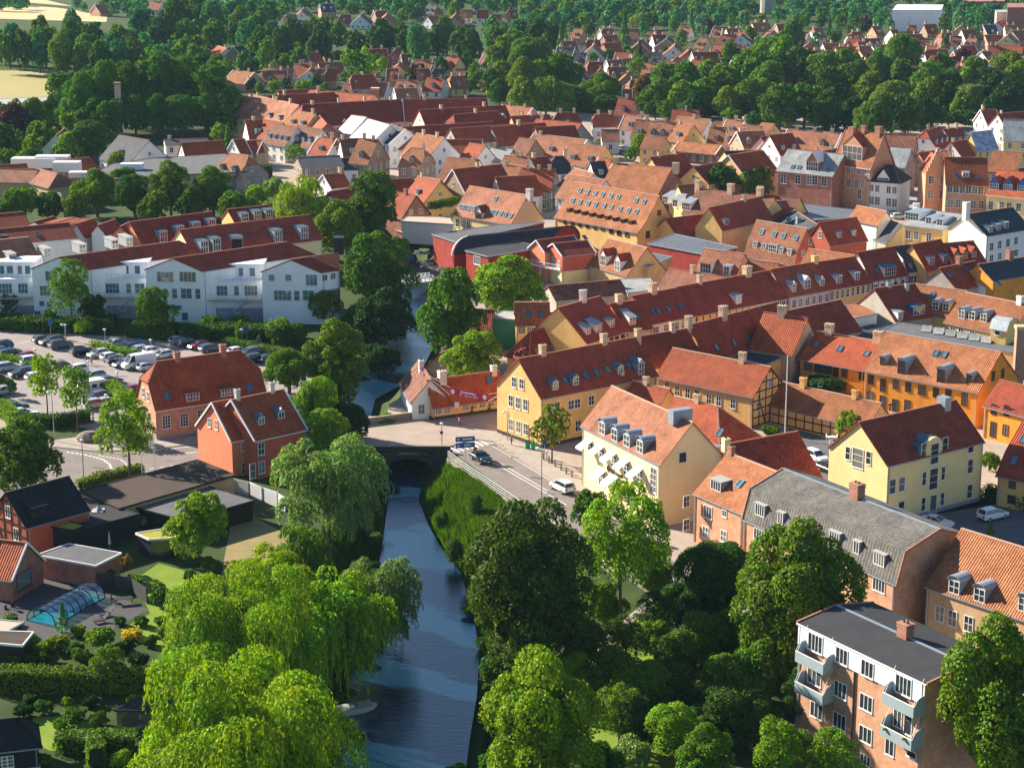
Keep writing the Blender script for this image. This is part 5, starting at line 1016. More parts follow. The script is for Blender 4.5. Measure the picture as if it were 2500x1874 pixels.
for (p, wdt, hh) in (((1785,618),2.2,1.7),):
    A0 = G('Q6',(1700,548),6); B0 = G('Q6',(1870,592),6); d_ = (B0-A0); d_.z = 0; d_.normalize(); out = Vector((d_.y,-d_.x,0)); X = plane_hit('Q6',p,A0,out)
    A_, g = win_mesh(wdt,hh,3,1,'white_paint','glass_blue'); wo = inst('window',A_,fl.root,frame(X-Z*hh/2-fl.c,out.cross(Z),out)); go = bpy.data.objects.new('pane',g); COL.objects.link(go); go.parent = wo
# green rendered block by the big maple
flat('Q7',[(-215,1070),(-25,1140),(195,1085),(60,1020)] if False else [(0,1062),(188,1080),(205,1020),(85,1015)],5.6,'felt_pale','green_stucco','green_block','green rendered flat-roofed block with roof terrace','house',None, rim='zinc')
hy = house('Q6','e',(1890,1130),(1700,1125),('w',3,2.4),4.5,'tile_dark','ochre','timbered_river_house','yellow half-timbered house half hidden by the big riverside maple','house',None); timber(hy,'f','timber')
# market square front row
MK = 'town houses on the market square'
def K(mode, A, B, C, h, roof, wall, label, **k): return house('Q4', mode, A, B, C, h, roof, wall, 'market_house', label, 'house', MK, **k)
wg = lambda pts, w=1.1, h=1.9, **k: ('f', w, h, pts, dict({'cr': (2, 3)}, **k))
K('e',(737,1352),(308,1308),('w',5.5,4.6),9.2,'slate_pale','brick_red','red brick shop house with white trim, pale slate roof and ornate gable', cor='white_paint', W=[wg([(357,1380),(467,1385),(557,1390),(598,1392),(670,1400)],1.5,2.2)], D=[('t',3.4,2.4,[(575,1320)],{'wm':'brick_red','rm':'white_paint'})], S=[(430,1290),(480,1295),(700,1315)])
K('e',(1030,1290),(742,1250),(1130,1040),11.5,'tile_orange','brick','tall brick house with big gable and round bay tower, on the market', verge='chim_brick', cor='white_paint', W=[wg([(790,1305),(860,1312),(940,1315),(985,1318)]),wg([(790,1405),(860,1412),(922,1418),(967,1422)]),('f',1.1,2.4,[(785,1495),(945,1500)],{})], D=[('g',6.5,3.6,[(885,1235)],{'wm':'brick','rm':'tile_red','cr':(4,2)})], CH=[(885,1045,1.6,2),(975,1040,1.2,1.6),(1090,1045,1.6,1.8)], chm='chim_brick')
K('e',(1250,1412),(1012,1395),('w',5,3.6),8.0,'slate','white','small white market house with blue-black hipped roof and one gable dormer', hipA=(0,3.2), hipB=(0,3.2), W=[wg([(1035,1450),(1080,1455),(1168,1465),(1213,1468)],1.0,1.6),wg([(1035,1545),(1080,1550),(1168,1560),(1213,1565)],1.2,1.9)], D=[('t',3.0,.8,[(1125,1395)],{'wm':'white','rm':'slate'})], cor='white_paint')
K('e',(1935,1425),(1612,1420),('w',6,5.6),10.0,'tile_red','brick','broad brick market house with stepped gables and green-framed skylights', cor='chim_brick', W=[wg([(1640,1455),(1880,1470)],1.2,1.7,n=6),wg([(1645,1570),(1880,1580)],1.2,1.8,n=5)], S=[(1695,1355),(1845,1372),(1915,1378)], D=[('f',1.6,1.2,[(1762,1370)],BR)])
K('e',(2260,1530),(1925,1495),('w',6,5),8.4,'tile_red','pale_yellow','cream market house with blue-framed dormers at right edge', cor='white_paint', W=[wg([(1957,1585),(2040,1590),(2097,1596),(2170,1602)])], D=[('t',2.4,1.5,[(1980,1465),(2085,1470),(2195,1480)],{'wm':'blue_frame','rm':'tile_red'})])
# stepped brick gable tower
sg = empty('stepped_gable_house', G('Q4',(1520,1690),0), 'brick house front with tall stepped gable tower on the market', 'house', MK); q0 = G('Q4',(1437,1690),0); q1 = G('Q4',(1612,1690),0)
d_ = (q1-q0).normalized(); ln = (q1-q0).length; bk = Vector((-d_.y,d_.x,0)); m = MB(); m.solid([q0,q1,q1+bk*9,q0+bk*9], Z*11.0)
for i in range(7): w_ = ln*(1-i*.145); m.box(q0+d_*ln/2+bk*.4+Z*(11+i*.95), w_, .8, .95, d_, bk)
m.build('stepped_wall', 'brick', sg)
m = MB(); m.solid([q0+bk*.9+Z*11, q1+bk*.9+Z*11, q0+d_*ln/2+bk*.9+Z*15.5], bk*8); m.build('roof', 'tile_red', sg)
for z_ in (5.2, 8.8):
    for u in (.25,.75):
        A_, g = win_mesh(1.3,1.9,2,3,'white_paint'); wo = inst('window',A_,sg,frame(q0+d_*ln*u+Z*z_-worg(sg),(-bk).cross(Z),-bk)); go = bpy.data.objects.new('pane',g); COL.objects.link(go); go.parent = wo
# houses behind the market row and in the middle distance:  crop, A, B (ridge ends), half width/rise, ridge height, roof, wall
FAR = [
('Q4',(395,998),(800,1030),5,4.6,11,'tile_pink','white',3,2),('Q4',(250,1045),(420,1030),5,5,11,'tile_dark','white',0,2),('Q4',(1380,1045),(1130,1035),6,5,13,'tile_brown','brick',0,0),
('Q4',(1440,1010),(1560,980),4.5,5,11,'tile_dark','white',2,3),('Q4',(1590,1000),(1720,985),4.5,4.5,10,'tile_dark','white',2,3),('Q4',(1880,850),(1990,845),4,4,9,'tile_dark','white',1,0),('Q4',(2010,880),(2230,862),4,4,9,'tile_dark','white',1,0),
('Q4',(1340,1145),(1190,1135),5,4.6,12,'slate_pale','brick',0,0),('Q4',(2060,920),(2260,925),6,5.5,12,'slate_pale','pale_yellow',1,0),('Q4',(1980,1165),(2200,1180),6,5,10,'tile_orange','yellow',0,0),('Q4',(1540,1160),(1660,1165),5,4,10,'tile_orange','brick',1,0),
('Q4',(1400,1180),(1540,1165),4,4,9,'tile_dark','brick',0,0),('Q4',(1650,1100),(1760,1080),4,4,9,'tile_dark','white',1,0),('Q4',(0,925),(60,935),4,4,9,'tile_pink','white',1,0),('Q4',(190,950),(285,960),4,3,8,'tile_orange','yellow',0,0),('Q4',(0,1020),(200,1010),4.5,4,10,'tile_pink','brick',1,2),
('Q4',(0,1190),(160,1160),5,4,10,'tile_red','ochre',0,0),('Q4',(2140,1310),(2260,1290),5,4,11,'tile_dark','brick',0,0),('Q4',(560,1190),(780,1145),5,4,12,'slate','brick',2,0),
('Q3',(1440,900),(1690,925),4.5,4,9,'tile_pink','white',1,0),('Q3',(1030,890),(1180,900),4.5,4,9,'tile_pink','white',1,1),('Q3',(1230,935),(1455,945),5,4.8,10,'tile_pink','yellow',1,3),('Q3',(1115,925),(1220,930),5,4.8,10,'tile_brown','white',1,1),('Q3',(1440,950),(1560,965),5,4.8,10,'tile_orange','yellow',1,1),
('Q3',(1700,940),(1810,945),4,3.5,8,'tile_orange','white',1,0),('Q3',(1820,925),(1950,935),4.5,4,9,'tile_pink','white',1,1),('Q3',(1690,980),(1810,985),4.5,4.5,9,'tile_orange','white',1,1),('Q3',(1840,1010),(1970,1020),4.5,4,9,'tile_pink','brick',1,2),('Q3',(1940,965),(2080,975),4,4,9,'tile_orange','white',0,0),
('Q3',(1400,850),(1600,855),5,3,9,'tile_dark','brick_yellow',1,0),('Q3',(1450,1095),(1770,1125),3.5,2.2,5.5,'tile_orange','wood_brown',0,0),('Q3',(480,870),(690,870),5,4.5,9,'tile_dark','yellow',2,1),('Q3',(350,920),(690,955),6,5,10,'tile_red','cement_grey',1,0),('Q3',(340,985),(640,970),6,5,10,'tile_dark','cement_grey',0,0),
('Q3',(0,985),(410,950),5,5,10,'tile_dark','cement_grey',1,0),('Q3',(330,1035),(735,1080),6,5,10,'tile_pink','white',1,3),('Q3',(215,1065),(340,1080),5,5,10,'tile_brown','brick_brown',0,0),('Q3',(620,1110),(885,1135),5.5,5,10,'tile_orange','yellow',0,2),('Q3',(455,1210),(585,1205),4,4,9,'slate','white',1,0),
('Q3',(310,1220),(430,1210),4.5,4,9,'tile_dark','white',1,0),('Q3',(160,1200),(290,1215),4.5,4,9,'tile_orange','white',1,1),('Q3',(240,1300),(490,1310),5,5,10,'tile_red','cement_grey',3,0),('Q3',(0,1265),(230,1290),5,5,10,'tile_orange','white',1,0),('Q3',(40,1370),(330,1355),4.6,4.4,9,'tile_red','white',0,0),
('Q3',(640,1300),(790,1340),5,4,10,'tile_pink','white',0,1),('Q3',(830,1220),(950,1235),4,3.5,9,'tile_red','white',0,0),('Q3',(765,1250),(870,1245),4,4,9,'slate','white',0,1),('Q3',(1230,1215),(1480,1185),5,5,11,'tile_dark','yellow',2,0),('Q3',(1560,1290),(1830,1240),5,4,9,'tile_dark','yellow',0,2),
('Q3',(1800,1170),(2080,1160),5,3,9,'slate','yellow',0,0),('Q3',(1830,1200),(2090,1165),6,5,11,'tile_red','ochre',0,0),('Q3',(850,1000),(980,1000),4,3,7,'tile_pink','white',0,0),('Q3',(780,880),(960,880),4,3.6,8.5,'tile_red','white',2,0),('Q3',(1190,1050),(1340,1060),4,3,8,'tile_orange','ochre',0,0),
('Q3',(985,755),(1100,760),5.5,5,12,'tile_dark','brick_red',1,1),('Q3',(170,905),(440,885),5,4,9,'tile_dark','yellow',2,0),('Q3',(600,1350),(880,1390),5,5,10,'tile_pink','white',0,1),('Q3',(1440,1430),(1600,1420),5,4,10,'tile_brown','yellow',0,0),('Q3',(2080,1060),(2210,1040),5,5,10,'tile_dark','pinkish',0,0),
('Q2',(410,810),(1215,768),7,6,13,'tile_dark','pinkish',4,0),('Q2',(1215,770),(1860,760),7,6,13,'tile_dark','pinkish',2,0),('Q2',(170,740),(680,715),6,5,12,'tile_dark','pinkish',2,0),('Q2',(500,695),(1000,740),6,5,12,'tile_red','pinkish',1,0),('Q2',(30,730),(410,815),7,6.5,12,'tile_pink','pale_yellow',3,5),
('Q2',(1340,850),(2000,815),6,5,12,'tile_dark','pinkish',2,0),('Q2',(1980,812),(2210,835),6,5,11,'tile_pink','pinkish',2,0),('Q2',(1580,890),(1960,855),5.5,5,11,'tile_dark','pale_yellow',1,0),('Q2',(390,860),(540,880),5,4.5,11,'tile_orange','pale_yellow',1,2),('Q2',(545,865),(625,960),5,4.5,10,'tile_red','brick_red',0,0),
('Q2',(1200,985),(1900,940),5,4,9.5,'tile_dark','brick_red',0,0),('Q2',(1880,870),(1980,880),4.6,4.5,10,'tile_orange','yellow',1,0),('Q2',(2050,900),(2230,890),4.6,4.5,10,'tile_dark','yellow',1,0),('Q2',(1580,995),(2230,950),5,4,10,'tile_red','concrete',0,0),
('Q2',(1130,1005),(1310,1020),5,4.5,10,'tile_orange','white',0,0),('Q2',(1320,1030),(1530,1065),6,5.5,11,'tile_orange','white',2,0),('Q2',(1520,1080),(1820,1080),5,4,9,'tile_red','brick_red',0,0),('Q2',(1730,1105),(1850,1125),5,5,9.5,'tile_red','white',0,0),('Q2',(1900,1140),(2060,1150),5,3,8,'felt_pale','brick_red',1,0),
('Q2',(880,1070),(1020,1080),6,6,12,'tile_orange','brick_brown',2,1),('Q2',(730,1075),(870,1070),5,4.6,10,'tile_brown','white',1,1),('Q2',(560,1055),(700,1070),4.5,4.5,9,'tile_red','white',2,1),('Q2',(400,970),(590,1000),5,5,10,'tile_brown','white',0,4),('Q2',(230,960),(400,985),5,5,10,'tile_brown','white',0,4),
('Q2',(130,925),(290,950),5,4.6,10,'tile_red','pale_yellow',0,2),('Q2',(0,930),(120,925),5,5,10,'tile_red','white',1,1),('Q2',(20,1085),(125,1090),4,3.2,7,'tile_red','brick_yellow',0,0),('Q2',(700,900),(760,910),4,4,9,'tile_red','white',0,0),
('Q2',(1240,1140),(1400,1150),5,4.5,10,'tile_orange','brick_brown',1,1),('Q2',(1560,1215),(1800,1235),5,5,10,'tile_orange','white',1,1),('Q2',(2000,1200),(2190,1215),5,5,10,'tile_orange','white',1,1),('Q2',(1600,1310),(1970,1270),6,6,11,'tile_dark','brick_brown',1,0),('Q2',(1970,1260),(2200,1290),5,4.5,10,'tile_orange','white',0,0),
('Q2',(1340,1360),(1500,1400),5,5,10,'tile_red','yellow',1,1),('Q2',(1930,1370),(2230,1350),4.5,4.4,9,'tile_red','white',0,0),('Q2',(900,1405),(1310,1375),4.5,4,8,'tile_red','white',0,1),('Q2',(600,1350),(750,1335),4,3,7,'tile_red','white',1,0),('Q2',(580,1225),(880,1220),4,2.6,7,'slate','white',0,0),
('Q2',(400,1215),(720,1200),5,2.2,8,'felt_grey','brick_brown',0,0),('Q2',(900,930),(700,950),5,4,10,'seam_pale','pinkish',0,0) if False else ('Q2',(820,890),(930,905),6,4.5,11,'seam_pale','pinkish',0,0),('Q2',(950,920),(1110,965),6,5,12,'seam_pale','white',0,0),('Q2',(1130,965),(1230,1000),5,4,11,'slate','white',0,0),
('Q2',(800,580),(1000,575),5,4.5,10,'tile_red','cement_grey',1,0),('Q2',(250,700),(470,690),5,4,9,'tile_dark','brick',0,0),('Q2',(650,1480),(900,1440),4,3,7,'tile_dark','slate',0,0),
('Q1',(1400,1105),(1720,1085),4,4,8,'tile_red','white',0,0),('Q1',(1800,1080),(1880,1072),4,4,8,'tile_red','white',0,0),('Q1',(1910,1090),(2010,1085),4,3,7,'tile_red','brick_yellow',0,0),('Q1',(1150,1085),(920,1045),7,6,10,'slate','white',0,0),('Q1',(1750,1180),(1940,1205),6,5.5,9.5,'tile_orange','cement_grey',0,2),
('Q1',(470,1240),(690,1215),6,3,8,'tile_red','brick_red',0,0),('Q1',(430,1050),(500,990),4,4,8,'tile_red','white',0,0),('Q1',(1850,740),(2230,790),7,6,12,'tile_pink','pale_yellow',2,0),('Q1',(-60,1280),(200,1265),6,3,9,'tile_red','brick_yellow',0,0),('Q1',(1270,1080),(1600,1070),5,1,7,'slate','white',1,0)]
for i, (q, A, B, w2, rh, h, rf, wl, nc, ndm) in enumerate(FAR):
    rr = random.Random(i); pa = proj(G(q, A, h)); s_ = FPX/pa[2]; near = s_ > 7.5
    T(q, 'r', A, B, ('w', w2, rh), h, rf, wl, None, ac=nc, ad=ndm, ads='f' if i % 3 else 'g', aw='fgh' if near else 'f', storeys=1 if h-rh < 5 else 2, cap='cap' if rf in ('tile_orange', 'tile_pink') else 'cap_dark', verge='white_paint' if i % 5 == 0 else None, gut=near, hipA=(.55, 1.2) if i % 7 == 3 else None, hipB=(.55, 1.2) if i % 7 == 3 else None)
# supermarket with yellow brick walls, left
flat('Q1',[(600,1400),(870,1270),(1190,1225),(1730,1190),(1900,1330),(1180,1360),(900,1385)],5.5,'felt_grey','brick_yellow','supermarket_hall','large flat grey roof of the yellow brick shop hall','hall',None, rim='dark_metal')
sup = house('Q1','r',(285,1300),(500,1355),('w',4.5,2.6),8.5,'tile_pink','brick_yellow','shop_wing','yellow brick shop wing with hipped tile roof and pink sign','shop',None,hipB=(0,4), W=[('f',2.0,1.2,[(460,1510)],{'cr':(4,2)})])
house('Q1','r',(-100,1300),(290,1310),('w',4.5,2.6),8.5,'tile_pink','brick_yellow','shop_front_wing','yellow brick shop front with low tile roof at the left edge','shop',None)
m = MB()
for (p, w_, d_, h_) in (((270,1290),12,4,2.6),((410,1285),9,4,3.0),((520,1320),7,4,2.6),((1020,1305),6,3,1.6),((610,1365),5,3,1.4)):
    g = G('Q1', p, 5.8); m = MB(); m.box(g, w_, d_, h_); o = m.build('roof_unit', 'white_paint', None, org=g); tag(o, None, 'roof unit', 'roof ventilation units'); o['auto'] = 'pale box-shaped ventilation unit on the shop hall roof'
# long white house on the meadow side, water tower, factory halls
flat('Q1',[(-100,770),(460,750),(500,790),(-100,815)],4.5,'felt_pale','brick_red','flat_school','long flat pale roof by the meadow','hall',None)
wt = empty('water_tower', G('Q3',(2130,100),0), 'tall pale concrete water tower shaft on the horizon', 'tower')
m = MB(); g = worg(wt); m.cyl(g, g+Z*60, 4.6, 4.2, 12); m.build('shaft','concrete',wt); m = MB(); m.cyl(g+Z*60, g+Z*70, 8, 10, 12); m.build('tank','concrete',wt)
F = flat('Q4',[(1195,82),(1570,82),(1590,40),(1230,38)],11,'white_paint','white_blue','factory_hall','pale blue-grey factory hall with white roof far behind','factory',None)
flat('Q4',[(2085,60),(2260,60),(2260,30),(2085,28)],14,'brick_red','brick_red','brick_factory','red brick factory block at the top right corner','factory',None)
flat('Q4',[(1740,15),(2060,12),(2050,-10),(1760,-12)],10,'brick_red','brick_red','brick_warehouse','long dark red brick factory row at the top edge','factory',None)
flat('Q4',[(2000,100),(2260,95),(2230,75),(1990,80)],9,'felt_pale','white','white_factory','white flat factory halls near the right top corner','factory',None)
fc_ = empty('factory_chimney', G('Q1',(925,1060),0), 'brown square brick chimney of the grey-roofed white gabled house', 'chimney'); g = worg(fc_); m = MB(); m.box(g,1.7,1.7,17); m.build('stack','chim_cream',fc_); m = MB(); m.box(g+Z*17,2.1,2.1,.6); m.build('stack_cap','chim_brick',fc_)
c2 = empty('tall_chimney', G('Q8',(2150,1720),0), 'tall square brown brick chimney at the right edge by the orange house', 'chimney'); g = worg(c2); m = MB(); m.box(g,1.5,1.5,12.5); m.build('stack','brick_brown',c2); m = MB(); m.box(g+Z*12.5,1.8,1.8,.5); m.build('stack_cap','chim_cream',c2)
c3 = empty('brick_stack', G('Q2',(1003,1000),0), 'square orange brick chimney rising from the long red roofs', 'chimney'); g = worg(c3); m = MB(); m.box(g,2.4,2.4,13.2); m.build('stack','chim_brick',c3); m = MB(); m.box(g+Z*13.2,2.8,2.8,.6); m.build('stack_cap','chim_cream',c3)
# suburb houses beyond the trees
SUB = [('Q2',(380,495,540,500)),('Q2',(560,485,740,480)),('Q2',(130,550,300,545)),('Q2',(760,650,880,655)),('Q2',(960,635,1100,640)),('Q2',(1170,620,1330,625)),('Q2',(1400,600,1540,605)),('Q2',(1560,590,1690,585)),('Q2',(1150,685,1320,680)),('Q2',(1200,420,1310,418)),('Q2',(1290,462,1440,465)),('Q2',(930,380,1090,378)),('Q2',(1090,380,1230,385)),('Q2',(1560,440,1650,445)),('Q2',(1870,378,1950,375)),('Q2',(1840,410,1940,415)),('Q2',(480,410,560,405)),('Q2',(570,365,630,362)),('Q2',(1850,575,1950,570)),('Q2',(990,85,1100,82)),('Q2',(570,32,680,30)),('Q2',(1400,45,1480,50)),('Q2',(860,120,930,118)),('Q2',(1400,125,1500,118)),
 ('Q1',(1800,545,1960,560)),('Q1',(2030,545,2200,545)),('Q1',(1660,350,1750,375)),('Q1',(1800,365,1870,350)),('Q1',(730,40,820,35)),('Q1',(1170,15,1260,18)),
 ('Q3',(640,225,710,228)),('Q3',(840,222,940,220)),('Q3',(1030,225,1130,225)),('Q3',(545,320,650,318)),('Q3',(720,310,830,308)),('Q3',(860,335,980,330)),('Q3',(510,365,640,368)),('Q3',(860,275,960,270)),('Q3',(1100,315,1210,316)),('Q3',(1240,270,1350,268)),('Q3',(1320,295,1400,293)),('Q3',(1250,235,1310,232)),('Q3',(1450,205,1540,208)),('Q3',(1600,290,1670,293)),('Q3',(1710,220,1780,222)),('Q3',(1810,222,1920,220)),('Q3',(1890,250,1970,255)),('Q3',(1760,265,1880,268)),('Q3',(2010,178,2130,175)),('Q3',(2110,245,2200,243)),('Q3',(350,370,440,372)),('Q3',(1480,385,1570,388)),('Q3',(1550,405,1740,402)),('Q3',(1550,460,1650,465)),('Q3',(1370,475,1500,478)),('Q3',(1240,405,1310,407)),('Q3',(1960,375,2130,370)),('Q3',(1930,420,2000,425)),('Q3',(730,480,850,478)),('Q3',(890,465,1000,462)),('Q3',(610,500,700,498)),('Q3',(770,545,900,540)),('Q3',(900,520,1030,518)),('Q3',(1010,455,1100,450)),('Q3',(1180,490,1330,495)),('Q3',(1350,450,1500,452)),('Q3',(1620,555,1750,560)),('Q3',(1800,540,1870,535)),('Q3',(430,520,500,518)),('Q3',(1010,690,1080,690)),('Q3',(1050,620,1120,618)),('Q3',(0,380,60,380)),
 ('Q4',(110,178,240,175)),('Q4',(300,188,420,185)),('Q4',(210,250,340,248)),('Q4',(0,255,80,258)),('Q4',(490,340,615,338)),('Q4',(510,392,630,390)),('Q4',(660,335,790,332)),('Q4',(760,365,890,362)),('Q4',(580,220,650,218)),('Q4',(980,300,1090,298)),('Q4',(910,325,980,320)),('Q4',(920,360,1020,355)),('Q4',(1040,350,1150,345)),('Q4',(1200,285,1300,282)),('Q4',(1310,268,1420,265)),('Q4',(1360,318,1490,320)),('Q4',(1560,255,1650,253)),('Q4',(1650,278,1730,280)),('Q4',(1730,230,1830,228)),('Q4',(1910,272,2030,270)),('Q4',(2040,270,2150,268)),('Q4',(1440,385,1620,383)),('Q4',(1480,430,1560,432)),('Q4',(1720,355,1830,352)),('Q4',(1670,400,1780,398)),('Q4',(1990,345,2210,352)),('Q4',(1450,490,1520,488)),('Q4',(30,385,130,380)),('Q4',(130,375,250,372)),('Q4',(1040,205,1100,203)),('Q4',(1440,190,1530,188)),('Q4',(1930,165,2140,160)),('Q4',(1180,230,1230,228)),('Q4',(410,395,520,398)),('Q4',(880,470,1010,465)),('Q4',(2120,240,2210,235)),('Q4',(1880,400,1950,395)),('Q4',(800,330,900,325))]
rr = random.Random(77); yy = 62
while yy < 182:
    xx = 1330+(yy < 95)*600-(yy > 150)*0+rr.uniform(0, 40)
    while xx < 2520:
        if all(abs(CR[q][0]+(a+c)/2/3.16-xx) > 34 or abs(CR[q][1]+b_/3.16-yy) > 9 for q, (a, b_, c, d) in SUB) and rr.random() < .62: w_ = rr.uniform(80, 120)*(.72+yy/600); SUB.append(('Q1', (xx*3.16-w_/2, yy*3.16, xx*3.16+w_/2, yy*3.16+rr.uniform(-4, 4))))
        xx += rr.uniform(44, 70)
    yy += rr.uniform(14, 20)
for _ in range(26): xx, yy = rr.uniform(640, 1300), rr.choice([24, 36, 155, 168, 182]); SUB.append(('Q1', (xx*3.16-45, yy*3.16, xx*3.16+45, yy*3.16)))
SW = ['brick_red', 'white', 'brick', 'pale_yellow', 'brick_brown', 'white']; SR = ['tile_orange', 'tile_red', 'tile_pink', 'tile_red', 'tile_orange', 'tile_red', 'tile_orange', 'tile_orange', 'tile_red', 'slate']
for i, (q, (x0, y0, x1, y1)) in enumerate(SUB):
    rr = random.Random(i*31+5); h = rr.uniform(6.2, 7.6); rot = rr.random()*1.5; A, B = (x0, y0), (x1, y1)
    if rot < .33: A, B = (x0+(x1-x0)*.55, y0-16), (x0+(x1-x0)*.35, y1+12)     # gable towards the camera
    rf = rr.choice(SR); house(q, 'r', A, B, ('w', rr.uniform(4.4, 5.6), rr.uniform(3.8, 4.5)), h, rf, rr.choice(SW), 'suburban_house', None, 'house', 'houses beyond the park trees',
      ac=rr.choice([1, 1, 2]), ad=rr.choice([0, 0, 1, 1, 2]), ads=rr.choice('gf'), aw='fgh'[:rr.choice([1, 3])] if rot >= .33 else 'gh', storeys=1, gut=False, cap='cap' if rf != 'slate' else 'zinc', verge='white_paint' if rr.random() < .35 else None, hipA=(.5, 1.2) if rr.random() < .25 else None)
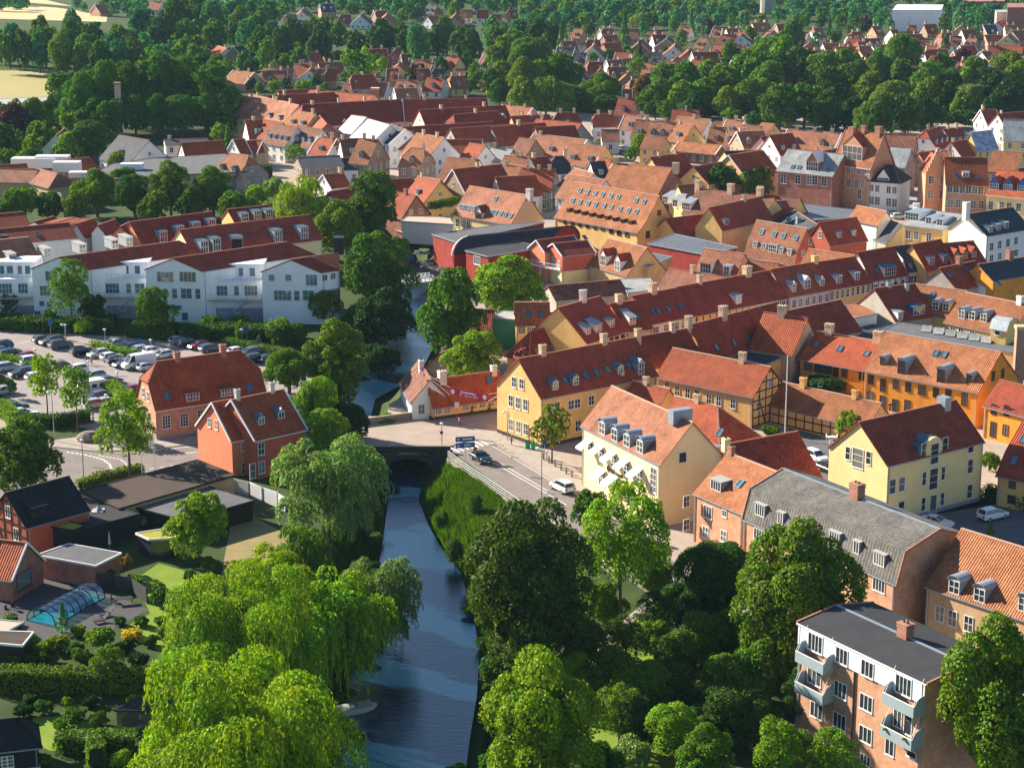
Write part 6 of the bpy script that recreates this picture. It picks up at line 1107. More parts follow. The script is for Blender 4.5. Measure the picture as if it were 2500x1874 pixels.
# ---------------------------------------------------------------- trees and bushes: kind, crop, crown centre, half width (crop pixels), tint, label, vertical stretch
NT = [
('willow','N',(585,1855),275,'lime','huge lime green weeping willow filling the bottom left river bank',1),('willow','N',(600,1570),195,'lime','lime green weeping willow right behind the huge bottom one',1),('willow','N',(800,1455),165,'bright','rounded bright willow leaning over the river on the left bank',.95),('willow','N',(655,1440),120,'lime','lime willow between the silver willow and the dry drive',1),
('willow','N',(735,1352),72,'mid','mid green willow between the dry drive and the rounded bright willow',1),('silver','N',(795,1180),142,'silver','big silvery willow hiding the left end of the stone bridge',.92),('silver','N',(925,1385),102,'silver','smaller silvery willow with branches hanging over the water below the bridge',1.1),
('willow','N',(775,985),58,'bright','narrow fresh green weeping willow beside the red riverside house',1.3),('broad','N',(850,1010),52,'deep','very dark round tree between weeping willow and bridge',1.2),('maple','N',(800,1065),60,'bright','bright leafy tree behind the silvery willow top',1),
('maple','N',(482,1285),76,'bright','bright green maple in front of the dark carport',1),('maple','N',(52,1120),98,'green','dark leafy tree at the left edge beside the roundabout',.9),('airy','N',(312,1052),76,'bright','light green street maple with bare trunk on the roundabout side',1.1),
('young','N',(112,935),42,'bright','pale green young tree at the corner of the car park',1.2),('young','N',(185,965),42,'bright','pale green young tree nearest the big boulder',1.2),('young','B1',(80,440),46,'dark','small dark young tree on the car park edge',1),('young','B1',(0,400),40,'dark','small dark tree cut by the left edge at the car park',1),
('maple','N',(1300,1450),168,(.06,.105,.012),'huge dark olive tree on the right river bank',1.15),('airy','N',(1515,1330),122,'bright','tall light green tree with forked trunk before the cream bank',1.3),('maple','N',(1440,1245),46,'green','small dark green tree left of the tall light green one',1.1),
('maple','N',(1318,1780),150,(.14,.25,.018),'round yellow-green chestnut tree at the bottom, right bank',1.1),('broad','N',(1742,1430),102,'dark','dark tree in front of the orange-roofed brick house',1.2),('maple','N',(1945,1480),165,'mid','large round green tree in front of the grey mansard block',1.1),
('maple','N',(2445,1740),165,'mid','large green tree in the bottom right corner beside the apartment block',1.25),('airy','N',(1900,1835),78,'bright','bright small tree at bottom left of the apartment block',1),('airy','N',(2035,1862),80,'bright','bright bushy tree at the foot of the apartment facade',.9),
('tall','N',(1640,1790),66,'bright','upright bright green tree in the park beside the garden table',.62),('young','N',(1512,1735),58,'mid','young park tree with thin trunk above the lawn strip',.9),('bush','N',(1548,1840),50,'silver','grey green shrub at the bottom of the park lawn',1.3),('young','N',(1529,1560),58,'dark','small dark park tree by the pale path',.8),
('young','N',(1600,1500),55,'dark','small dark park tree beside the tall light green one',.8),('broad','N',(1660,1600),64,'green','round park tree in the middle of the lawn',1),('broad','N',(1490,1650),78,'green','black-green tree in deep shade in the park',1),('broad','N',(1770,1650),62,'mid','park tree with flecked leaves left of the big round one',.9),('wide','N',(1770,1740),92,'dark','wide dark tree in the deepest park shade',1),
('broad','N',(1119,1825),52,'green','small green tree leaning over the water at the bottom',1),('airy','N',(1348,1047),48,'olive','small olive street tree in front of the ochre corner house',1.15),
('bush','C5',(750,290),78,'green','green shrub at the corner of the red brick garage',1),('airy','C5',(890,215),52,'rust','rust coloured little maple at the patio edge',1),('bush','C5',(1150,460),112,'dark','dark flowering shrub by the wooden fence',1),('bush','C5',(1310,450),84,'bright','bright shrub right of the dark flowering shrub',1.3),
('airy','C5',(745,930),140,'green','open green magnolia in the shaded garden',.9),('bush','C5',(700,735),112,'bright','round yellow-green shrub on the pool terrace corner',1),('bush','C5',(925,715),84,'gold','golden yellow flowering shrub beside the pool terrace',.6),('conifer','C5',(440,600),62,'bluegreen','small blue-grey conifer in front of the pool cover',1),
('bush','C5',(190,770),95,'bright','climbing green vine over the shed roof',.9),('bush','C5',(400,780),95,'olive','olive shrub between the pool and the shaded garden',.9),('silver','C5',(1670,290),95,'bluegreen','grey-green shrub tree at the lawn beside the lime willow',.9),('broad','C5',(1090,1040),80,'green','green shrub tree left of the huge willow above the hedge',1),
('bush','C5',(830,1075),112,'bright','low bright shrub behind the long hedge',.7),('bush','C5',(610,1460),110,'pale','pale white-flowering shrub on the lower lawn',.7),('bush','C5',(530,1280),90,'green','loose rose bush in the shaded garden bed',1),('bush','C5',(860,1590),92,'bright','bright shrub at the bottom beside the huge willow',1),('bush','C5',(900,1330),70,'green','shrub beside the glass gazebo',1),
('broad','B1',(330,1590),92,'olive','round olive shrub tree in front of the black extension',.7),('bush','B1',(490,1560),82,'dark','dark shrub right of the round olive shrub',1),('bush','B1',(1085,1440),72,'pale','white-flowering shrub by the dark carport',1.2),('bush','C5',(950,340),70,'green','green shrub in front of the garage fence',1),
('airy','Q5',(540,850),185,'green','tall open green tree in front of the left white apartment gable',1.1),('maple','Q5',(720,990),108,'dark','dark bushy tree right of the tall open one by the white blocks',1),('maple','Q5',(75,960),80,'dark','dark tree at the left edge before the white blocks',1.1),('maple','Q5',(390,1060),60,'dark','small dark tree below the left white gable',1.1),
('maple','Q5',(1200,1010),160,'green','green tree between the left and middle white blocks',1.05),('bush','Q5',(640,1140),70,'bright','bright shrub at the car park edge by the white blocks',1.2),('bush','Q5',(1640,1100),105,'mid','rounded green shrub under the middle white block',1),('bush','Q5',(1840,1100),95,'mid','second rounded green shrub under the outside stair',1),
('willow','Q5',(2150,1130),100,'bright','small bright weeping willow at the river-side white block',1),('young','Q5',(1850,1160),42,'green','thin young tree by the blue parking sign',1.3),
('broad','N',(790,742),44,'olive','yellow-green tree at the right corner of the river-side white block',1),('maple','N',(820,845),86,'mid','big leafy tree between the brick house and the river',1.1),('broad','N',(869,748),45,'green','green tree behind the big leafy river tree',1.1),('broad','N',(705,905),66,'mid','broad tree behind the brick house roof',.8),
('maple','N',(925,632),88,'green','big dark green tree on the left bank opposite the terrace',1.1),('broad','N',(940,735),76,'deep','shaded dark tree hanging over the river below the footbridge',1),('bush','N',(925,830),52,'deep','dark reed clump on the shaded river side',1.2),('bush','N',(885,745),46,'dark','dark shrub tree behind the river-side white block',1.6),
('willow','N',(736,500),70,'lime','big lime willow behind the red terrace roofs',1),('broad','N',(822,560),74,'olive','broad yellow-green tree right of the terrace roofs',1),('maple','N',(900,512),76,'green','tall green tree behind the broad yellow-green one',1.1),('tall','N',(978,578),28,'bright','narrow bright poplar by the pale hall',.7),('broad','N',(1033,488),32,'mid','green tree beside the yellow gable above the footbridge',1.2),
('broad','N',(630,480),30,'lime','small lime tree behind the estate roofs',1.1),('broad','N',(667,458),28,'pale','small pale tree next to the small lime one',1),('maple','N',(1097,765),88,'green','big spreading maple on the right bank below the footbridge',1.1),('broad','N',(1240,710),92,'bright','rounded light green tree by the red and yellow house',.9),
('maple','N',(1155,872),72,'bright','light green maple in the yard of the low ochre house',.8),('wide','N',(943,985),42,'bright','low bright tree at the water by the riverside cottage',1),('bush','N',(700,820),50,'dark','dark shrubs at the end of the car park hedge',1),
('maple','Q8',(100,20),105,'green','dense green tree by the market shops',1),('maple','Q3',(1770,1400),130,'dark','dark round tree left of the market shops',1),('maple','Q3',(2070,1390),110,'mid','sunlit round tree beside the market shops',1),('broad','Q3',(1150,1130),90,'bright','bright tree in the small town car park',1),('broad','Q3',(1080,1190),60,'green','dark green tree in front of the small town car park',1),('broad','Q3',(870,975),90,'green','round green tree in a yard near the park',1),
('willow','B4',(840,540),100,'bright','little weeping willow behind the pale yellow office house',1.1),('willow','B4',(1015,480),72,'bright','second little willow above the office house roof',.8),('tall','B4',(1060,1010),92,'pale','pale bamboo clump against the office house gable',.62),('conifer','B4',(1900,1320),36,'green','small green conifer in the courtyard',1),('bush','B4',(1890,820),70,'mid','green hedge bush behind the office house',1.6),('bush','B4',(650,240),170,'deep','dark shrubs in the orange courtyard',.6),('bush','B4',(250,585),75,'green','green shrubs below the half-timbered gable',.7),('broad','B4',(2120,500),95,'bright','bright tree at the right edge by the orange wing',1.1),('bush','B4',(690,540),52,'green','shrub by the white garden chairs',1),
('maple','Q4',(1940,960),75,'bright','bright tree in front of the blue covered roof',1),('broad','Q4',(1780,1130),55,'green','green tree left of the blue covered roof',1),('broad','Q4',(1930,1185),40,'green','small tree below the blue covered roof',1),('tall','Q2',(380,1190),80,'bright','bright upright tree by the small black-roofed white building',.5),
('broad','N',(32,305),44,'copper','copper-red beech at the left edge',1.1),('broad','N',(85,292),50,'mid','green tree right of the copper beech',1.1),('broad','N',(222,345),56,'dark','dark round tree left of the grey-roofed white gabled house',1),('broad','N',(172,365),42,'bright','bright tree in front of the dark round one',1),('wide','N',(300,390),36,'olive','low olive tree in front of the grey-roofed house',1),('conifer','N',(557,345),22,'green','conifer before the long red-roofed white house',1),('broad','N',(538,328),24,'bright','bright small tree behind the long red-roofed white house',1),
('broad','N',(145,212),34,'mid','tree at the meadow corner',1.2),('broad','N',(-5,345),36,'dark',None,1),('broad','N',(78,390),30,'green',None,1),('bush','N',(50,392),26,'pale',None,1),('copperx','N',(0,0),0,'',None,1)]
NT = [t for t in NT if t[0] != 'copperx']
for x, y, r, t in ((60,620,60,'green'),(260,900,90,'dark'),(420,1040,70,'deep'),(560,860,80,'green'),(980,900,90,'deep'),(300,1230,80,'dark'),(700,1310,80,'dark'),(420,1350,60,'green'),(1000,620,60,'green'),(1180,700,80,'mid'),(620,1000,60,'dark'),(960,1190,70,'dark'),(1500,640,70,'green'),(1480,220,80,'green'),(1350,300,60,'dark'),(120,880,70,'green'),(1050,1290,60,'mid'),(200,1180,60,'deep'),(780,1430,70,'pale'),(300,1600,60,'green'),(90,700,50,'green'),(560,690,60,'olive'),(850,620,50,'dark'),(1120,380,50,'mid'),(1230,560,60,'green'),(1380,520,60,'dark'),(1140,620,50,'green'),(1060,760,60,'dark'),(880,800,70,'deep'),(540,820,70,'dark'),(280,830,60,'mid'),(60,960,60,'deep'),(640,1190,60,'deep'),(160,1260,70,'deep'),(480,1190,50,'olive'),(900,1480,50,'pale')): NT.append(('bush','C5',(x,y),r,t,None,1))
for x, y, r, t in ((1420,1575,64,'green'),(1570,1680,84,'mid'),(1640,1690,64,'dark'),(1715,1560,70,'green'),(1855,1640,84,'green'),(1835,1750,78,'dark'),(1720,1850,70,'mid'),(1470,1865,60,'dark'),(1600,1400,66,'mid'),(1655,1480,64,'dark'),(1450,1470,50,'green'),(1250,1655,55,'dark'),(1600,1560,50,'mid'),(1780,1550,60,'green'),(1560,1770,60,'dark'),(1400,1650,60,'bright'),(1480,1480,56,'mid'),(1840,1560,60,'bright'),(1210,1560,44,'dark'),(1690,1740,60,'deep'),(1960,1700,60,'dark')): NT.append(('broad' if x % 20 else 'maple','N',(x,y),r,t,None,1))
for i, x in enumerate((205,262,322,385,448,505,548)): NT.append(('maple','N',(x,[255,238,225,222,225,240,262][i]),[52,60,62,64,62,58,46][i],(.07,.165,.012),['leftmost','second','third','fourth','fifth','sixth','rightmost'][i]+' tree in the tall dense grove left of the long red roofs',1.2))
for x, y, r in ((180,275,44),(225,285,46),(275,285,48),(330,280,48),(385,280,50),(440,280,50),(500,275,50),(545,290,40),(155,250,36)): NT.append(('broad','N',(x,y),r,(.05,.135,.012),None,1.05))
for i, (x, y, r, t) in enumerate(((235,468,58,'mid'),(330,482,50,'dark'),(300,440,38,'green'),(415,462,56,'mid'),(470,500,42,'dark'),(520,470,52,'green'),(580,505,46,'green'),(50,495,42,'mid'),(118,502,38,'dark'),(185,505,36,'mid'),(375,510,40,'green'),(640,520,30,'bright'),(560,440,26,'green'),(10,515,30,'green'),(110,412,22,'green'))): NT.append(('maple' if i % 2 else 'broad','N',(x,y),r,t,None,1))
for i, (x, y, r, t) in enumerate(((820,1095,26,'bright'),(905,1100,24,'bright'),(985,1085,28,'bright'),(1050,1075,30,'bright'),(1295,1135,26,'lime'),(1350,1130,24,'lime'),(1412,1125,28,'lime'))): NT.append(('tall','Q3',(x,y+5),r,t,None,.55))
for i, (x, y) in enumerate(((395,930),(570,930))): NT.append(('tall','Q4',(x,y),62,'yellow',['left','right'][i]+' one of two yellow-green upright trees at the park edge',.5))
NT += [('broad','Q2',(1320,570),72,'copper','dark copper beech among the suburban houses, centre',1.1),('broad','Q3',(1650,215),62,'copper',None,1.2),('broad','Q4',(990,195),50,'copper',None,1.5),('broad','Q4',(1740,470),95,'copper','large copper beech at the right end of the park belt',1),('broad','Q4',(1010,460),45,'copper',None,.9),('broad','Q3',(1165,680),85,'rust','yellowish brown tree at the left of the park belt',1.1),('tall','Q3',(1110,530),70,'mid',None,.6),('tall','Q2',(1240,80),55,'teal','tall poplar standing out of the far woods',.7),('broad','Q3',(850,690),165,'olive','broad olive tree behind the hipped brick house',.8),('broad','Q3',(1140,190),95,'pale',None,.8)]
PARK = [(0,640,90,'dark'),(100,570,110,'olive'),(250,620,170,'olive'),(400,600,150,'mid'),(560,590,150,'green'),(250,740,130,'mid'),(420,730,140,'green'),(560,760,110,'mid'),(60,720,90,'dark'),(300,470,180,'green'),(100,440,140,'green')]
for x, y, r, t in PARK: NT.append(('broad','Q3',(x,y),r,t,None,1.1))
for x, y, r, t in ((1350,600,120,'mid'),(1500,640,150,'green'),(1680,620,140,'mid'),(1320,740,120,'green'),(1480,760,120,'mid'),(1650,750,130,'green'),(1800,660,140,'green'),(1960,560,150,'mid'),(1830,800,120,'olive'),(1990,760,140,'green'),(2120,640,140,'mid'),(2180,820,130,'dark'),(1570,820,100,'dark'),(1850,430,90,'green'),(2100,430,120,'mid')): NT.append(('broad','Q3',(x,y),r,t,None,1.1))
for x, y, r, t in ((330,420,130,'mid'),(160,560,150,'green'),(330,560,130,'dark'),(480,520,140,'dark'),(650,560,140,'mid'),(800,520,130,'green'),(760,680,150,'dark'),(200,720,130,'mid'),(50,780,110,'olive'),(330,830,150,'dark'),(520,800,140,'green'),(680,860,130,'dark'),(900,620,130,'dark'),(1280,420,160,'mid'),(1100,560,140,'green'),(1280,600,120,'green'),(1000,720,150,'olive'),(1180,780,160,'olive'),(1100,900,150,'dark'),(1000,920,110,'mid'),(1300,900,140,'dark'),(1450,620,130,'mid'),(1480,760,140,'olive'),(1420,880,120,'deep'),(1620,640,120,'green'),(1600,780,130,'dark'),(1860,620,150,'mid'),(1800,760,120,'silver'),(1740,830,110,'mid'),(1960,720,150,'deep'),(2080,520,130,'olive'),(2160,640,140,'mid'),(2120,780,140,'deep'),(1980,850,110,'deep'),(1600,520,90,'mid'),(430,280,110,'green'),(90,270,60,'mid')): NT.append(('broad' if (x+y) % 3 else 'maple','Q4',(x,y),r,t,None,1.1))
# forest rows and garden trees generated inside outlines
def inpoly(x, y, P):
    c = False; n = len(P)
    for i in range(n):
        x1, y1 = P[i]; x2, y2 = P[(i+1) % n]
        if (y1 > y) != (y2 > y) and x < (x2-x1)*(y-y1)/(y2-y1)+x1: c = not c
    return c
def fill(P, step, r, tints, seed, kinds=('broad', 'broad', 'maple'), zs=1.1, ky=.5):
    rr = random.Random(seed); y = min(p[1] for p in P); k = 0; row = 0
    while y < max(p[1] for p in P):
        x = min(p[0] for p in P)+(row % 2)*step*.5
        while x < max(p[0] for p in P):
            xx, yy = x+rr.uniform(-.35, .35)*step, y+rr.uniform(-.3, .3)*step*ky
            if inpoly(xx, yy, P): NT.append((rr.choice(kinds), 'N', (xx, yy), r*rr.uniform(.75, 1.25), rr.choice(tints), None, zs*rr.uniform(.9, 1.2)))
            x += step
        y += step*ky; row += 1
NTF = len(NT)
fill([(-40,92),(60,82),(200,84),(330,100),(345,150),(180,150),(-40,136)], 44, 30, ('teal','mid','dark','green'), 1, zs=1.5)
fill([(330,40),(560,20),(900,55),(1000,50),(1250,60),(1400,75),(1400,115),(1220,125),(900,118),(640,115),(560,95),(340,100)], 44, 27, ('teal','dark','dark','green'), 2, zs=1.35)
fill([(330,100),(560,100),(650,118),(640,150),(560,200),(480,150),(400,140),(340,150)], 36, 21, ('mid','teal','green'), 3)
fill([(600,118),(900,125),(1200,130),(1320,140),(1220,200),(1000,195),(800,205),(620,200)], 38, 20, ('mid','green','bright','dark','olive'), 4, kinds=('broad','broad','maple','tall'), ky=.6)
NTW = len(NT)
fill([(-40,0),(2540,0),(2540,20),(-40,20)][:] if False else [(560,-12),(2540,-12),(2540,42),(1300,58),(900,40),(560,20)], 30, 17, ('teal','teal','mid','bluegreen'), 5, ky=.42)
fill([(130,5),(330,0),(560,0),(560,22),(330,30),(250,26)], 26, 13, ('teal','bluegreen'), 6, ky=.4)
fill([(-40,0),(75,0),(60,12),(-40,14)], 24, 13, ('teal',), 61, ky=.4)
fill([(1200,66),(2540,40),(2540,150),(2100,150),(1800,125),(1400,150),(1250,120)], 36, 14, ('teal','mid','green','bluegreen','dark'), 7, kinds=('broad','maple','broad','tall','conifer'), ky=.42)
fill([(1400,120),(1800,125),(2200,140),(2540,130),(2540,165),(2250,150),(2000,130),(1700,185),(1400,170)], 34, 13, ('mid','green','dark'), 8, ky=.5)
fill([(520,95),(700,120),(900,195),(1150,190),(1180,230),(980,215),(800,225),(620,225),(560,210)], 40, 13, ('mid','bright','green'), 9, ky=.5)
fill([(1290,205),(1500,190),(1700,185),(2000,150),(2540,150),(2540,290),(2300,300),(2090,322),(1900,295),(1780,290),(1560,268),(1330,262)], 44, 26, ('dark','green','dark','deep'), 21, ky=.45, zs=.8)
fill([(1180,215),(1300,170),(1480,165),(1420,220),(1330,250),(1190,240)], 30, 18, ('green','mid','dark'), 22, ky=.5)
fill([(180,160),(260,160),(420,150),(560,110),(560,215),(420,230),(170,240),(170,200)], 34, 20, ('mid','dark','green'), 23, ky=.5)
fill([(-20,270),(160,240),(200,330),(120,420),(-20,400)], 40, 22, ('mid','dark','green'), 24, ky=.6)
fill([(560,150),(620,125),(1200,150),(1250,210),(1000,190),(800,200),(620,225)], 32, 14, ('mid','green','dark','bright'), 25, ky=.5)
SUBP = [(CR[q][0]+(a+c)/2/3.16, CR[q][1]+(b_+d)/2/3.16, (c-a)/2/3.16) for q, (a, b_, c, d) in SUB]+[(1874,22,12),(1874,-3,16),(2235,0,55),(2235,28,55),(1925,288,20),(1980,288,20),(1160,345,1)]
NT = NT[:NTF]+[t for t in NT[NTF:] if not any(abs(t[2][0]-hx) < t[3]*.9+hw*.9 and -3 < t[2][1]-hy < t[3]*1.3+11 for hx, hy, hw in SUBP)]
rank = sorted(range(len(NT)), key=lambda i: -NT[i][3]/CR[NT[i][1]][2]); keep = set(rank[:296]); REST = [t for i, t in enumerate(NT) if i not in keep]
for i, t in enumerate(NT):
    if i in keep: tree(t[0], t[1], t[2], t[3], t[4], t[5], t[6])
# the remaining far small trees: one woodland
MATS['foliage_mass'] = m_foliage('foliage_mass')
_nt = MATS['foliage_mass'].node_tree; _at = _nt.nodes.new('ShaderNodeAttribute'); _at.attribute_name = 'tint'
for l in list(_nt.links):
    if l.from_node.type == 'OBJECT_INFO': s = l.to_socket; _nt.links.remove(l); _nt.links.new(_at.outputs['Color'], s)
V_, C_ = [], []; rr = random.Random(3)
for kind, q, p, rpx, tint, lab, zs in REST:
    rp = rpx/CR[q][2]; r = 5.0
    for _ in range(5): g = G(q, p, KIND[kind][0]*zs*r); r = rp/(FPX/proj(g)[2])
    me = proto(kind, 3, rr.randrange(4)); n = len(me.vertices); co = np.empty(n*3); me.vertices.foreach_get('co', co); co = co.reshape(-1, 3)
    n4 = min(420, (n//4))*4; sel = co[:n4].reshape(-1, 4, 3); ctr = sel.mean(1, keepdims=True); sel = ctr+(sel-ctr)*1.35; a = rr.uniform(0, 6.28)
    R_ = np.array([[math.cos(a), -math.sin(a), 0], [math.sin(a), math.cos(a), 0], [0, 0, 1]]); sel = sel @ R_.T*np.array([r, r, r*zs])+np.array([g.x, g.y, 0]); V_.append(sel.reshape(-1, 3))
    c = TINT[tint]; k = rr.uniform(.85, 1.2); C_.append(np.tile(np.array([c[0]*k, c[1]*k, c[2]*k, 1]), (n4, 1)))
V_ = np.vstack(V_); C_ = np.vstack(C_); me = bpy.data.meshes.new('woodland'); nv = len(V_); me.vertices.add(nv); me.vertices.foreach_set('co', V_.ravel()); me.loops.add(nv); me.loops.foreach_set('vertex_index', np.arange(nv)); me.polygons.add(nv//4); me.polygons.foreach_set('loop_start', np.arange(0, nv, 4)); me.update()
at = me.attributes.new('tint', 'FLOAT_COLOR', 'POINT'); at.data.foreach_set('color', C_.ravel()); me.materials.append(MATS['foliage_mass'])
o = bpy.data.objects.new('woodland', me); COL.objects.link(o); tag(o, 'bluish green woods and garden trees running along the top of the picture', 'woodland', kind='stuff')
# ---------------------------------------------------------------- hedges, reeds
def hedge(q, pts, w_, h_, tint, label, dens=26, size=.16, name='hedge', cat='hedge', kind=None, blades=False, z0=0.0, seed=1):
    rng = np.random.default_rng(seed); P = [G(q, p) for p in pts]; Ps, Ns = [], []; dens *= 1.5
    for a, b in zip(P, P[1:]):
        d = b-a; L = d.length; d.normalize(); s = Vector((-d.y, d.x, 0)); n = int(L*(w_+2*h_)*dens)
        t = rng.uniform(0, L, n); u = rng.uniform(-(w_/2+h_), w_/2+h_, n); t = np.where(rng.random(n) < .1, np.where(t < L/2, 0, L), t); top = np.abs(u) <= w_/2
        off = np.where(top, u, np.sign(u)*w_/2); z = np.where(top, h_, h_-(np.abs(u)-w_/2)); jit = rng.normal(size=(n, 3))*.1
        Ps.append(np.stack([a.x+d.x*t+s.x*off, a.y+d.y*t+s.y*off, z+z0+np.sin(t*1.7)*.06], 1)+jit)
        Ns.append(np.stack([np.where(top, 0, s.x*np.sign(u)), np.where(top, 0, s.y*np.sign(u)), np.where(top, 1, .25)], 1)+rng.normal(size=(n, 3))*.45)
    P2 = np.vstack(Ps); c = P2.mean(0); c[2] = 0; me = cards_mesh(name, P2-c, np.vstack(Ns), size, size, rng); o = bpy.data.objects.new(name, me); COL.objects.link(o); o.location = c; col = TINT[tint]; o.color = (*col, 1); tag(o, label, cat, kind=kind)
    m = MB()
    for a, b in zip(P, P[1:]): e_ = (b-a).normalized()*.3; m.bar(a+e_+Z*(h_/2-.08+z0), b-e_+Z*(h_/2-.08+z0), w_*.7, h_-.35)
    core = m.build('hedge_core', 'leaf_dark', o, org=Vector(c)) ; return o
hedge('B1', [(0,235),(160,275),(310,315)], 1.6, 1.1, 'bright', 'low clipped hedge between the two leftmost car rows')
hedge('B1', [(700,140),(800,170),(1000,215)], 1.6, 1.1, 'bright', 'low clipped hedge between parked cars above the white van')
hedge('B1', [(480,350),(600,385),(740,425)], 1.6, 1.1, 'green', 'low hedge behind the white caravan')
hedge('B1', [(1680,130),(1850,160),(2149,225),(2250,260)], 2.0, 1.3, 'green', 'long hedge right of the dark parked cars')
hedge('B1', [(140,720),(400,745),(680,700)], 2.2, 1.8, 'dark', 'tall dark hedge around the corner of the car park')
hedge('B1', [(-20,610),(60,660),(130,740)], 2.2, 1.6, 'bright', 'hedge along the footpath at the left edge')
hedge('B1', [(800,480),(870,520),(960,590)], 2.4, 2.0, 'bright', 'bright hedge beside the white caravan')
hedge('B1', [(600,1215),(760,1150),(1060,1085)], 1.4, 1.3, 'olive', 'hedge along the long garage by the roundabout')
hedge('C5', [(-60,1110),(480,1120),(1060,1135)], 2.0, 2.6, 'olive', 'long tall dark hedge across the left gardens')
hedge('C5', [(400,1540),(700,1530),(960,1530)], 2.0, 1.8, 'green', 'bottom hedge left of the huge willow')
hedge('C5', [(680,1660),(680,1540)], 1.6, 2.2, 'mid', 'short upright hedge end at the bottom')
hedge('C5', [(-60,895),(90,890)], 1.6, 2.0, 'green', 'short hedge behind the mossy shed')
hedge('B4', [(1850,1100),(2000,1130),(2200,1190)], 2.0, 2.0, 'deep', 'dark hedge behind the white courtyard car')
hedge('Q5', [(1040,1190),(1400,1225),(1800,1215),(2300,1230)], 5.0, 2.4, 'dark', 'wide band of dark shrubs below the middle white block', dens=14, size=.28, seed=5)
hedge('Q5', [(-60,1130),(350,1160),(880,1150)], 5.0, 2.2, 'dark', 'wide band of dark shrubs below the left white block', dens=14, size=.28, seed=6)
hedge('Q2', [(80,1230),(270,1215)], 3.0, 3.0, 'dark', 'dark clipped hedge by the stone gable house', dens=10, size=.3)
hedge('Q1', [(1850,1370),(2090,1360)], 3.0, 3.0, 'dark', 'dark clipped hedge below the stone gable house', dens=10, size=.3)
hedge('Q6', [(1430,440),(1800,360),(2000,355)], 1.6, 1.6, 'dark', 'ivy hedge along the roof edge of the red hall', dens=14, size=.25, z0=6.6)
# reeds on the right bank and tall grass at the water edges
def reeds(name, q, poly, n, hmin, hmax, tint, label, seed, wid=.06):
    rng = np.random.default_rng(seed); W = np.array([(G(q, p).x, G(q, p).y) for p in poly]); mn, mx = W.min(0), W.max(0); P = rng.uniform(mn, mx, (n*6, 2)); d = poly_sd(P[:, 0], P[:, 1], W); dr = poly_sd(P[:, 0], P[:, 1], RW); P = P[(d < 0) & (dr > -.6)][:n]; dr = poly_sd(P[:, 0], P[:, 1], RW)
    z = bank_z(dr); cl = np.sin(P[:, 0]*.9)*np.cos(P[:, 1]*.7)*.25+.9; h = rng.uniform(hmin, hmax, len(P))*cl*np.clip(.22-z*.45, .22, 1)
    a = rng.uniform(0, 6.28, len(P)); U = np.stack([np.cos(a), np.sin(a), a*0], 1)*wid; B = np.stack([P[:, 0], P[:, 1], z], 1); L = np.stack([rng.normal(size=len(P))*.22*h, rng.normal(size=len(P))*.22*h, h], 1)
    q4 = np.stack([B-U, B+U, B+L*.6+U*1.2, B+L], 1).reshape(-1, 3); c = q4.mean(0); c[2] = 0; me = bpy.data.meshes.new(name); nv = len(q4); me.vertices.add(nv); me.vertices.foreach_set('co', (q4-c).ravel()); me.loops.add(nv); me.loops.foreach_set('vertex_index', np.arange(nv)); me.polygons.add(nv//4); me.polygons.foreach_set('loop_start', np.arange(0, nv, 4)); me.update(); me.materials.append(M('foliage'))
    o = bpy.data.objects.new(name, me); COL.objects.link(o); o.location = c; o.color = (*TINT[tint], 1); tag(o, label, 'reeds', kind='stuff')
reeds('reeds', 'N', [(1045,1150),(1095,1120),(1190,1190),(1290,1270),(1380,1340),(1360,1420),(1200,1460),(1140,1400),(1070,1280),(1040,1215)], 32000, .9, 2.3, 'green', 'dense reeds and nettles on the right bank between river and road wall', 11)
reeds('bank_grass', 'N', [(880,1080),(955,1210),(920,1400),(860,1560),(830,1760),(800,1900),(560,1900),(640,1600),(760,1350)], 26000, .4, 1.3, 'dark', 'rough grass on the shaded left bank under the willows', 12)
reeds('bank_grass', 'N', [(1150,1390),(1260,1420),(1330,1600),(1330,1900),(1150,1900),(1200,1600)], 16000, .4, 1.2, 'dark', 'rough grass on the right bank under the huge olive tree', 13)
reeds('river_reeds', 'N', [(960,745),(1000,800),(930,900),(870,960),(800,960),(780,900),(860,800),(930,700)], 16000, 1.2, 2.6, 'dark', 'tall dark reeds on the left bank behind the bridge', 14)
reeds('nettles', 'N', [(1045,1150),(1095,1120),(1190,1190),(1290,1270),(1380,1340),(1360,1420),(1200,1460),(1140,1400),(1070,1280),(1040,1215)], 26000, .5, 1.7, 'dark', 'dark nettles and leafy weeds between the reeds on the right bank', 31, .16)
for i, (x, y, r_) in enumerate(((1075,1211,21),(1110,1286,27),(1150,1341,30),(1190,1381,33),(1160,1226,21),(1230,1306,24),(1095,1176,15),(1250,1376,30))): tree('broad', 'N', (x, y-4), r_*.95, 'dark' if i % 2 else 'green', ['first','second','third','fourth','fifth','sixth','seventh','eighth'][i]+' leafy bush, counted from the bridge, among the reeds of the right bank', 1.25)
for i, (x, y, r_, t) in enumerate(((925,1150,20,'dark'),(915,1250,22,'green'),(905,1320,24,'dark'),(885,1440,26,'green'),(862,1530,30,'dark'),(838,1620,30,'green'),(820,1700,32,'dark'),(812,1800,34,'green'),(1150,1420,26,'green'),(1185,1500,28,'dark'),(1205,1600,30,'green'),(1200,1690,30,'dark'),(1190,1780,32,'green'),(870,985,20,'green'),(1010,960,16,'green'),(1060,860,22,'dark'))): tree('bush', 'N', (x, y), r_, t, None, .9)
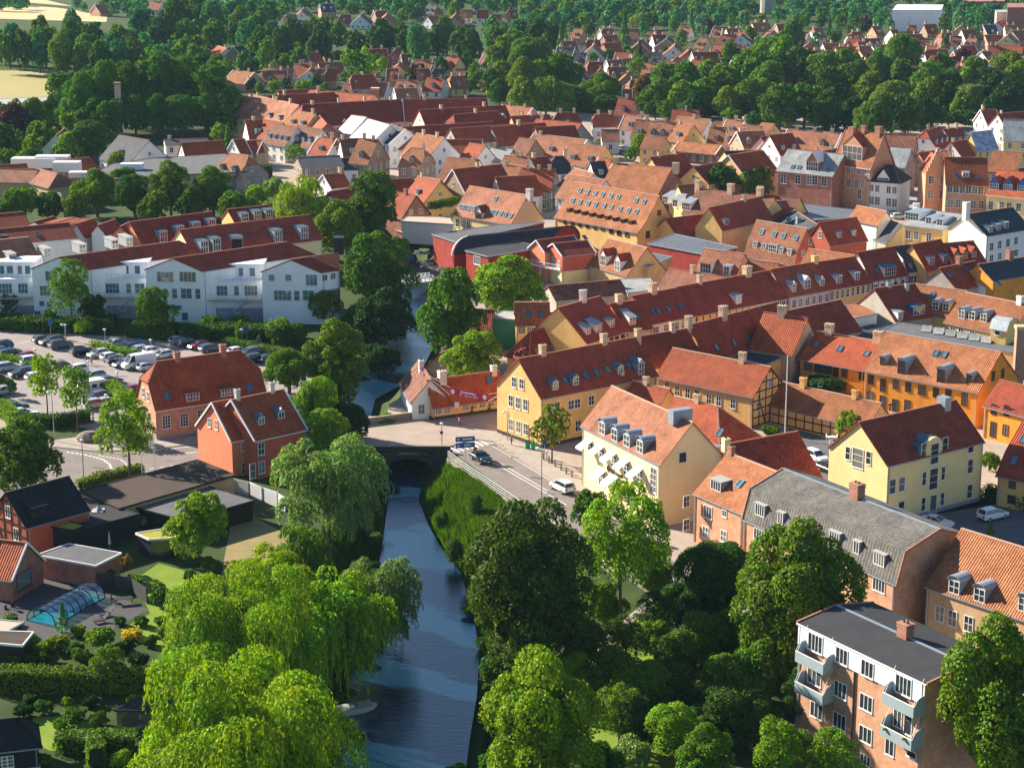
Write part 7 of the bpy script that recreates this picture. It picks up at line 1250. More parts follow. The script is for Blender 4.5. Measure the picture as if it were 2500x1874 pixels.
# ---------------------------------------------------------------- stone bridge
V3 = Vector
br = empty('stone_bridge', (G('B2',(1200,695),1.0).x, G('B2',(1200,695),1.0).y, 0), 'dark stone arch bridge with pale parapet carrying the street over the river', 'bridge')
bl = G('B2',(700,700),1.0); b0 = G('B2',(880,692),1.0); b1 = G('B2',(1515,702),1.0); d_ = (b1-bl); d_.z = 0; Lb = d_.length; d_.normalize(); bk = V3((-d_.y, d_.x, 0)); o0 = V3((bl.x, bl.y, 0))
def at_u(px): X = plane_hit('B2', px, o0, bk); return (X-o0).dot(d_), X.z
ua, _ = at_u((1050,960)); ub, _ = at_u((1402,960)); zt = at_u((1210,797))[1]; um = (ua+ub)/2; hw = (ub-ua)/2
pb_ = G('B2',(1395,432),1.0); BD = max(8, (V3((pb_.x,pb_.y,0))-o0).dot(bk)-.2)
m = MB(); n = 14; pts = []
for i in range(n+1): a = math.pi*(1-i/n); pts.append((um+hw*math.cos(a), -4.2+(zt+4.2)*math.sin(a)**.6 if 0 < i < n else -4.2))
for i in range(n):       # front and back wall above the arch, arch soffit
    (u0, z0), (u1, z1) = pts[i], pts[i+1]
    for v, tp in ((0, .3), (BD, -.1)): m.face([o0+d_*u0+bk*v+Z*z0, o0+d_*u1+bk*v+Z*z1, o0+d_*u1+bk*v+Z*tp, o0+d_*u0+bk*v+Z*tp])
    m.face([o0+d_*u0+Z*z0, o0+d_*u1+Z*z1, o0+d_*u1+bk*BD+Z*z1, o0+d_*u0+bk*BD+Z*z0])
for ua_, ub_ in ((-6, um-hw), (um+hw, Lb+.4)):
    for v, tp in ((0, .3), (BD, -.1)): m.face([o0+d_*ua_+bk*v-Z*4.4, o0+d_*ub_+bk*v-Z*4.4, o0+d_*ub_+bk*v+Z*tp, o0+d_*ua_+bk*v+Z*tp])
m.build('arch_wall', 'stone_dark', br)
m = MB(); m.solid([o0-d_*6-Z*.35, o0+d_*(Lb+.4)-Z*.35, o0+d_*(Lb+.4)+bk*BD-Z*.35, o0-d_*6+bk*BD-Z*.35], Z*.38); m.build('deck', 'cobble', br)
m = MB(); m.bar(o0-d_*6+Z*.6-bk*.1, o0+d_*(Lb+.4)+Z*.6-bk*.1, .5, .8); m.build('front_parapet', 'stone_dark', br)
m = MB(); m.bar(o0-d_*6+Z*1.06-bk*.1, o0+d_*(Lb+.5)+Z*1.06-bk*.1, .62, .14); m.build('parapet_coping', 'stone_pale', br)
pa, pb = G('B2',(830,505),1.0), G('B2',(1395,432),1.0); m = MB(); m.bar(V3((pa.x,pa.y,.4)), V3((pb.x,pb.y,.5)), .5, 1.3); m.build('rear_parapet', 'stone_pale', br)
sheet('bridge_road', 'B2', [(560,700),(880,694),(1510,706),(1700,640),(1900,560),(1925,430),(1400,480),(1395,478),(830,545),(560,600)], 'cobble', .035)
sheet('street_paving', 'B2', [(1400,482),(1925,425),(1925,640),(1850,690),(1700,645),(1510,600)], 'paving', .042)
# retaining wall and white railing down the road
rw = [(1515,800),(1700,935),(1842,1030),(2000,1140),(2149,1240)]; R3 = [G('B2',p) for p in rw]+[G('N',(1400,1330)),G('N',(1500,1405))]
w_ = empty('retaining_wall', V3((R3[0].x,R3[0].y,0)), 'pale concrete retaining wall between road and reeds', 'wall'); m = MB()
for a, b in zip(R3, R3[1:]): m.bar(a-Z*.6, b-Z*.6, .35, 1.7)
m.build('wall', 'stone_pale', w_)
rl = empty('road_railing', V3((R3[0].x,R3[0].y,0)), 'long white metal railing along the road above the reeds', 'railing'); mp = MB(); mr = MB()
for a, b in zip(R3, R3[1:]):
    L = (b-a).length; k = max(1, round(L/1.8))
    for i in range(k): p = a+(b-a)*i/k; mp.bar(p+Z*.2, p+Z*1.3, .07)
    for z_ in (1.3, .95, .6): mr.bar(a+Z*z_, b+Z*z_, .055)
for i, (mm, nm) in enumerate(((mp,'railing_posts'),(mr,'railing_bars'))): mm.build(nm, 'white_paint', rl)
# ---------------------------------------------------------------- cars
def loft(m, secs, mi=0):
    for a, b in zip(secs, secs[1:]):
        for i in range(len(a)-1): m.face([a[i], b[i], b[i+1], a[i+1]], mi)
    m.face(secs[0][::-1], mi); m.face(secs[-1], mi)
def sym(x, prof): return [V3((x, -w, z)) for w, z in prof]+[V3((x, w, z)) for w, z in prof[::-1]]
CARS = {}
def car_parts(kind):
    if kind in CARS: return CARS[kind]
    L, Wd, H, belt, hood, c0, c1, r0, r1 = {'hatch': (4.1,1.75,1.5,.95,.85,-1.75,1.05,-1.45,.2), 'suv': (4.6,1.88,1.68,1.08,1.0,-2.1,1.15,-1.8,.3), 'estate': (4.75,1.84,1.5,.95,.86,-2.2,1.0,-1.85,.15), 'sedan': (4.6,1.82,1.45,.95,.88,-1.7,.95,-1.0,.1), 'van': (6.0,2.05,2.55,1.35,1.25,-2.9,2.3,-2.9,1.5)}[kind]
    h = L/2; w = Wd/2; b = MB()
    st = [(-h,.55,belt*.82,.86),(-h+.12,.34,belt,.95),(-h+.6,.28,belt,1),(c1-.05,.28,belt,1),(h-.7,.28,hood,.98),(h-.2,.3,hood*.88,.9),(h,.42,hood*.62,.78)]
    loft(b, [sym(x, [(w*k*.86, zb), (w*k, zb+.15), (w*k, zt-.14), (w*k*.9, zt)]) for x, zb, zt, k in st])
    rz = H-.05; rf = [(r0,rz-.02),((r0+r1)/2,rz+.03),(r1,rz-.03)]; loft(b, [sym(x, [(w*.72, z-.04), (w*.7, z+.02)]) for x, z in rf])
    for s in (-1, 1):
        b.bar((r1,s*w*.72,rz-.03),(c1-.05,s*w*.9,belt),.07); b.bar((r0,s*w*.72,rz-.03),(c0,s*w*.88,belt),.12); b.bar(((r0+r1)/2,s*w*.73,rz-.02),((c0+c1)/2-.1,s*w*.93,belt),.06)
    if kind == 'van': b.solid([V3((-2.95,-w*.9,belt-.1)),V3((.95,-w*.9,belt-.1)),V3((.95,w*.9,belt-.1)),V3((-2.95,w*.9,belt-.1))], Z*(H-belt+.08))
    g = MB(); lo = [(c0,-w*.9),(c1,-w*.9),(c1,w*.9),(c0,w*.9)]; up_ = [(r0+.02,-w*.7),(r1-.02,-w*.7),(r1-.02,w*.7),(r0+.02,w*.7)]; lo = [V3((x,y,belt-.06)) for x,y in lo]; up_ = [V3((x,y,rz-.02)) for x,y in up_]
    for i in range(4): j = (i+1) % 4; g.face([lo[i],lo[j],up_[j],up_[i]])
    wh = MB(); wh.cyl((0,-.11,0),(0,.11,0),.33,.33,14); rm = MB(); rm.cyl((0,-.122,0),(0,.122,0),.2,.2,10)
    hl = MB(); hl.box((0,0,0),.12,.36,.14); tl = MB(); tl.box((0,0,0),.1,.26,.26); pl = MB(); pl.box((0,0,0),.04,.5,.12); mrr = MB(); mrr.box((0,0,0),.16,.14,.12)
    CARS[kind] = dict(L=L,w=w,belt=belt,hood=hood,c1=c1,body=b.mesh('body',['paint']),windows=g.mesh('windows',['glass_car']),wheel=wh.mesh('tyre',['tyre']),rim=rm.mesh('rim',['rim']),hl=hl.mesh('headlight',['lamp_glass']),tl=tl.mesh('tail_light',['tail_red']),pl=pl.mesh('number_plate',['white_paint']),mi=mrr.mesh('wing_mirror',['tyre']))
    return CARS[kind]
MDEF['glass_car'] = lambda n: m_plain(n, (.02,.03,.04), rough=.05, var=0, spec=.9)
CC = {'white': (.78,.78,.78), 'silver': (.42,.44,.46), 'black': (.012,.013,.016), 'navy': (.015,.025,.055), 'grey': (.09,.10,.115), 'red': (.30,.02,.025), 'blue': (.06,.12,.22), 'brown': (.10,.07,.055), 'beige': (.4,.36,.3)}
CARN = []
def car(kind, col, q, p, hd=(.76,.65), label=None, flip=False, group='cars in the big car park'):
    c = car_parts(kind); g = G(q, p); g.z = .012; hx = V3((hd[0],hd[1],0)).normalized()*(-1 if flip else 1); root = empty('parked_car' if kind != 'van' else 'parked_van', g, label, 'van' if kind == 'van' else 'car', group); root.rotation_euler = (0,0,math.atan2(hx.y,hx.x))
    T_ = lambda x,y,z: Matrix.Translation((x,y,z))
    o = inst('body', c['body'], root, T_(0,0,0)); o.color = (*CC[col],1); inst('windows', c['windows'], root, T_(0,0,0))
    wb = c['L']*.29
    for x in (-wb, wb*1.06):
        for s in (-1,1): w_ = inst('wheel', c['wheel'], root, T_(x,s*(c['w']-.1),.33)); inst('rim', c['rim'], w_, T_(0,0,0))
    for s in (-1,1):
        inst('headlight', c['hl'], root, T_(c['L']/2-.12,s*c['w']*.66,c['hood']*.66)); inst('tail_light', c['tl'], root, T_(-c['L']/2+.05,s*c['w']*.74,c['belt']*.66)); inst('wing_mirror', c['mi'], root, T_(c['c1']-.25,s*(c['w']+.06),c['belt']+.02))
    inst('number_plate', c['pl'], root, T_(-c['L']/2+.01,0,.62)); inst('number_plate', c['pl'], root, T_(c['L']/2+.0,0,.42))
    CARN.append((root, kind, col, label)); return root
P1 = [('hatch','grey',325,112),('suv','brown',388,126),('suv','grey',455,152),('suv','black',618,203),('hatch','silver',737,218),('hatch','white',835,242),('suv','black',888,270),('hatch','grey',930,292),('hatch','white',1105,318),
 ('sedan','silver',882,140),('estate','navy',962,172),('estate','silver',1082,185),('hatch','white',1145,196),('hatch','white',1215,228),('hatch','silver',1345,118),('suv','black',1420,138),('hatch','red',1490,156),('estate','grey',1582,176),('hatch','white',1785,200),('suv','grey',1868,214),('suv','black',1925,255),('estate','black',2030,255),
 ('suv','black',5,165),('estate','blue',28,196),('suv','navy',82,222),('hatch','red',182,240),('suv','white',242,272),('suv','silver',62,322),('suv','black',165,365),('hatch','white',275,392),('hatch','brown',478,308),('suv','white',560,345),('estate','silver',690,385),('estate','grey',822,420),
 ('suv','blue',715,548),('suv','silver',722,600),('hatch','silver',812,582),('hatch','red',972,492),('sedan','navy',112,618),('sedan','silver',172,662),('hatch','white',222,702),('hatch','navy',-30,300),('suv','grey',-30,420),('estate','silver',10,500)]
for i, (k, c, x, y) in enumerate(P1): car(k, c, 'B1', (x, y), flip=(i % 3 == 1 or k == 'estate' and i % 2 == 0), hd=(.78,.63))
car('van','white','B1',(1040,300), label='big white van between parked cars in the middle of the car park', flip=True, hd=(.82,.57))
car('sedan','navy','B2',(1765,815),(.50,-.87),'dark blue saloon driving towards the camera near the zebra crossing',group=None).name = 'moving_car'
car('suv','white','B3',(530,1222),(-.50,.87),'white car driving away on the road beside the cream bank',group=None).name = 'moving_car'
car('suv','white','B4',(1912,1248),(.86,.5),'white car alone in the courtyard, right of the pale yellow office house',group='cars in the courtyard'); car('sedan','white','B4',(1490,1300),(.8,-.55),'white car half hidden behind the grey mansard roof ridge',group='cars in the courtyard')
car('suv','white','B4',(585,812),(.5,-.86),'white car parked at the yard entrance left of the office house',group='cars in the courtyard'); car('hatch','black','B4',(685,900),(.5,-.86),'black car tucked against the office house gable',group='cars in the courtyard')
for k, c, x, y, l in (('suv','grey',655,188,'grey'),('estate','black',822,200,'black'),('sedan','white',968,208,'long white'),('hatch','silver',1205,272,'silver'),('hatch','white',1245,298,'small white')): car(k, c, 'Q8', (x,y), (.98,.2), l+' car standing on the market square pavement', group='cars on the market square')
for i in range(10): car('hatch', ['white','silver','grey','white','blue'][i % 5], 'Q3', (935+(i % 5)*24, 1150+(i//5)*26+(i % 5)*3), (.5,.86), group='cars in the small town car park')
for x, y, q, c in ((430,645,'Q2','white'),(1040,780,'Q1','silver')): car('sedan', c, q, (x,y), (.9,.3), group='cars between the suburban houses') if q == 'Q2' else None
cv = empty('caravan', G('B1',(683,500)), 'white caravan with grey stripe parked beside the small silver cars', 'caravan'); cv.rotation_euler = (0,0,math.atan2(.57,.82)); m = MB()
m.solid([V3((-2.6,-1.1,.5)),V3((2.2,-1.1,.5)),V3((2.7,-1.1,1.2)),V3((2.45,-1.1,2.4)),V3((1.9,-1.1,2.6)),V3((-2.3,-1.1,2.6)),V3((-2.7,-1.1,2.1))], V3((0,2.2,0))); m.build('body','white_paint',cv,org=V3((0,0,0)))
m = MB(); m.box((-1.6,-1.12,1.4),.8,.05,.6); m.box((.2,-1.12,1.4),.8,.05,.6); m.box((1.5,-1.12,1.4),.7,.05,.6); m.build('window','glass',cv,org=V3((0,0,0))); m = MB(); m.box((0,-1.12,.85),4.6,.04,.18); m.build('stripe','grey_paint',cv,org=V3((0,0,0)))
m = MB(); [m.cyl((-.2,s*.9-.1,.33),(-.2,s*.9+.1,.33),.33,n=12) for s in (-1,1)]; m.build('wheel','tyre',cv,org=V3((0,0,0)))
# ---------------------------------------------------------------- street furniture
def lamp(q, base, top, label, arm=.0, gl='lamp_glass', group='street lamps'):
    g = G(q, base); h = plane_hit(q, top, g, V3((0,1,0))).z; h = max(3, min(h, 14)); r = empty('street_lamp', g, label, 'street lamp', group); m = MB(); m.cyl(g, g+Z*h, .09, .055, 7); m.build('pole','steel',r)
    m = MB(); c = g+Z*h-V3((arm,0,0)); 
    if arm: m.bar(g+Z*(h-.05), c, .06)
    m.cyl(c-Z*.28, c, .14, .30, 8); m.cyl(c, c+Z*.12, .34, .1, 8); m.build('lamp_head', gl, r)
for q, b, t, l in (('B1',(408,845),(385,480),'tall street lamp at the corner of the car park near the boulder'),('B1',(632,1195),(605,840),'street lamp on the roundabout beside the hedge'),('B1',(805,700),(800,500),'street lamp left of the brick house gable'),('B1',(1850,520),(1855,420),'lamp in front of the brick house roof end'),
  ('B1',(790,130),(790,45),'short lamp at the top of the car park path'),('B1',(270,285),(266,190),'short lamp between the left parked cars'),('B1',(668,375),(668,290),'short lamp in the middle of the car park'),('B1',(885,460),(884,385),'short lamp near the caravan'),('B1',(495,95),(492,-10),'short lamp by the grass verge at the top of the car park'),('B1',(1815,130),(1815,30),'short lamp by the long hedge'),('B1',(1133,210),(1130,125),'short lamp behind the white van'),
  ('B2',(1400,440),(1405,290),'lamp in front of the low ochre house'),('B2',(1335,440),(1328,140),'tall pole at the end of the bridge parapet carrying the banner rope'),('B2',(1470,690),(1472,530),'lamp post with blue round sign on the bridge'),('B3',(375,1370),(385,900),'tall lamp beside the road railing'),('B3',(118,840),(85,628),'bracket lamp at the ochre corner house'),('Q5',(505,1235),(508,1110),'lamp below the tall open green tree')): lamp(q, b, t, l, arm=.5 if 'tall' in l or 'bracket' in l else 0)
def pole(q, base, top, label, name='flagpole', cat='flagpole', r=.06, mat='white_paint', h=None):
    g = G(q, base); h = h or plane_hit(q, top, g, V3((0,1,0))).z; o = empty(name, g, label, cat); m = MB(); m.cyl(g, g+Z*h, r, r*.6, 7); m.build('pole', mat, o); m = MB(); m.cyl(g+Z*h, g+Z*(h+.15), .09, .09, 6); m.build('finial', mat, o); return o
pole('B4', (356,640), (370,35), 'tall white flagpole in front of the half-timbered gable', r=.11); pole('B1', (1065,1110), (1062,880), 'left one of the two white flagpoles at the long garage'); pole('B1', (1163,1085), (1158,860), 'right one of the two white flagpoles at the long garage')
pole('Q4', (1160,1500), (1160,1095), 'thin dark mast beside the tall brick market house', 'mast', 'mast', mat='dark_metal'); pole('Q4', (1063,470), (1063,350), 'thin white mast among the suburban houses', 'mast', 'mast', r=.15); pole('Q3', (1768,590), (1768,470), 'tall floodlight mast above the park trees', 'mast', 'mast', r=.15); pole('Q3',(1080,140),(1080,20),'thin lamp mast in front of the far woods','mast','mast',r=.15); pole('Q2',(322,670),(322,540),'thin mast beside the first suburban gardens','mast','mast',r=.15)
def sign(q, base, z, w_, h_, mat, label, hd=(1,0), name='road_sign', roundp=False, text=None, tw=1.0):
    g = G(q, base); o = empty(name, g, label, 'sign'); m = MB(); m.cyl(g, g+Z*z, .04, .04, 6); m.build('post','steel',o); x = V3((hd[0],hd[1],0)).normalized(); m = MB(); out = V3((x.y,-x.x,0))
    if roundp: m.cyl(g+out*.06+Z*z, g+out*.1+Z*z, w_/2, w_/2, 16)
    else: m.box(g+out*.08+Z*(z-h_), w_, .05, h_, x, out)
    m.build('sign_panel', mat, o); return o, g, out, x
s_ = sign('B2',(1645,805),3.6,2.9,.75,'sign_blue','dark blue double direction sign board beside the zebra crossing',(.98,.2)); m = MB(); g, out, x = s_[1:]; m.box(g+out*.08+Z*1.9,2.9,.05,.75,x,out); m.build('lower_panel','sign_blue',s_[0]); m = MB(); [m.box(g+out*.12+x*xx+Z*zz, ww,.03,.16,x,out) for xx,zz,ww in ((.35,3.15,1.5),(.35,2.2,1.0),(-1.05,3.15,.35),(-1.05,2.2,.35))]; m.build('sign_lettering','white_paint',s_[0])
sign('B2',(1722,850),2.6,.6,.6,'sign_red','round no-stopping sign at the railing in front of the dark blue car',(.95,-.3),roundp=True); sign('B2',(1468,690),1.9,.55,.55,'sign_blue','round blue path sign on the bridge',roundp=True)
sign('B3',(398,1000),3.4,.7,.9,'sign_blue','blue bus stop sign beside the olive street tree',(1,0)); sign('B1',(80,230),3.2,.7,1.0,'sign_blue','blue parking sign at the left car row'); sign('B1',(382,70),3.4,.8,1.1,'sign_blue','blue parking sign at the top of the car park'); sign('B1',(1852,120),3.2,.8,1.1,'sign_blue','blue parking sign by the long hedge'); sign('B1',(1053,210),3.2,.7,1.0,'sign_blue','blue parking sign behind the white van')
sign('B2',(1583,500),2.8,.7,.9,'white_paint','white sign panel on a post in front of the low ochre house')
bx = [(388,985),(430,1010),(477,1038),(522,1065),(560,1093),(602,1118)]
for i, p in enumerate(bx):
    g = G('B3', p); o = empty('stone_bollard', g, ['first','second','third','fourth','fifth','sixth'][i]+' stone bollard from the olive street tree', 'bollard', 'bollards in front of the bank'); m = MB(); m.box(g, .28,.28,.95); m.build('post','stone_pale',o); m = MB(); m.box(g+Z*.95,.32,.32,.08); m.build('post_cap','stone_pale',o)
g0 = G('B3',(272,905)); o = empty('green_box', g0, 'pair of bright green recycling boxes at the foot of the corner house', 'bin'); m = MB(); m.box(g0,.7,.45,1.2); m.box(g0+V3((.8,-.5,0)),.6,.45,1.2,mi=1); m.build('box_body',['sign_green','sign_green'],o); m = MB(); m.box(g0+Z*1.2,.78,.52,.1); m.build('lid','dark_metal',o)
# banner over the street
pA, pB = G('B2',(1530,262),6.2), G('B2',(1815,312),6.2); pB = pA+(pB-pA); d_ = (pB-pA); bn = empty('street_banner', (pA+pB)/2, 'red banner with white lettering hanging on ropes over the bridge street', 'banner'); m = MB(); dn = d_.normalized()
m.solid([pA-Z*1.2, pB-Z*1.2, pB, pA], V3((-dn.y, dn.x, 0))*.03); m.build('banner_cloth','banner_red',bn)
m = MB(); m.bar(G('B2',(1328,150),7.8), pA, .05); m.bar(pB, G('B2',(1915,300),6.4), .05); m.bar(G('B2',(1328,150),7.6), pA-Z*1.2, .04); m.bar(pB-Z*1.2, G('B2',(1915,310),5.6), .04); m.build('rope','white_paint',bn)
def text(body, size, pos, x, out, mat, parent, name='lettering', ext=.01):
    cu = bpy.data.curves.new(name, 'FONT'); cu.body = body; cu.size = size; cu.extrude = ext; cu.align_x = 'CENTER'; cu.align_y = 'CENTER'; cu.materials.append(M(mat)); tmp = bpy.data.objects.new('tmp', cu); COL.objects.link(tmp)
    bpy.context.view_layer.update(); me = bpy.data.meshes.new_from_object(tmp.evaluated_get(bpy.context.evaluated_depsgraph_get())); bpy.data.objects.remove(tmp); me.materials.clear(); me.materials.append(M(mat))
    zz = Z; mt = Matrix(((x.x, zz.x, out.x, 0), (x.y, zz.y, out.y, 0), (x.z, zz.z, out.z, 0), (0,0,0,1))); mt.translation = pos-worg(parent); return inst(name, me, parent, mt)
dh = V3((dn.x,dn.y,0)).normalized(); out = V3((dh.y,-dh.x,0)); mid = (pA+pB)/2-Z*.6
text('27 - 28 juni 2025', .52, mid+out*.06-Z*.28, dh, out, 'white_paint', bn); m = MB(); [m.bar(mid+dh*u_+out*.07+Z*.18, mid+dh*(u_+w_)+out*.07+Z*.18, .03, h_) for u_, w_, h_ in ((-1.5,.12,.34),(-1.3,.2,.2),(-1.0,.1,.3),(-.8,.22,.2),(-.5,.1,.34),(-.32,.2,.2),(-.05,.12,.2),(.15,.2,.3),(.45,.2,.2),(.72,.1,.34),(.9,.22,.2),(1.2,.15,.2))]; m.build('small_lettering','white_paint',bn)
m = MB(); [m.cyl(mid+dh*s*((pB-pA).length*.42)+out*.03, mid+dh*s*((pB-pA).length*.42)+out*.07, .38, .38, 14) for s in (-1,1)]; m.build('white_disc','white_paint',bn)
# bank awnings, sign, roof box, pole
P0, out, ax = bank.fc('f')
def awning(p, w_, dep, root):
    X = plane_hit('B3', p, P0, out); m = MB(); m.solid([X-ax*w_/2, X+ax*w_/2, X+ax*w_/2+out*dep-Z*1.0, X-ax*w_/2+out*dep-Z*1.0], Z*.05); m.bar(X-ax*w_/2+out*dep-Z*1.12, X+ax*w_/2+out*dep-Z*1.12, .05, .22); m.build('awning','awning',root)
for p in ((735,838),(823,880),(915,928),(1012,985),(1112,1045)): awning(p, 1.75, 1.75, bank.root)
for p in ((835,1058),(925,1105)): awning(p, 2.0, 1.7, bank.root)
X = plane_hit('B3', (932,1093), P0, out); xt = ax if ax.cross(Z).dot(out) > 0 else -ax; text('JYSKE BANK', .72, X+out*.08, xt, out, 'text_black', bank.root, 'sign_lettering', .03)
X = plane_hit('B3', (876,1052), P0, out); m = MB(); [m.bar(X+out*.06+xt*.3*math.cos(a)+Z*.36*math.sin(a), X+out*.06+xt*.3*math.cos(a+.8)+Z*.36*math.sin(a+.8), .1) for a in [k*.785 for k in range(8)]]; m.build('emblem','text_black',bank.root)
X = plane_hit('B3', (1178,1200), P0, out); m = MB(); m.bar(V3((X.x,X.y,.5))+out*.3, V3((X.x,X.y,7.0))+out*.3, .08); m.build('drain_pipe','wood_brown',bank.root)
def roofbox(H, u, v, z, sx, sy, sz, mat, nm='roof_box'):
    m = MB(); m.box(H.P(u,v,z), sx, sy, sz, H.ux, H.nf if hasattr(H,'nf') else H.n); return m.build(nm, mat, H.root)
roofbox(bank, bank.L*.86, bank.w2*1.0, bank.he+bank.rh-.7, 1.3, 3.0, 1.9, 'zinc')
roofbox(adm, adm.L*.86, adm.w2*.95, adm.he+adm.rh-.9, 1.2, 1.6, 2.0, 'zinc')
# office house: wide arched dormer of the middle axis
P0, out, ax = adm.fc('f'); uc = (plane_hit('B4',(1475,700),P0,out)-P0).dot(ax); m = MB(); he = adm.he
m.box(adm.P(uc,2.05,he-.3), 5.6, 3.6, 1.9, ax, adm.n); n=8; arc=[adm.P(uc+1.5*math.cos(math.pi*i/n), -.06, he+1.3+1.15*math.sin(math.pi*i/n)) for i in range(n+1)]
m.build('wide_dormer','zinc_dark',adm.root); m = MB(); m.solid([adm.P(uc+1.5,-.06,he-.2),*arc,adm.P(uc-1.5,-.06,he-.2)][::-1], adm.n*.5); m.build('dormer_front','pale_yellow',adm.root)
m = MB(); [m.solid([arc[i]+adm.n*.5, arc[i+1]+adm.n*.5, arc[i+1]+adm.n*5, arc[i]+adm.n*5], Z*.06) for i in range(n)]; m.build('dormer_roof','zinc_dark',adm.root)
for p in ((1398,732),(1557,690)): X = plane_hit('B4', p, adm.P(0,.22,0), adm.n); adm.addwin('f',1.0,1.9,X,out,cr=(1,2))
X = plane_hit('B4',(1475,757),P0,out); adm.addwin('f',1.5,2.8,X+out*.08,out,cr=(1,3))
# apartment block: white top storey, balconies, drain pipe
P0, out, ax = ap.fc('f'); m = MB(); zt_ = plane_hit('C8',(600,860),P0,out).z; m.solid([ap.P(0,-.12,zt_),ap.P(ap.L,-.12,zt_),ap.P(ap.L,.03,zt_),ap.P(0,.03,zt_)], Z*(ap.he-zt_)); m.build('top_storey_cladding','white_paint',ap.root)
for p, w_, h_, c in (((745,867),1.6,1.5,3),((925,957),1.6,1.5,3),((558,775),2.0,1.7,4),((1180,1075),2.0,1.7,4)): X = plane_hit('C8',p,P0,out); ap.addwin('f',w_,h_,X+out*.12,out,cr=(c,1))
for i, p in enumerate(((510,935),(505,1150),(1135,1235),(1120,1465))):
    X = plane_hit('C8', p, ap.P(0,-1.3,0), ap.n); u = (X-ap.O).dot(ax); z0 = X.z-.25; L2 = 2.1; root = empty('balcony_part', X, None); bpy.data.objects.remove(root)
    bal = MB(); f = lambda uu, vv, zz: ap.P(u+uu, -vv, z0+zz)
    bal.solid([f(-L2,0,0),f(L2,0,0),f(L2,1.35,0),f(-L2,1.35,0)], Z*.15); bal.solid([f(-L2,1.32,0),f(L2,1.32,0),f(L2,1.4,0),f(-L2,1.4,0)], Z*1.05)
    for s in (-1,1):
        pts = [f(s*L2,0,.1),f(s*L2,0,2.0),f(s*L2,.5,1.95),f(s*L2,1.0,1.7),f(s*L2,1.36,1.05),f(s*L2,1.36,.1)]; bal.solid(pts, ax*.05*s)
    bo = bal.build('balcony','balcony_blue',ap.root); rm_ = MB(); rm_.bar(f(-L2,1.36,1.12), f(L2,1.36,1.12), .07, .07); rm_.bar(f(-L2*.9,.05,3.6), f(-L2*.9,1.3,1.1), .03); rm_.bar(f(L2*.9,.05,3.6), f(L2*.9,1.3,1.1), .03); rm_.build('handrail','white_paint',bo,org=worg(ap.root))
    if i == 3:
        fl_ = MB(); fl_.box(f(-1.4,1.45,.85),.5,.25,.25); fl_.box(f(1.2,1.45,.85),.5,.25,.25); fl_.build('flower_box','sedum',bo,org=worg(ap.root))
m = MB(); X = plane_hit('C8',(822,1200),P0,out); u=(X-ap.O).dot(ax); m.bar(ap.P(u,-.1,.2),ap.P(u,-.1,zt_),.13); m.bar(ap.P(ap.L-.3,-.1,.2),ap.P(ap.L-.3,-.1,ap.he),.1); m.build('drain_pipe','frame_dark',ap.root)
# ---------------------------------------------------------------- white footbridge
fb = empty('footbridge', G('Q6',(1320,800)), 'white wooden footbridge with crossed railings over the upper river', 'bridge'); a = G('Q6',(1200,795),0.6); b = G('Q6',(1450,775),0.6); d_ = (b-a).normalized(); L = (b-a).length; bk = V3((-d_.y,d_.x,0)); m = MB(); m.solid([a-Z*.25,b-Z*.25,b+bk*2.5-Z*.25,a+bk*2.5-Z*.25], Z*.25); m.build('deck','white_paint',fb)
for v in (0,2.5):
    m = MB(); k = 8
    for i in range(k+1): m.bar(a+d_*L*i/k+bk*v, a+d_*L*i/k+bk*v+Z*1.25, .12)
    for i in range(k): m.bar(a+d_*L*i/k+bk*v+Z*.15, a+d_*L*(i+1)/k+bk*v+Z*1.1, .07); m.bar(a+d_*L*i/k+bk*v+Z*1.1, a+d_*L*(i+1)/k+bk*v+Z*.15, .07)
    m.bar(a+bk*v+Z*1.2, b+bk*v+Z*1.2, .12); m.build('railing','white_paint',fb)
sheet('terrace_floor','Q6',[(1230,720),(1450,600),(1700,690),(1720,800),(1500,830),(1440,780)],'deck',.03)
rr = random.Random(4)
for i, (x, y) in enumerate(((1340,650),(1400,645),(1455,640),(1510,640),(1320,690),(1390,690),(1460,690),(1530,700),(1600,710))):
    g = G('Q6',(x,y)); o = empty('cafe_table', g, None, 'table', 'black cafe tables on the riverside terrace'); o['auto'] = 'black cafe table with bench on the riverside terrace'; m = MB(); m.box(g+Z*.7,1.4,.8,.06); m.build('tabletop','black_wood',o); m = MB(); m.cyl(g,g+Z*.7,.06,n=6); m.box(g+V3((0,-.7,.4)),1.4,.3,.05); m.box(g+V3((0,.7,.4)),1.4,.3,.05); m.build('base','dark_metal',o)
for i, (x, y) in enumerate(((1345,640),(1420,635),(1500,632))):
    g = G('Q6',(x,y)); o = empty('cafe_parasol', g, None, 'parasol', 'dark parasols on the riverside terrace'); o['auto'] = 'dark blue parasol on the riverside terrace'; m = MB(); m.cyl(g,g+Z*2.6,.04,n=6); m.build('pole','steel',o); m = MB(); m.cyl(g+Z*2.2,g+Z*2.8,1.7,.08,8,cap=False); m.build('canopy','felt_dark',o)
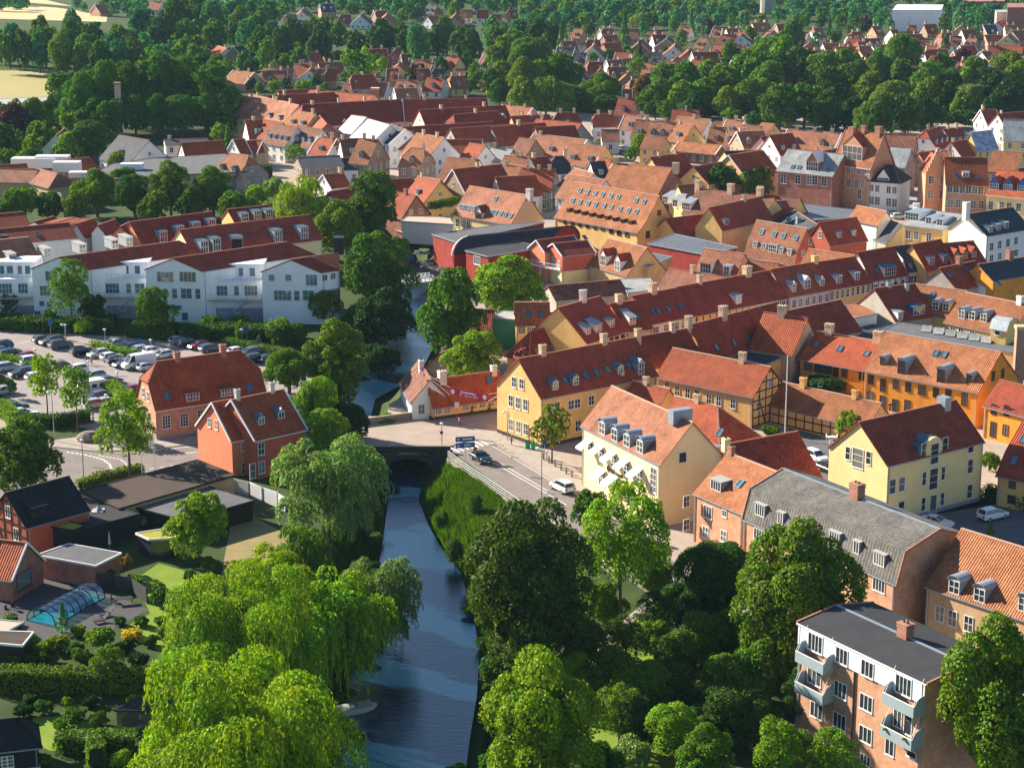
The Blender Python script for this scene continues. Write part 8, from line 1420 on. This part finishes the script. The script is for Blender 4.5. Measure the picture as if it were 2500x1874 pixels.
# balcony on the red and yellow house
bo = empty('white_balcony', G('Q7',(380,660),3.2), 'long white balcony on posts in front of the twin red gables', 'balcony'); a = G('Q7',(225,640),3.2); b = G('Q7',(530,700),3.2); d_ = (b-a).normalized(); L = (b-a).length; bk = V3((-d_.y,d_.x,0)); m = MB(); m.solid([a,b,b+bk*1.8,a+bk*1.8],Z*.15); m.build('floor','white_paint',bo); m = MB()
for i in range(11): m.bar(a+d_*L*i/10+Z*.1, a+d_*L*i/10+Z*1.1, .06)
m.bar(a+Z*1.1,b+Z*1.1,.08); m.bar(a+Z*.55,b+Z*.55,.05); [m.bar(V3((p.x,p.y,0)),p,.14) for p in (a,b,(a+b)/2)]; m.build('railing','white_paint',bo)
# ---------------------------------------------------------------- gardens on the left bank
pc = empty('pool_cover', G('C5',(460,560)), 'arched glass swimming pool cover with dark ribs over turquoise water', 'pool cover'); a = G('C5',(290,637)); b = G('C5',(650,440)); d_ = (b-a); L = d_.length; d_.normalize(); sx = (G('C5',(392,645))-G('C5',(190,628))).length/2*1.0; sx = min(max(sx,2.0),3.2); s = V3((-d_.y,d_.x,0))
m = MB(); m.solid([a-s*sx*.93,a+s*sx*.93,b+s*sx*.93,b-s*sx*.93],Z*.06); m.build('pool_water','pool',pc)
n = 9; k = 8
def pr_(t, i): ang = math.pi*i/n; return a+d_*L*t+s*sx*math.cos(ang)*(1-.06*t)+Z*(1.75*math.sin(ang)**.8 if 0 < i < n else 0.05)
m = MB(); [m.face([pr_(0,i),pr_(1,i),pr_(1,i+1),pr_(0,i+1)]) for i in range(n)]; gp = m.build('glass_shell','pool_glass',pc)
m = MB(); [m.bar(pr_(t/k,i),pr_(t/k,i+1),.09) for t in range(k+1) for i in range(n)]; [m.bar(pr_(0,i),pr_(1,i),.07) for i in (0,n)]; m.build('rib','dark_metal',pc)
def lounger(q, p, hd, label):
    g = G(q,p); x = V3((*hd,0)).normalized(); y = V3((-x.y,x.x,0)); o = empty('sun_lounger', g, label, 'sun lounger', 'sun loungers by the pool'); m = MB(); m.box(g+Z*.3,1.3,.65,.1,x,y); m.build('seat','tyre',o); m = MB(); m.solid([g+x*.6-y*.32+Z*.4,g+x*1.1-y*.32+Z*.9,g+x*1.1+y*.32+Z*.9,g+x*.6+y*.32+Z*.4],Z*.08); m.build('backrest','tyre',o); m = MB(); [m.box(g+x*u+y*v,.06,.06,.3) for u in (-.5,.5) for v in (-.28,.28)]; m.build('leg_frame','dark_metal',o)
lounger('C5',(740,590),(.8,.5),'dark sun lounger with raised back beside the pool cover'); lounger('C5',(700,635),(.8,.5),'dark sun lounger nearer the golden shrub')
def chair(q, p, hd, col, label, group): g = G(q,p); x = V3((*hd,0)).normalized(); y = V3((-x.y,x.x,0)); o = empty('garden_chair', g, label, 'chair', group); m = MB(); m.box(g+Z*.42,.5,.5,.06,x,y); m.build('seat',col,o); m = MB(); m.box(g-x*.24+Z*.45,.05,.5,.5,x,y); m.build('backrest',col,o); m = MB(); [m.bar(g+x*u+y*v,g+x*u+y*v+Z*.42,.04) for u in (-.22,.22) for v in (-.22,.22)]; m.build('leg_frame',col,o)
def table(q, p, hd, col, label, w_=1.8): g = G(q,p); x = V3((*hd,0)).normalized(); y = V3((-x.y,x.x,0)); o = empty('garden_table', g, label, 'table'); m = MB(); m.box(g+Z*.7,w_,.95,.05,x,y); m.build('tabletop',col,o); m = MB(); [m.bar(g+x*u+y*v,g+x*u+y*v+Z*.7,.06) for u in (-w_/2+.1,w_/2-.1) for v in (-.4,.4)]; m.build('leg_frame','steel',o)
GC = 'garden chairs in the park'
table('C7',(1640,1605),(.9,-.4),'grey_paint','grey garden table on the dark lawn at the bottom of the park',2.0)
for p, h, l in (((1553,1570),(1,-.3),'blue-grey folding chair left of the garden table'),((1590,1555),(.2,-1),'folding chair behind the garden table'),((1605,1640),(.2,1),'pale chair in front of the garden table')): chair('C7',p,h,'grey_paint',l,GC)
table('B4',(705,665),(1,.2),'white_paint','white garden table on the lawn behind the office house',1.3)
for p, h, l in (((678,655),(1,0),'white chair left of the white garden table'),((735,660),(-1,0),'white chair right of the white garden table'),((700,690),(0,1),'white chair in front of the white garden table')): chair('B4',p,h,'white_paint',l,'white garden chairs')
table('C5',(870,500),(1,.3),'tyre','dark patio sofa table beside the wooden fence',2.2); chair('C5',(800,490),(1,0),'tyre','dark wicker armchair on the pool terrace','patio chairs'); chair('C5',(100,545),(1,-.3),'tyre','left dark chair beside the cottage wall','patio chairs'); chair('C5',(55,565),(1,-.3),'tyre','second dark chair beside the cottage wall','patio chairs')
def fence(q, pts, h_, mat, label, post='wood_brown'):
    P = [G(q,p) for p in pts]; o = empty('garden_fence', P[0], label, 'fence')
    for a, b in zip(P, P[1:]):
        m = MB(); [m.bar(a+Z*(.12+i*(h_-.15)/7), b+Z*(.12+i*(h_-.15)/7), .05, (h_-.15)/7*.8) for i in range(8)]; m.build('fence_panel',mat,o)
    for p in P: m = MB(); m.box(p,.14,.14,h_+.08); m.build('fence_post',post,o)
fence('B1',[(1752,1235),(1868,1265),(1965,1300),(2090,1340)],2.0,'white_paint','white slatted garden fence below the salmon red house'); fence('B2',[(30,1075),(130,1120),(240,1160),(300,1195)],2.0,'white_paint','white slatted fence running to the silver willow')
fence('C5',[(660,385),(800,400),(930,425),(1040,500)],1.9,'plinth','dark wooden fence between the pool terrace and the lawn','timber_black')
gz = flat('C5',[(820,1255),(1030,1262),(1110,1215),(930,1208)],2.4,'slate','glass','glass_gazebo','dark glass garden gazebo half hidden by the huge willow','gazebo',rim='dark_metal'); gz.root.name = 'glass_gazebo'; m = MB(); P_ = [p.copy() for p in gz.P3]; ap_ = sum(P_,V3())/4+Z*1.2
for i in range(4): m.face([P_[i]+Z*.18,P_[(i+1)%4]+Z*.18,ap_+Z*.18])
m.build('hipped_glass_roof','slate',gz.root)
pr2 = empty('closed_parasol', G('C5',(775,130)), 'closed white parasol on the dark patio', 'parasol'); g = worg(pr2); m = MB(); m.cyl(g,g+Z*2.6,.04,n=6); m.build('pole','steel',pr2); m = MB(); m.cyl(g+Z*1.0,g+Z*2.6,.2,.05,8); m.build('canopy','white_paint',pr2)
bl_ = G('B1',(680,845)); m = MB(); rg = random.Random(2); ring = []
for j, (z_, r_) in enumerate(((0,1.0),(.55,1.12),(1.1,.9),(1.5,.45))): ring.append([bl_+V3((math.cos(a_)*r_*1.9*rg.uniform(.85,1.12),math.sin(a_)*r_*1.2*rg.uniform(.85,1.12),z_)) for a_ in [k*math.pi/6 for k in range(12)]])
for r0,r1 in zip(ring,ring[1:]): [m.face([r0[i],r0[(i+1)%12],r1[(i+1)%12],r1[i]]) for i in range(12)]
m.face(ring[-1]); o = m.build('boulder','rock',None,org=bl_,smooth=True); tag(o,'big grey boulder beside the pavement at the car park corner','boulder')
st = G('B1',(1938,130)); m = MB(); m.cyl(st,st+Z*1.0,.7,.6,8); m.cyl(st+Z*1.0,st+Z*1.7,.6,.2,8); o = m.build('standing_stone','rock',None,org=st,smooth=True); tag(o,'small standing stone on the lawn behind the long hedge','stone')
bo2 = empty('motor_boat', G('C6',(775,1262),WL), 'small white motor boat moored under the huge willow', 'boat'); g = worg(bo2); bo2.rotation_euler=(0,0,.35); m = MB(); sec = []
for x_, w_, zb in ((-2.2,.85,.05),(-1,.95,0),(.6,.9,0),(1.8,.5,.1),(2.4,.05,.35)): sec.append([V3((x_,-w_,.7)),V3((x_,-w_*.75,zb)),V3((x_,w_*.75,zb)),V3((x_,w_,.7))])
loft(m,sec); m.build('hull','white_paint',bo2,org=V3((0,0,0))); m = MB(); m.box((-.3,0,.72),2.2,1.4,.08); m.box((.9,0,.7),1.6,1.0,.25); m.build('deck_cover','grey_paint',bo2,org=V3((0,0,0))); m = MB(); m.box((-.2,0,.75),.08,1.2,.7); m.build('windscreen','glass',bo2,org=V3((0,0,0)))
sky_p = empty('pyramid_rooflight', G('B1',(735,1368),3.2), 'small glass pyramid on the black flat extension', 'rooflight'); g = worg(sky_p); m = MB(); [m.face([g+V3((math.cos(a_)*.9,math.sin(a_)*.9,0)),g+V3((math.cos(a_+1.571)*.9,math.sin(a_+1.571)*.9,0)),g+Z*.6]) for a_ in (0,1.571,3.142,4.713)]; m.build('glass_pane','felt_pale',sky_p); m = MB(); m.box(g-Z*.1,1.5,1.5,.15); m.build('frame','white_paint',sky_p)
# roof vents and stair houses on the white estate
for i, (x, y, w_) in enumerate(((845,540,2.2),(880,500,2.0),(990,500,1.8))): pass
for q, p, z_, sx_, sz_, mt, l in (('Q5',(38,500),10.5,1.4,1.9,'black_wood','black chimney box on the roof at the left picture edge'),('Q5',(1832,540),11.0,1.9,2.3,'black_wood','black chimney box on the ridge of the middle white block'),('Q5',(2615,530),11.0,1.9,2.3,'black_wood','black chimney box on the ridge of the river-side white block')):
    g = G(q,p,z_); o = empty('chimney_box', g-Z*1, l, 'chimney'); m = MB(); m.box(g-Z*1,sx_,sx_,sz_+1); m.build('box','black_wood',o); m = MB(); m.box(g+Z*sz_,sx_+.2,sx_+.2,.15); m.build('box_lid','dark_metal',o)
# glass rooflights on the hall, covered roof
for i in range(6):
    g = G('Q8',(1455+i*92,1172+i*17),4.8); o = empty('tilted_rooflight', g, ['first','second','third','fourth','fifth','sixth'][i]+' tilted glass rooflight from the left on the long flat hall', 'rooflight', 'tilted rooflights'); m = MB(); x = V3((.95,-.3,0)).normalized(); y = V3((-x.y,x.x,0)); m.solid([g-x*.9,g+x*.9,g+x*.9+y*2.2+Z*.7,g-x*.9+y*2.2+Z*.7],Z*.1); m.build('glass_panel','slate_pale',o); m = MB(); m.solid([g-x*.9+y*2.2,g+x*.9+y*2.2,g+x*.9+y*2.2+Z*.7,g-x*.9+y*2.2+Z*.7],-y*.1); m.build('frame','steel',o)
house('Q4','e',(2010,1140),(1850,1160),(1960,1005),6.5,'tarp_blue','yellow','covered_roof_house','house whose roof is covered by blue and white tarpaulin','house',None,over=.3,cap='white_paint',aw='f')
# white terrace furniture
for i, (x, y) in enumerate(((1090,1050),(1150,1060))): chair('Q8',(x,y+60),(.5,.8),'white_paint',['left','right'][i]+' white deck chair on the roof terrace','roof terrace chairs')
# ---------------------------------------------------------------- people
def skinmesh(joints, edges, rad, name, mat, sub=1):
    me = bpy.data.meshes.new(name); me.from_pydata(joints, edges, []); o = bpy.data.objects.new('tmp', me); COL.objects.link(o); s = o.modifiers.new('s', 'SKIN'); s.use_smooth_shade = True
    for i, v in enumerate(me.skin_vertices[0].data): v.radius = (rad[i], rad[i]*(.8 if rad[i] > .08 else 1)); v.use_root = (i == 0)
    u = o.modifiers.new('u', 'SUBSURF'); u.levels = sub; u.render_levels = sub; bpy.context.view_layer.update()
    r = bpy.data.meshes.new_from_object(o.evaluated_get(bpy.context.evaluated_depsgraph_get())); bpy.data.objects.remove(o); r.materials.clear(); r.materials.append(M(mat)); r.name = name; return r
def person_meshes(pose):
    st = {'walk': .24, 'stand': .06, 'sit': 0}[pose]
    j = [(0,0,.95),(0,0,1.15),(0,0,1.38),(0,0,1.47),(0,.02,1.56),(0,.02,1.68)]; r = [.13,.13,.15,.055,.095,.085]; e = [(0,1),(1,2),(2,3),(3,4),(4,5)]
    parts = {}
    for s in (-1,1):
        f = st*s; b = len(j); j += [(s*.09,0,.88),(s*.10,f*.6+.03,.5),(s*.10,f-.04,.09),(s*.10,f+.13,.04)]; r += [.095,.065,.045,.04]; e += [(0,b),(b,b+1),(b+1,b+2),(b+2,b+3)]
        c = len(j); j += [(s*.19,0,1.38),(s*.25,-f*.5,1.12),(s*.26,-f*1.0+.05,.88),(s*.26,-f*1.1+.08,.80)]; r += [.06,.045,.034,.035]; e += [(2,c),(c,c+1),(c+1,c+2),(c+2,c+3)]
        for k in range(4): j.append((s*.26+(k-1.5)*.022,-f*1.1+.1,.72-(.01 if k in (0,3) else 0))); r.append(.010); e.append((c+3,len(j)-1))
        j.append((s*.22,-f*1.1+.12,.765)); r.append(.011); e.append((c+3,len(j)-1))
        parts[s] = (b, c)
    body = skinmesh(j, e, r, 'body', 'skin')
    jt = [j[0],j[1],j[2]]; rt = [.155,.15,.17]; et = [(0,1),(1,2)]
    for s in (-1,1): c = parts[s][1]; k = len(jt); jt += [j[c],j[c+1]]; rt += [.075,.058]; et += [(2,k),(k,k+1)]
    shirt = skinmesh(jt, et, rt, 'shirt', 'cloth')
    jl = [(0,0,.98)]; rl = [.15]; el = []
    for s in (-1,1): b = parts[s][0]; k = len(jl); jl += [j[b],j[b+1],(j[b+2][0],j[b+2][1],.14)]; rl += [.11,.08,.06]; el += [(0,k),(k,k+1),(k+1,k+2)]
    return body, shirt, skinmesh(jl, el, rl, 'trousers', 'cloth'), skinmesh([(0,0,1.70),(0,-.05,1.62)], [(0,1)], [.10,.085], 'hair', 'hair')
PMS = {k: person_meshes(k) for k in ('walk','stand')}
def person(q, p, pose, face, shirt, trous, label, s=1.0):
    g = G(q,p); g.z = .03; o = empty('person', g, label, 'person', 'people in the street'); o.rotation_euler = (0,0,math.atan2(face[1],face[0])-math.pi/2); o.scale = (s,s,s); ms = PMS[pose]
    for me, nm, c in zip(ms, ('body','shirt','trousers','hair'), (None,shirt,trous,None)):
        k = inst(nm, me, o, Matrix()); 
        if c: k.color = (*c,1)
for a in (('B1',(650,280),'walk',(.3,-1),(.03,.12,.45),(.65,.6,.5),'person in blue top and pale trousers walking in the car park'),('B1',(688,275),'walk',(.3,-1),(.45,.38,.32),(.22,.12,.08),'person in beige top and brown trousers beside the one in blue'),
  ('B2',(1668,438),'walk',(1,-.2),(.8,.8,.8),(.03,.03,.04),'person in white top with cap before the low ochre house'),('B2',(1697,470),'walk',(0,1),(.03,.03,.035),(.02,.02,.025),'person in black clothes in the bridge street'),('B2',(1775,455),'walk',(.2,1),(.6,.4,.3),(.62,.45,.36),'person in beige dress in the bridge street'),('B2',(1828,452),'walk',(-.2,-1),(.03,.1,.4),(.03,.05,.12),'person in blue shirt nearest the corner house'),
  ('B3',(412,985),'stand',(1,0),(.8,.8,.8),(.5,.5,.52),'person in white at the bus stop beside the bollards'),('B1',(2095,265),'stand',(-1,-.3),(.6,.5,.45),(.3,.3,.32),'person in pale clothes at the end of the car park hedge'),('Q6',(1480,735),'stand',(1,0),(.75,.73,.7),(.05,.05,.08),'person in white top on the riverside terrace'),('Q6',(1520,730),'walk',(-1,0),(.03,.03,.05),(.02,.02,.03),'person in dark clothes on the riverside terrace'),
  ('Q4',(1300,1620),'walk',(1,0),(.3,.05,.05),(.03,.03,.05),'person in red top on the market pavement'),('B4',(1142,450),'stand',(0,-1),(.02,.02,.02),(.02,.02,.02),'dark figure standing at the orange house wall'),
  ('B2',(1600,560),'walk',(1,.3),(.5,.05,.06),(.04,.04,.06),'person in dark red top crossing the bridge street'),('B3',(150,880),'walk',(.5,-.9),(.2,.3,.25),(.1,.1,.12),'person in green top on the pavement by the corner house'),('Q4',(1150,1625),'walk',(1,0),(.7,.7,.7),(.05,.05,.1),'person in white shirt on the market pavement'),('Q4',(700,1560),'walk',(-1,0),(.1,.1,.3),(.1,.1,.1),'person in dark blue before the red brick shop house'),('Q4',(1380,1640),'stand',(0,-1),(.6,.4,.1),(.1,.1,.2),'person in ochre jacket on the market square'),('Q4',(560,1555),'walk',(1,0),(.5,.45,.4),(.3,.3,.3),'person in beige coat before the red brick shop house')): person(*a)
# ---------------------------------------------------------------- labels for everything that has none yet
LM = [('Q7',(900,200),'the big yellow warehouse'),('B3',(400,600),'the ochre corner house'),('B3',(1000,1200),'the cream bank'),('Q5',(1340,900),'the middle white block'),('Q5',(2300,900),'the river-side white block'),('Q4',(900,1600),'the market square'),('Q4',(1520,1500),'the stepped gable tower'),
 ('Q3',(1050,900),'the hipped brick house'),('Q3',(1000,1160),'the small town car park'),('Q2',(600,900),'the long dark red roofs'),('Q1',(1150,1150),'the grey-roofed gabled house'),('Q1',(1300,1300),'the flat shop hall'),('Q3',(2130,120),'the water tower'),('Q4',(1400,100),'the pale factory hall'),('Q1',(200,650),'the meadow'),
 ('Q1',(1150,1000),'the tall dense grove'),('Q2',(1000,850),'the square orange chimney'),('Q6',(1320,800),'the white footbridge'),('B1',(1500,800),'the brick house'),('B1',(1040,300),'the big white van'),('B1',(680,500),'the white caravan'),('B1',(680,845),'the boulder'),('Q2',(830,1050),'the pale metal roofs'),('Q3',(1300,1450),'the scaffolded chimney'),
 ('Q2',(900,1200),'the brown brick gable'),('Q8',(1450,500),'the bright yellow town house'),('Q8',(300,560),'the red mansard gable'),('Q4',(1740,560),'the copper beech'),('Q2',(1320,650),'the centre copper beech'),('Q3',(600,400),'the first suburban gables'),('Q4',(1300,350),'the suburb above the park'),('Q4',(700,420),'the left suburb roofs'),('Q2',(450,560),'the left suburban gables'),('Q1',(1880,620),'the white suburban house'),('Q1',(700,100),'the wheat field'),('Q8',(640,190),'the seamed metal hall')]
LW = [(G(q, p), t) for q, p, t in LM]
WALLW = {'white': 'white', 'yellow': 'yellow', 'ochre': 'ochre', 'brick': 'brick', 'brick_red': 'red brick', 'brick_brown': 'brown brick', 'brick_yellow': 'yellow brick', 'pale_yellow': 'cream', 'pinkish': 'pink-grey', 'concrete': 'concrete', 'cement_grey': 'grey', 'wood_brown': 'brown wooden', 'slate': 'dark'}
ROOFW = {'tile_orange': 'orange roof', 'tile_red': 'red roof', 'tile_dark': 'dark red roof', 'tile_pink': 'pinkish roof', 'tile_brown': 'brown roof', 'slate': 'black slate roof', 'slate_pale': 'pale slate roof', 'seam_pale': 'pale metal roof', 'felt_grey': 'grey flat-pitched roof', 'felt_pale': 'pale felt roof'}
TW = {'lime': 'lime green', 'bright': 'bright green', 'mid': 'mid green', 'green': 'green', 'dark': 'dark green', 'deep': 'very dark', 'silver': 'grey-green', 'olive': 'olive', 'yellow': 'yellow-green', 'teal': 'bluish green', 'copper': 'copper-red', 'rust': 'rust brown', 'pale': 'pale green', 'gold': 'golden', 'bluegreen': 'blue-grey'}
KW = {'broad': 'round tree', 'maple': 'bushy tree', 'wide': 'wide tree', 'willow': 'willow', 'silver': 'feathery tree', 'tall': 'upright tree', 'young': 'young tree', 'airy': 'open-crowned tree', 'bush': 'bush', 'conifer': 'conifer'}
CATG = {'tree': 'trees in and around the town', 'bush': 'garden bushes'}
todo = []
for o, kind, tint, lab, grp, r, x, y in TREES:
    o['group'] = grp or CATG[o['category']]
    if lab: o['label'] = lab
    else: todo.append((o, (TW.get(tint, 'green')+' '+KW[kind])))
for H in HOUSES:
    if 'label' not in H.root:
        nch = sum(1 for c in H.root.children if c.name.startswith('chimney')); nd_ = sum(1 for c in H.root.children if c.name.startswith('dormer'))
        ex = ', dormers' if nd_ > 1 else ', one dormer' if nd_ == 1 else ', chimney' if nch else ''
        wm = H.wall.data.materials[0].name; rm = H.roof.data.materials[0].name; todo.append((H.root, WALLW.get(wm, 'pale')+' house, '+ROOFW.get(rm, 'red roof')+ex))
for root, kind, col, lab in CARN:
    if not lab: todo.append((root, {'black': 'black', 'navy': 'dark blue', 'blue': 'blue', 'brown': 'brown'}.get(col, col)+' '+{'hatch': 'small car', 'suv': 'high car', 'estate': 'long estate car', 'sedan': 'saloon car', 'van': 'van'}[kind]))
for o in list(COL.objects):
    if 'auto' in o: todo.append((o, o['auto'])); del o['auto']
ORD = ['first', 'second', 'third', 'fourth', 'fifth', 'sixth', 'seventh', 'eighth', 'ninth', 'tenth', 'eleventh', 'twelfth', 'thirteenth', 'fourteenth', 'fifteenth', 'sixteenth', 'seventeenth', 'eighteenth', 'nineteenth', 'twentieth']
bk_ = {}
for o, look in todo:
    p = worg(o); d, li = min(((LW[i][0]-p).length*(1 if LW[i][0].y < 500 else .9), i) for i in range(len(LW))); v = p-LW[li][0]; pp = proj(p); lp = proj(LW[li][0])
    side = ('left of' if pp[0] < lp[0] else 'right of') if abs(pp[0]-lp[0]) > abs(pp[1]-lp[1])*1.2 else ('above' if pp[1] < lp[1] else 'below'); bk_.setdefault((look, side, li), []).append((d, o))
for (look, side, li), L in bk_.items():
    L.sort(key=lambda t: t[0])
    for i, (d, o) in enumerate(L):
        if len(L) == 1: o['label'] = look+', '+side+' '+LW[li][1]
        else: o['label'] = look+', '+(ORD[i] if i < len(ORD) else 'last')+' one '+side+' '+LW[li][1]
for o in COL.objects:
    if 'label' in o:
        wds = o['label'].split()
        if len(wds) > 16: o['label'] = ' '.join(wds[:16])
# ---------------------------------------------------------------- thin summer haze
m = bpy.data.materials.new('haze'); m.use_nodes = True; nt = m.node_tree; nt.nodes.clear(); out = nt.nodes.new('ShaderNodeOutputMaterial'); pv = nt.nodes.new('ShaderNodeVolumePrincipled')
pv.inputs['Color'].default_value = (.48, .76, 1, 1); pv.inputs['Density'].default_value = HAZE; pv.inputs['Anisotropy'].default_value = 0; nt.links.new(pv.outputs[0], out.inputs['Volume'])
hb = MB(); hb.box((0, 1500, -5.6), 4400, 5800, 103); MATS['haze'] = m; hz = hb.build('haze', 'haze'); tag(hz, kind='stuff')
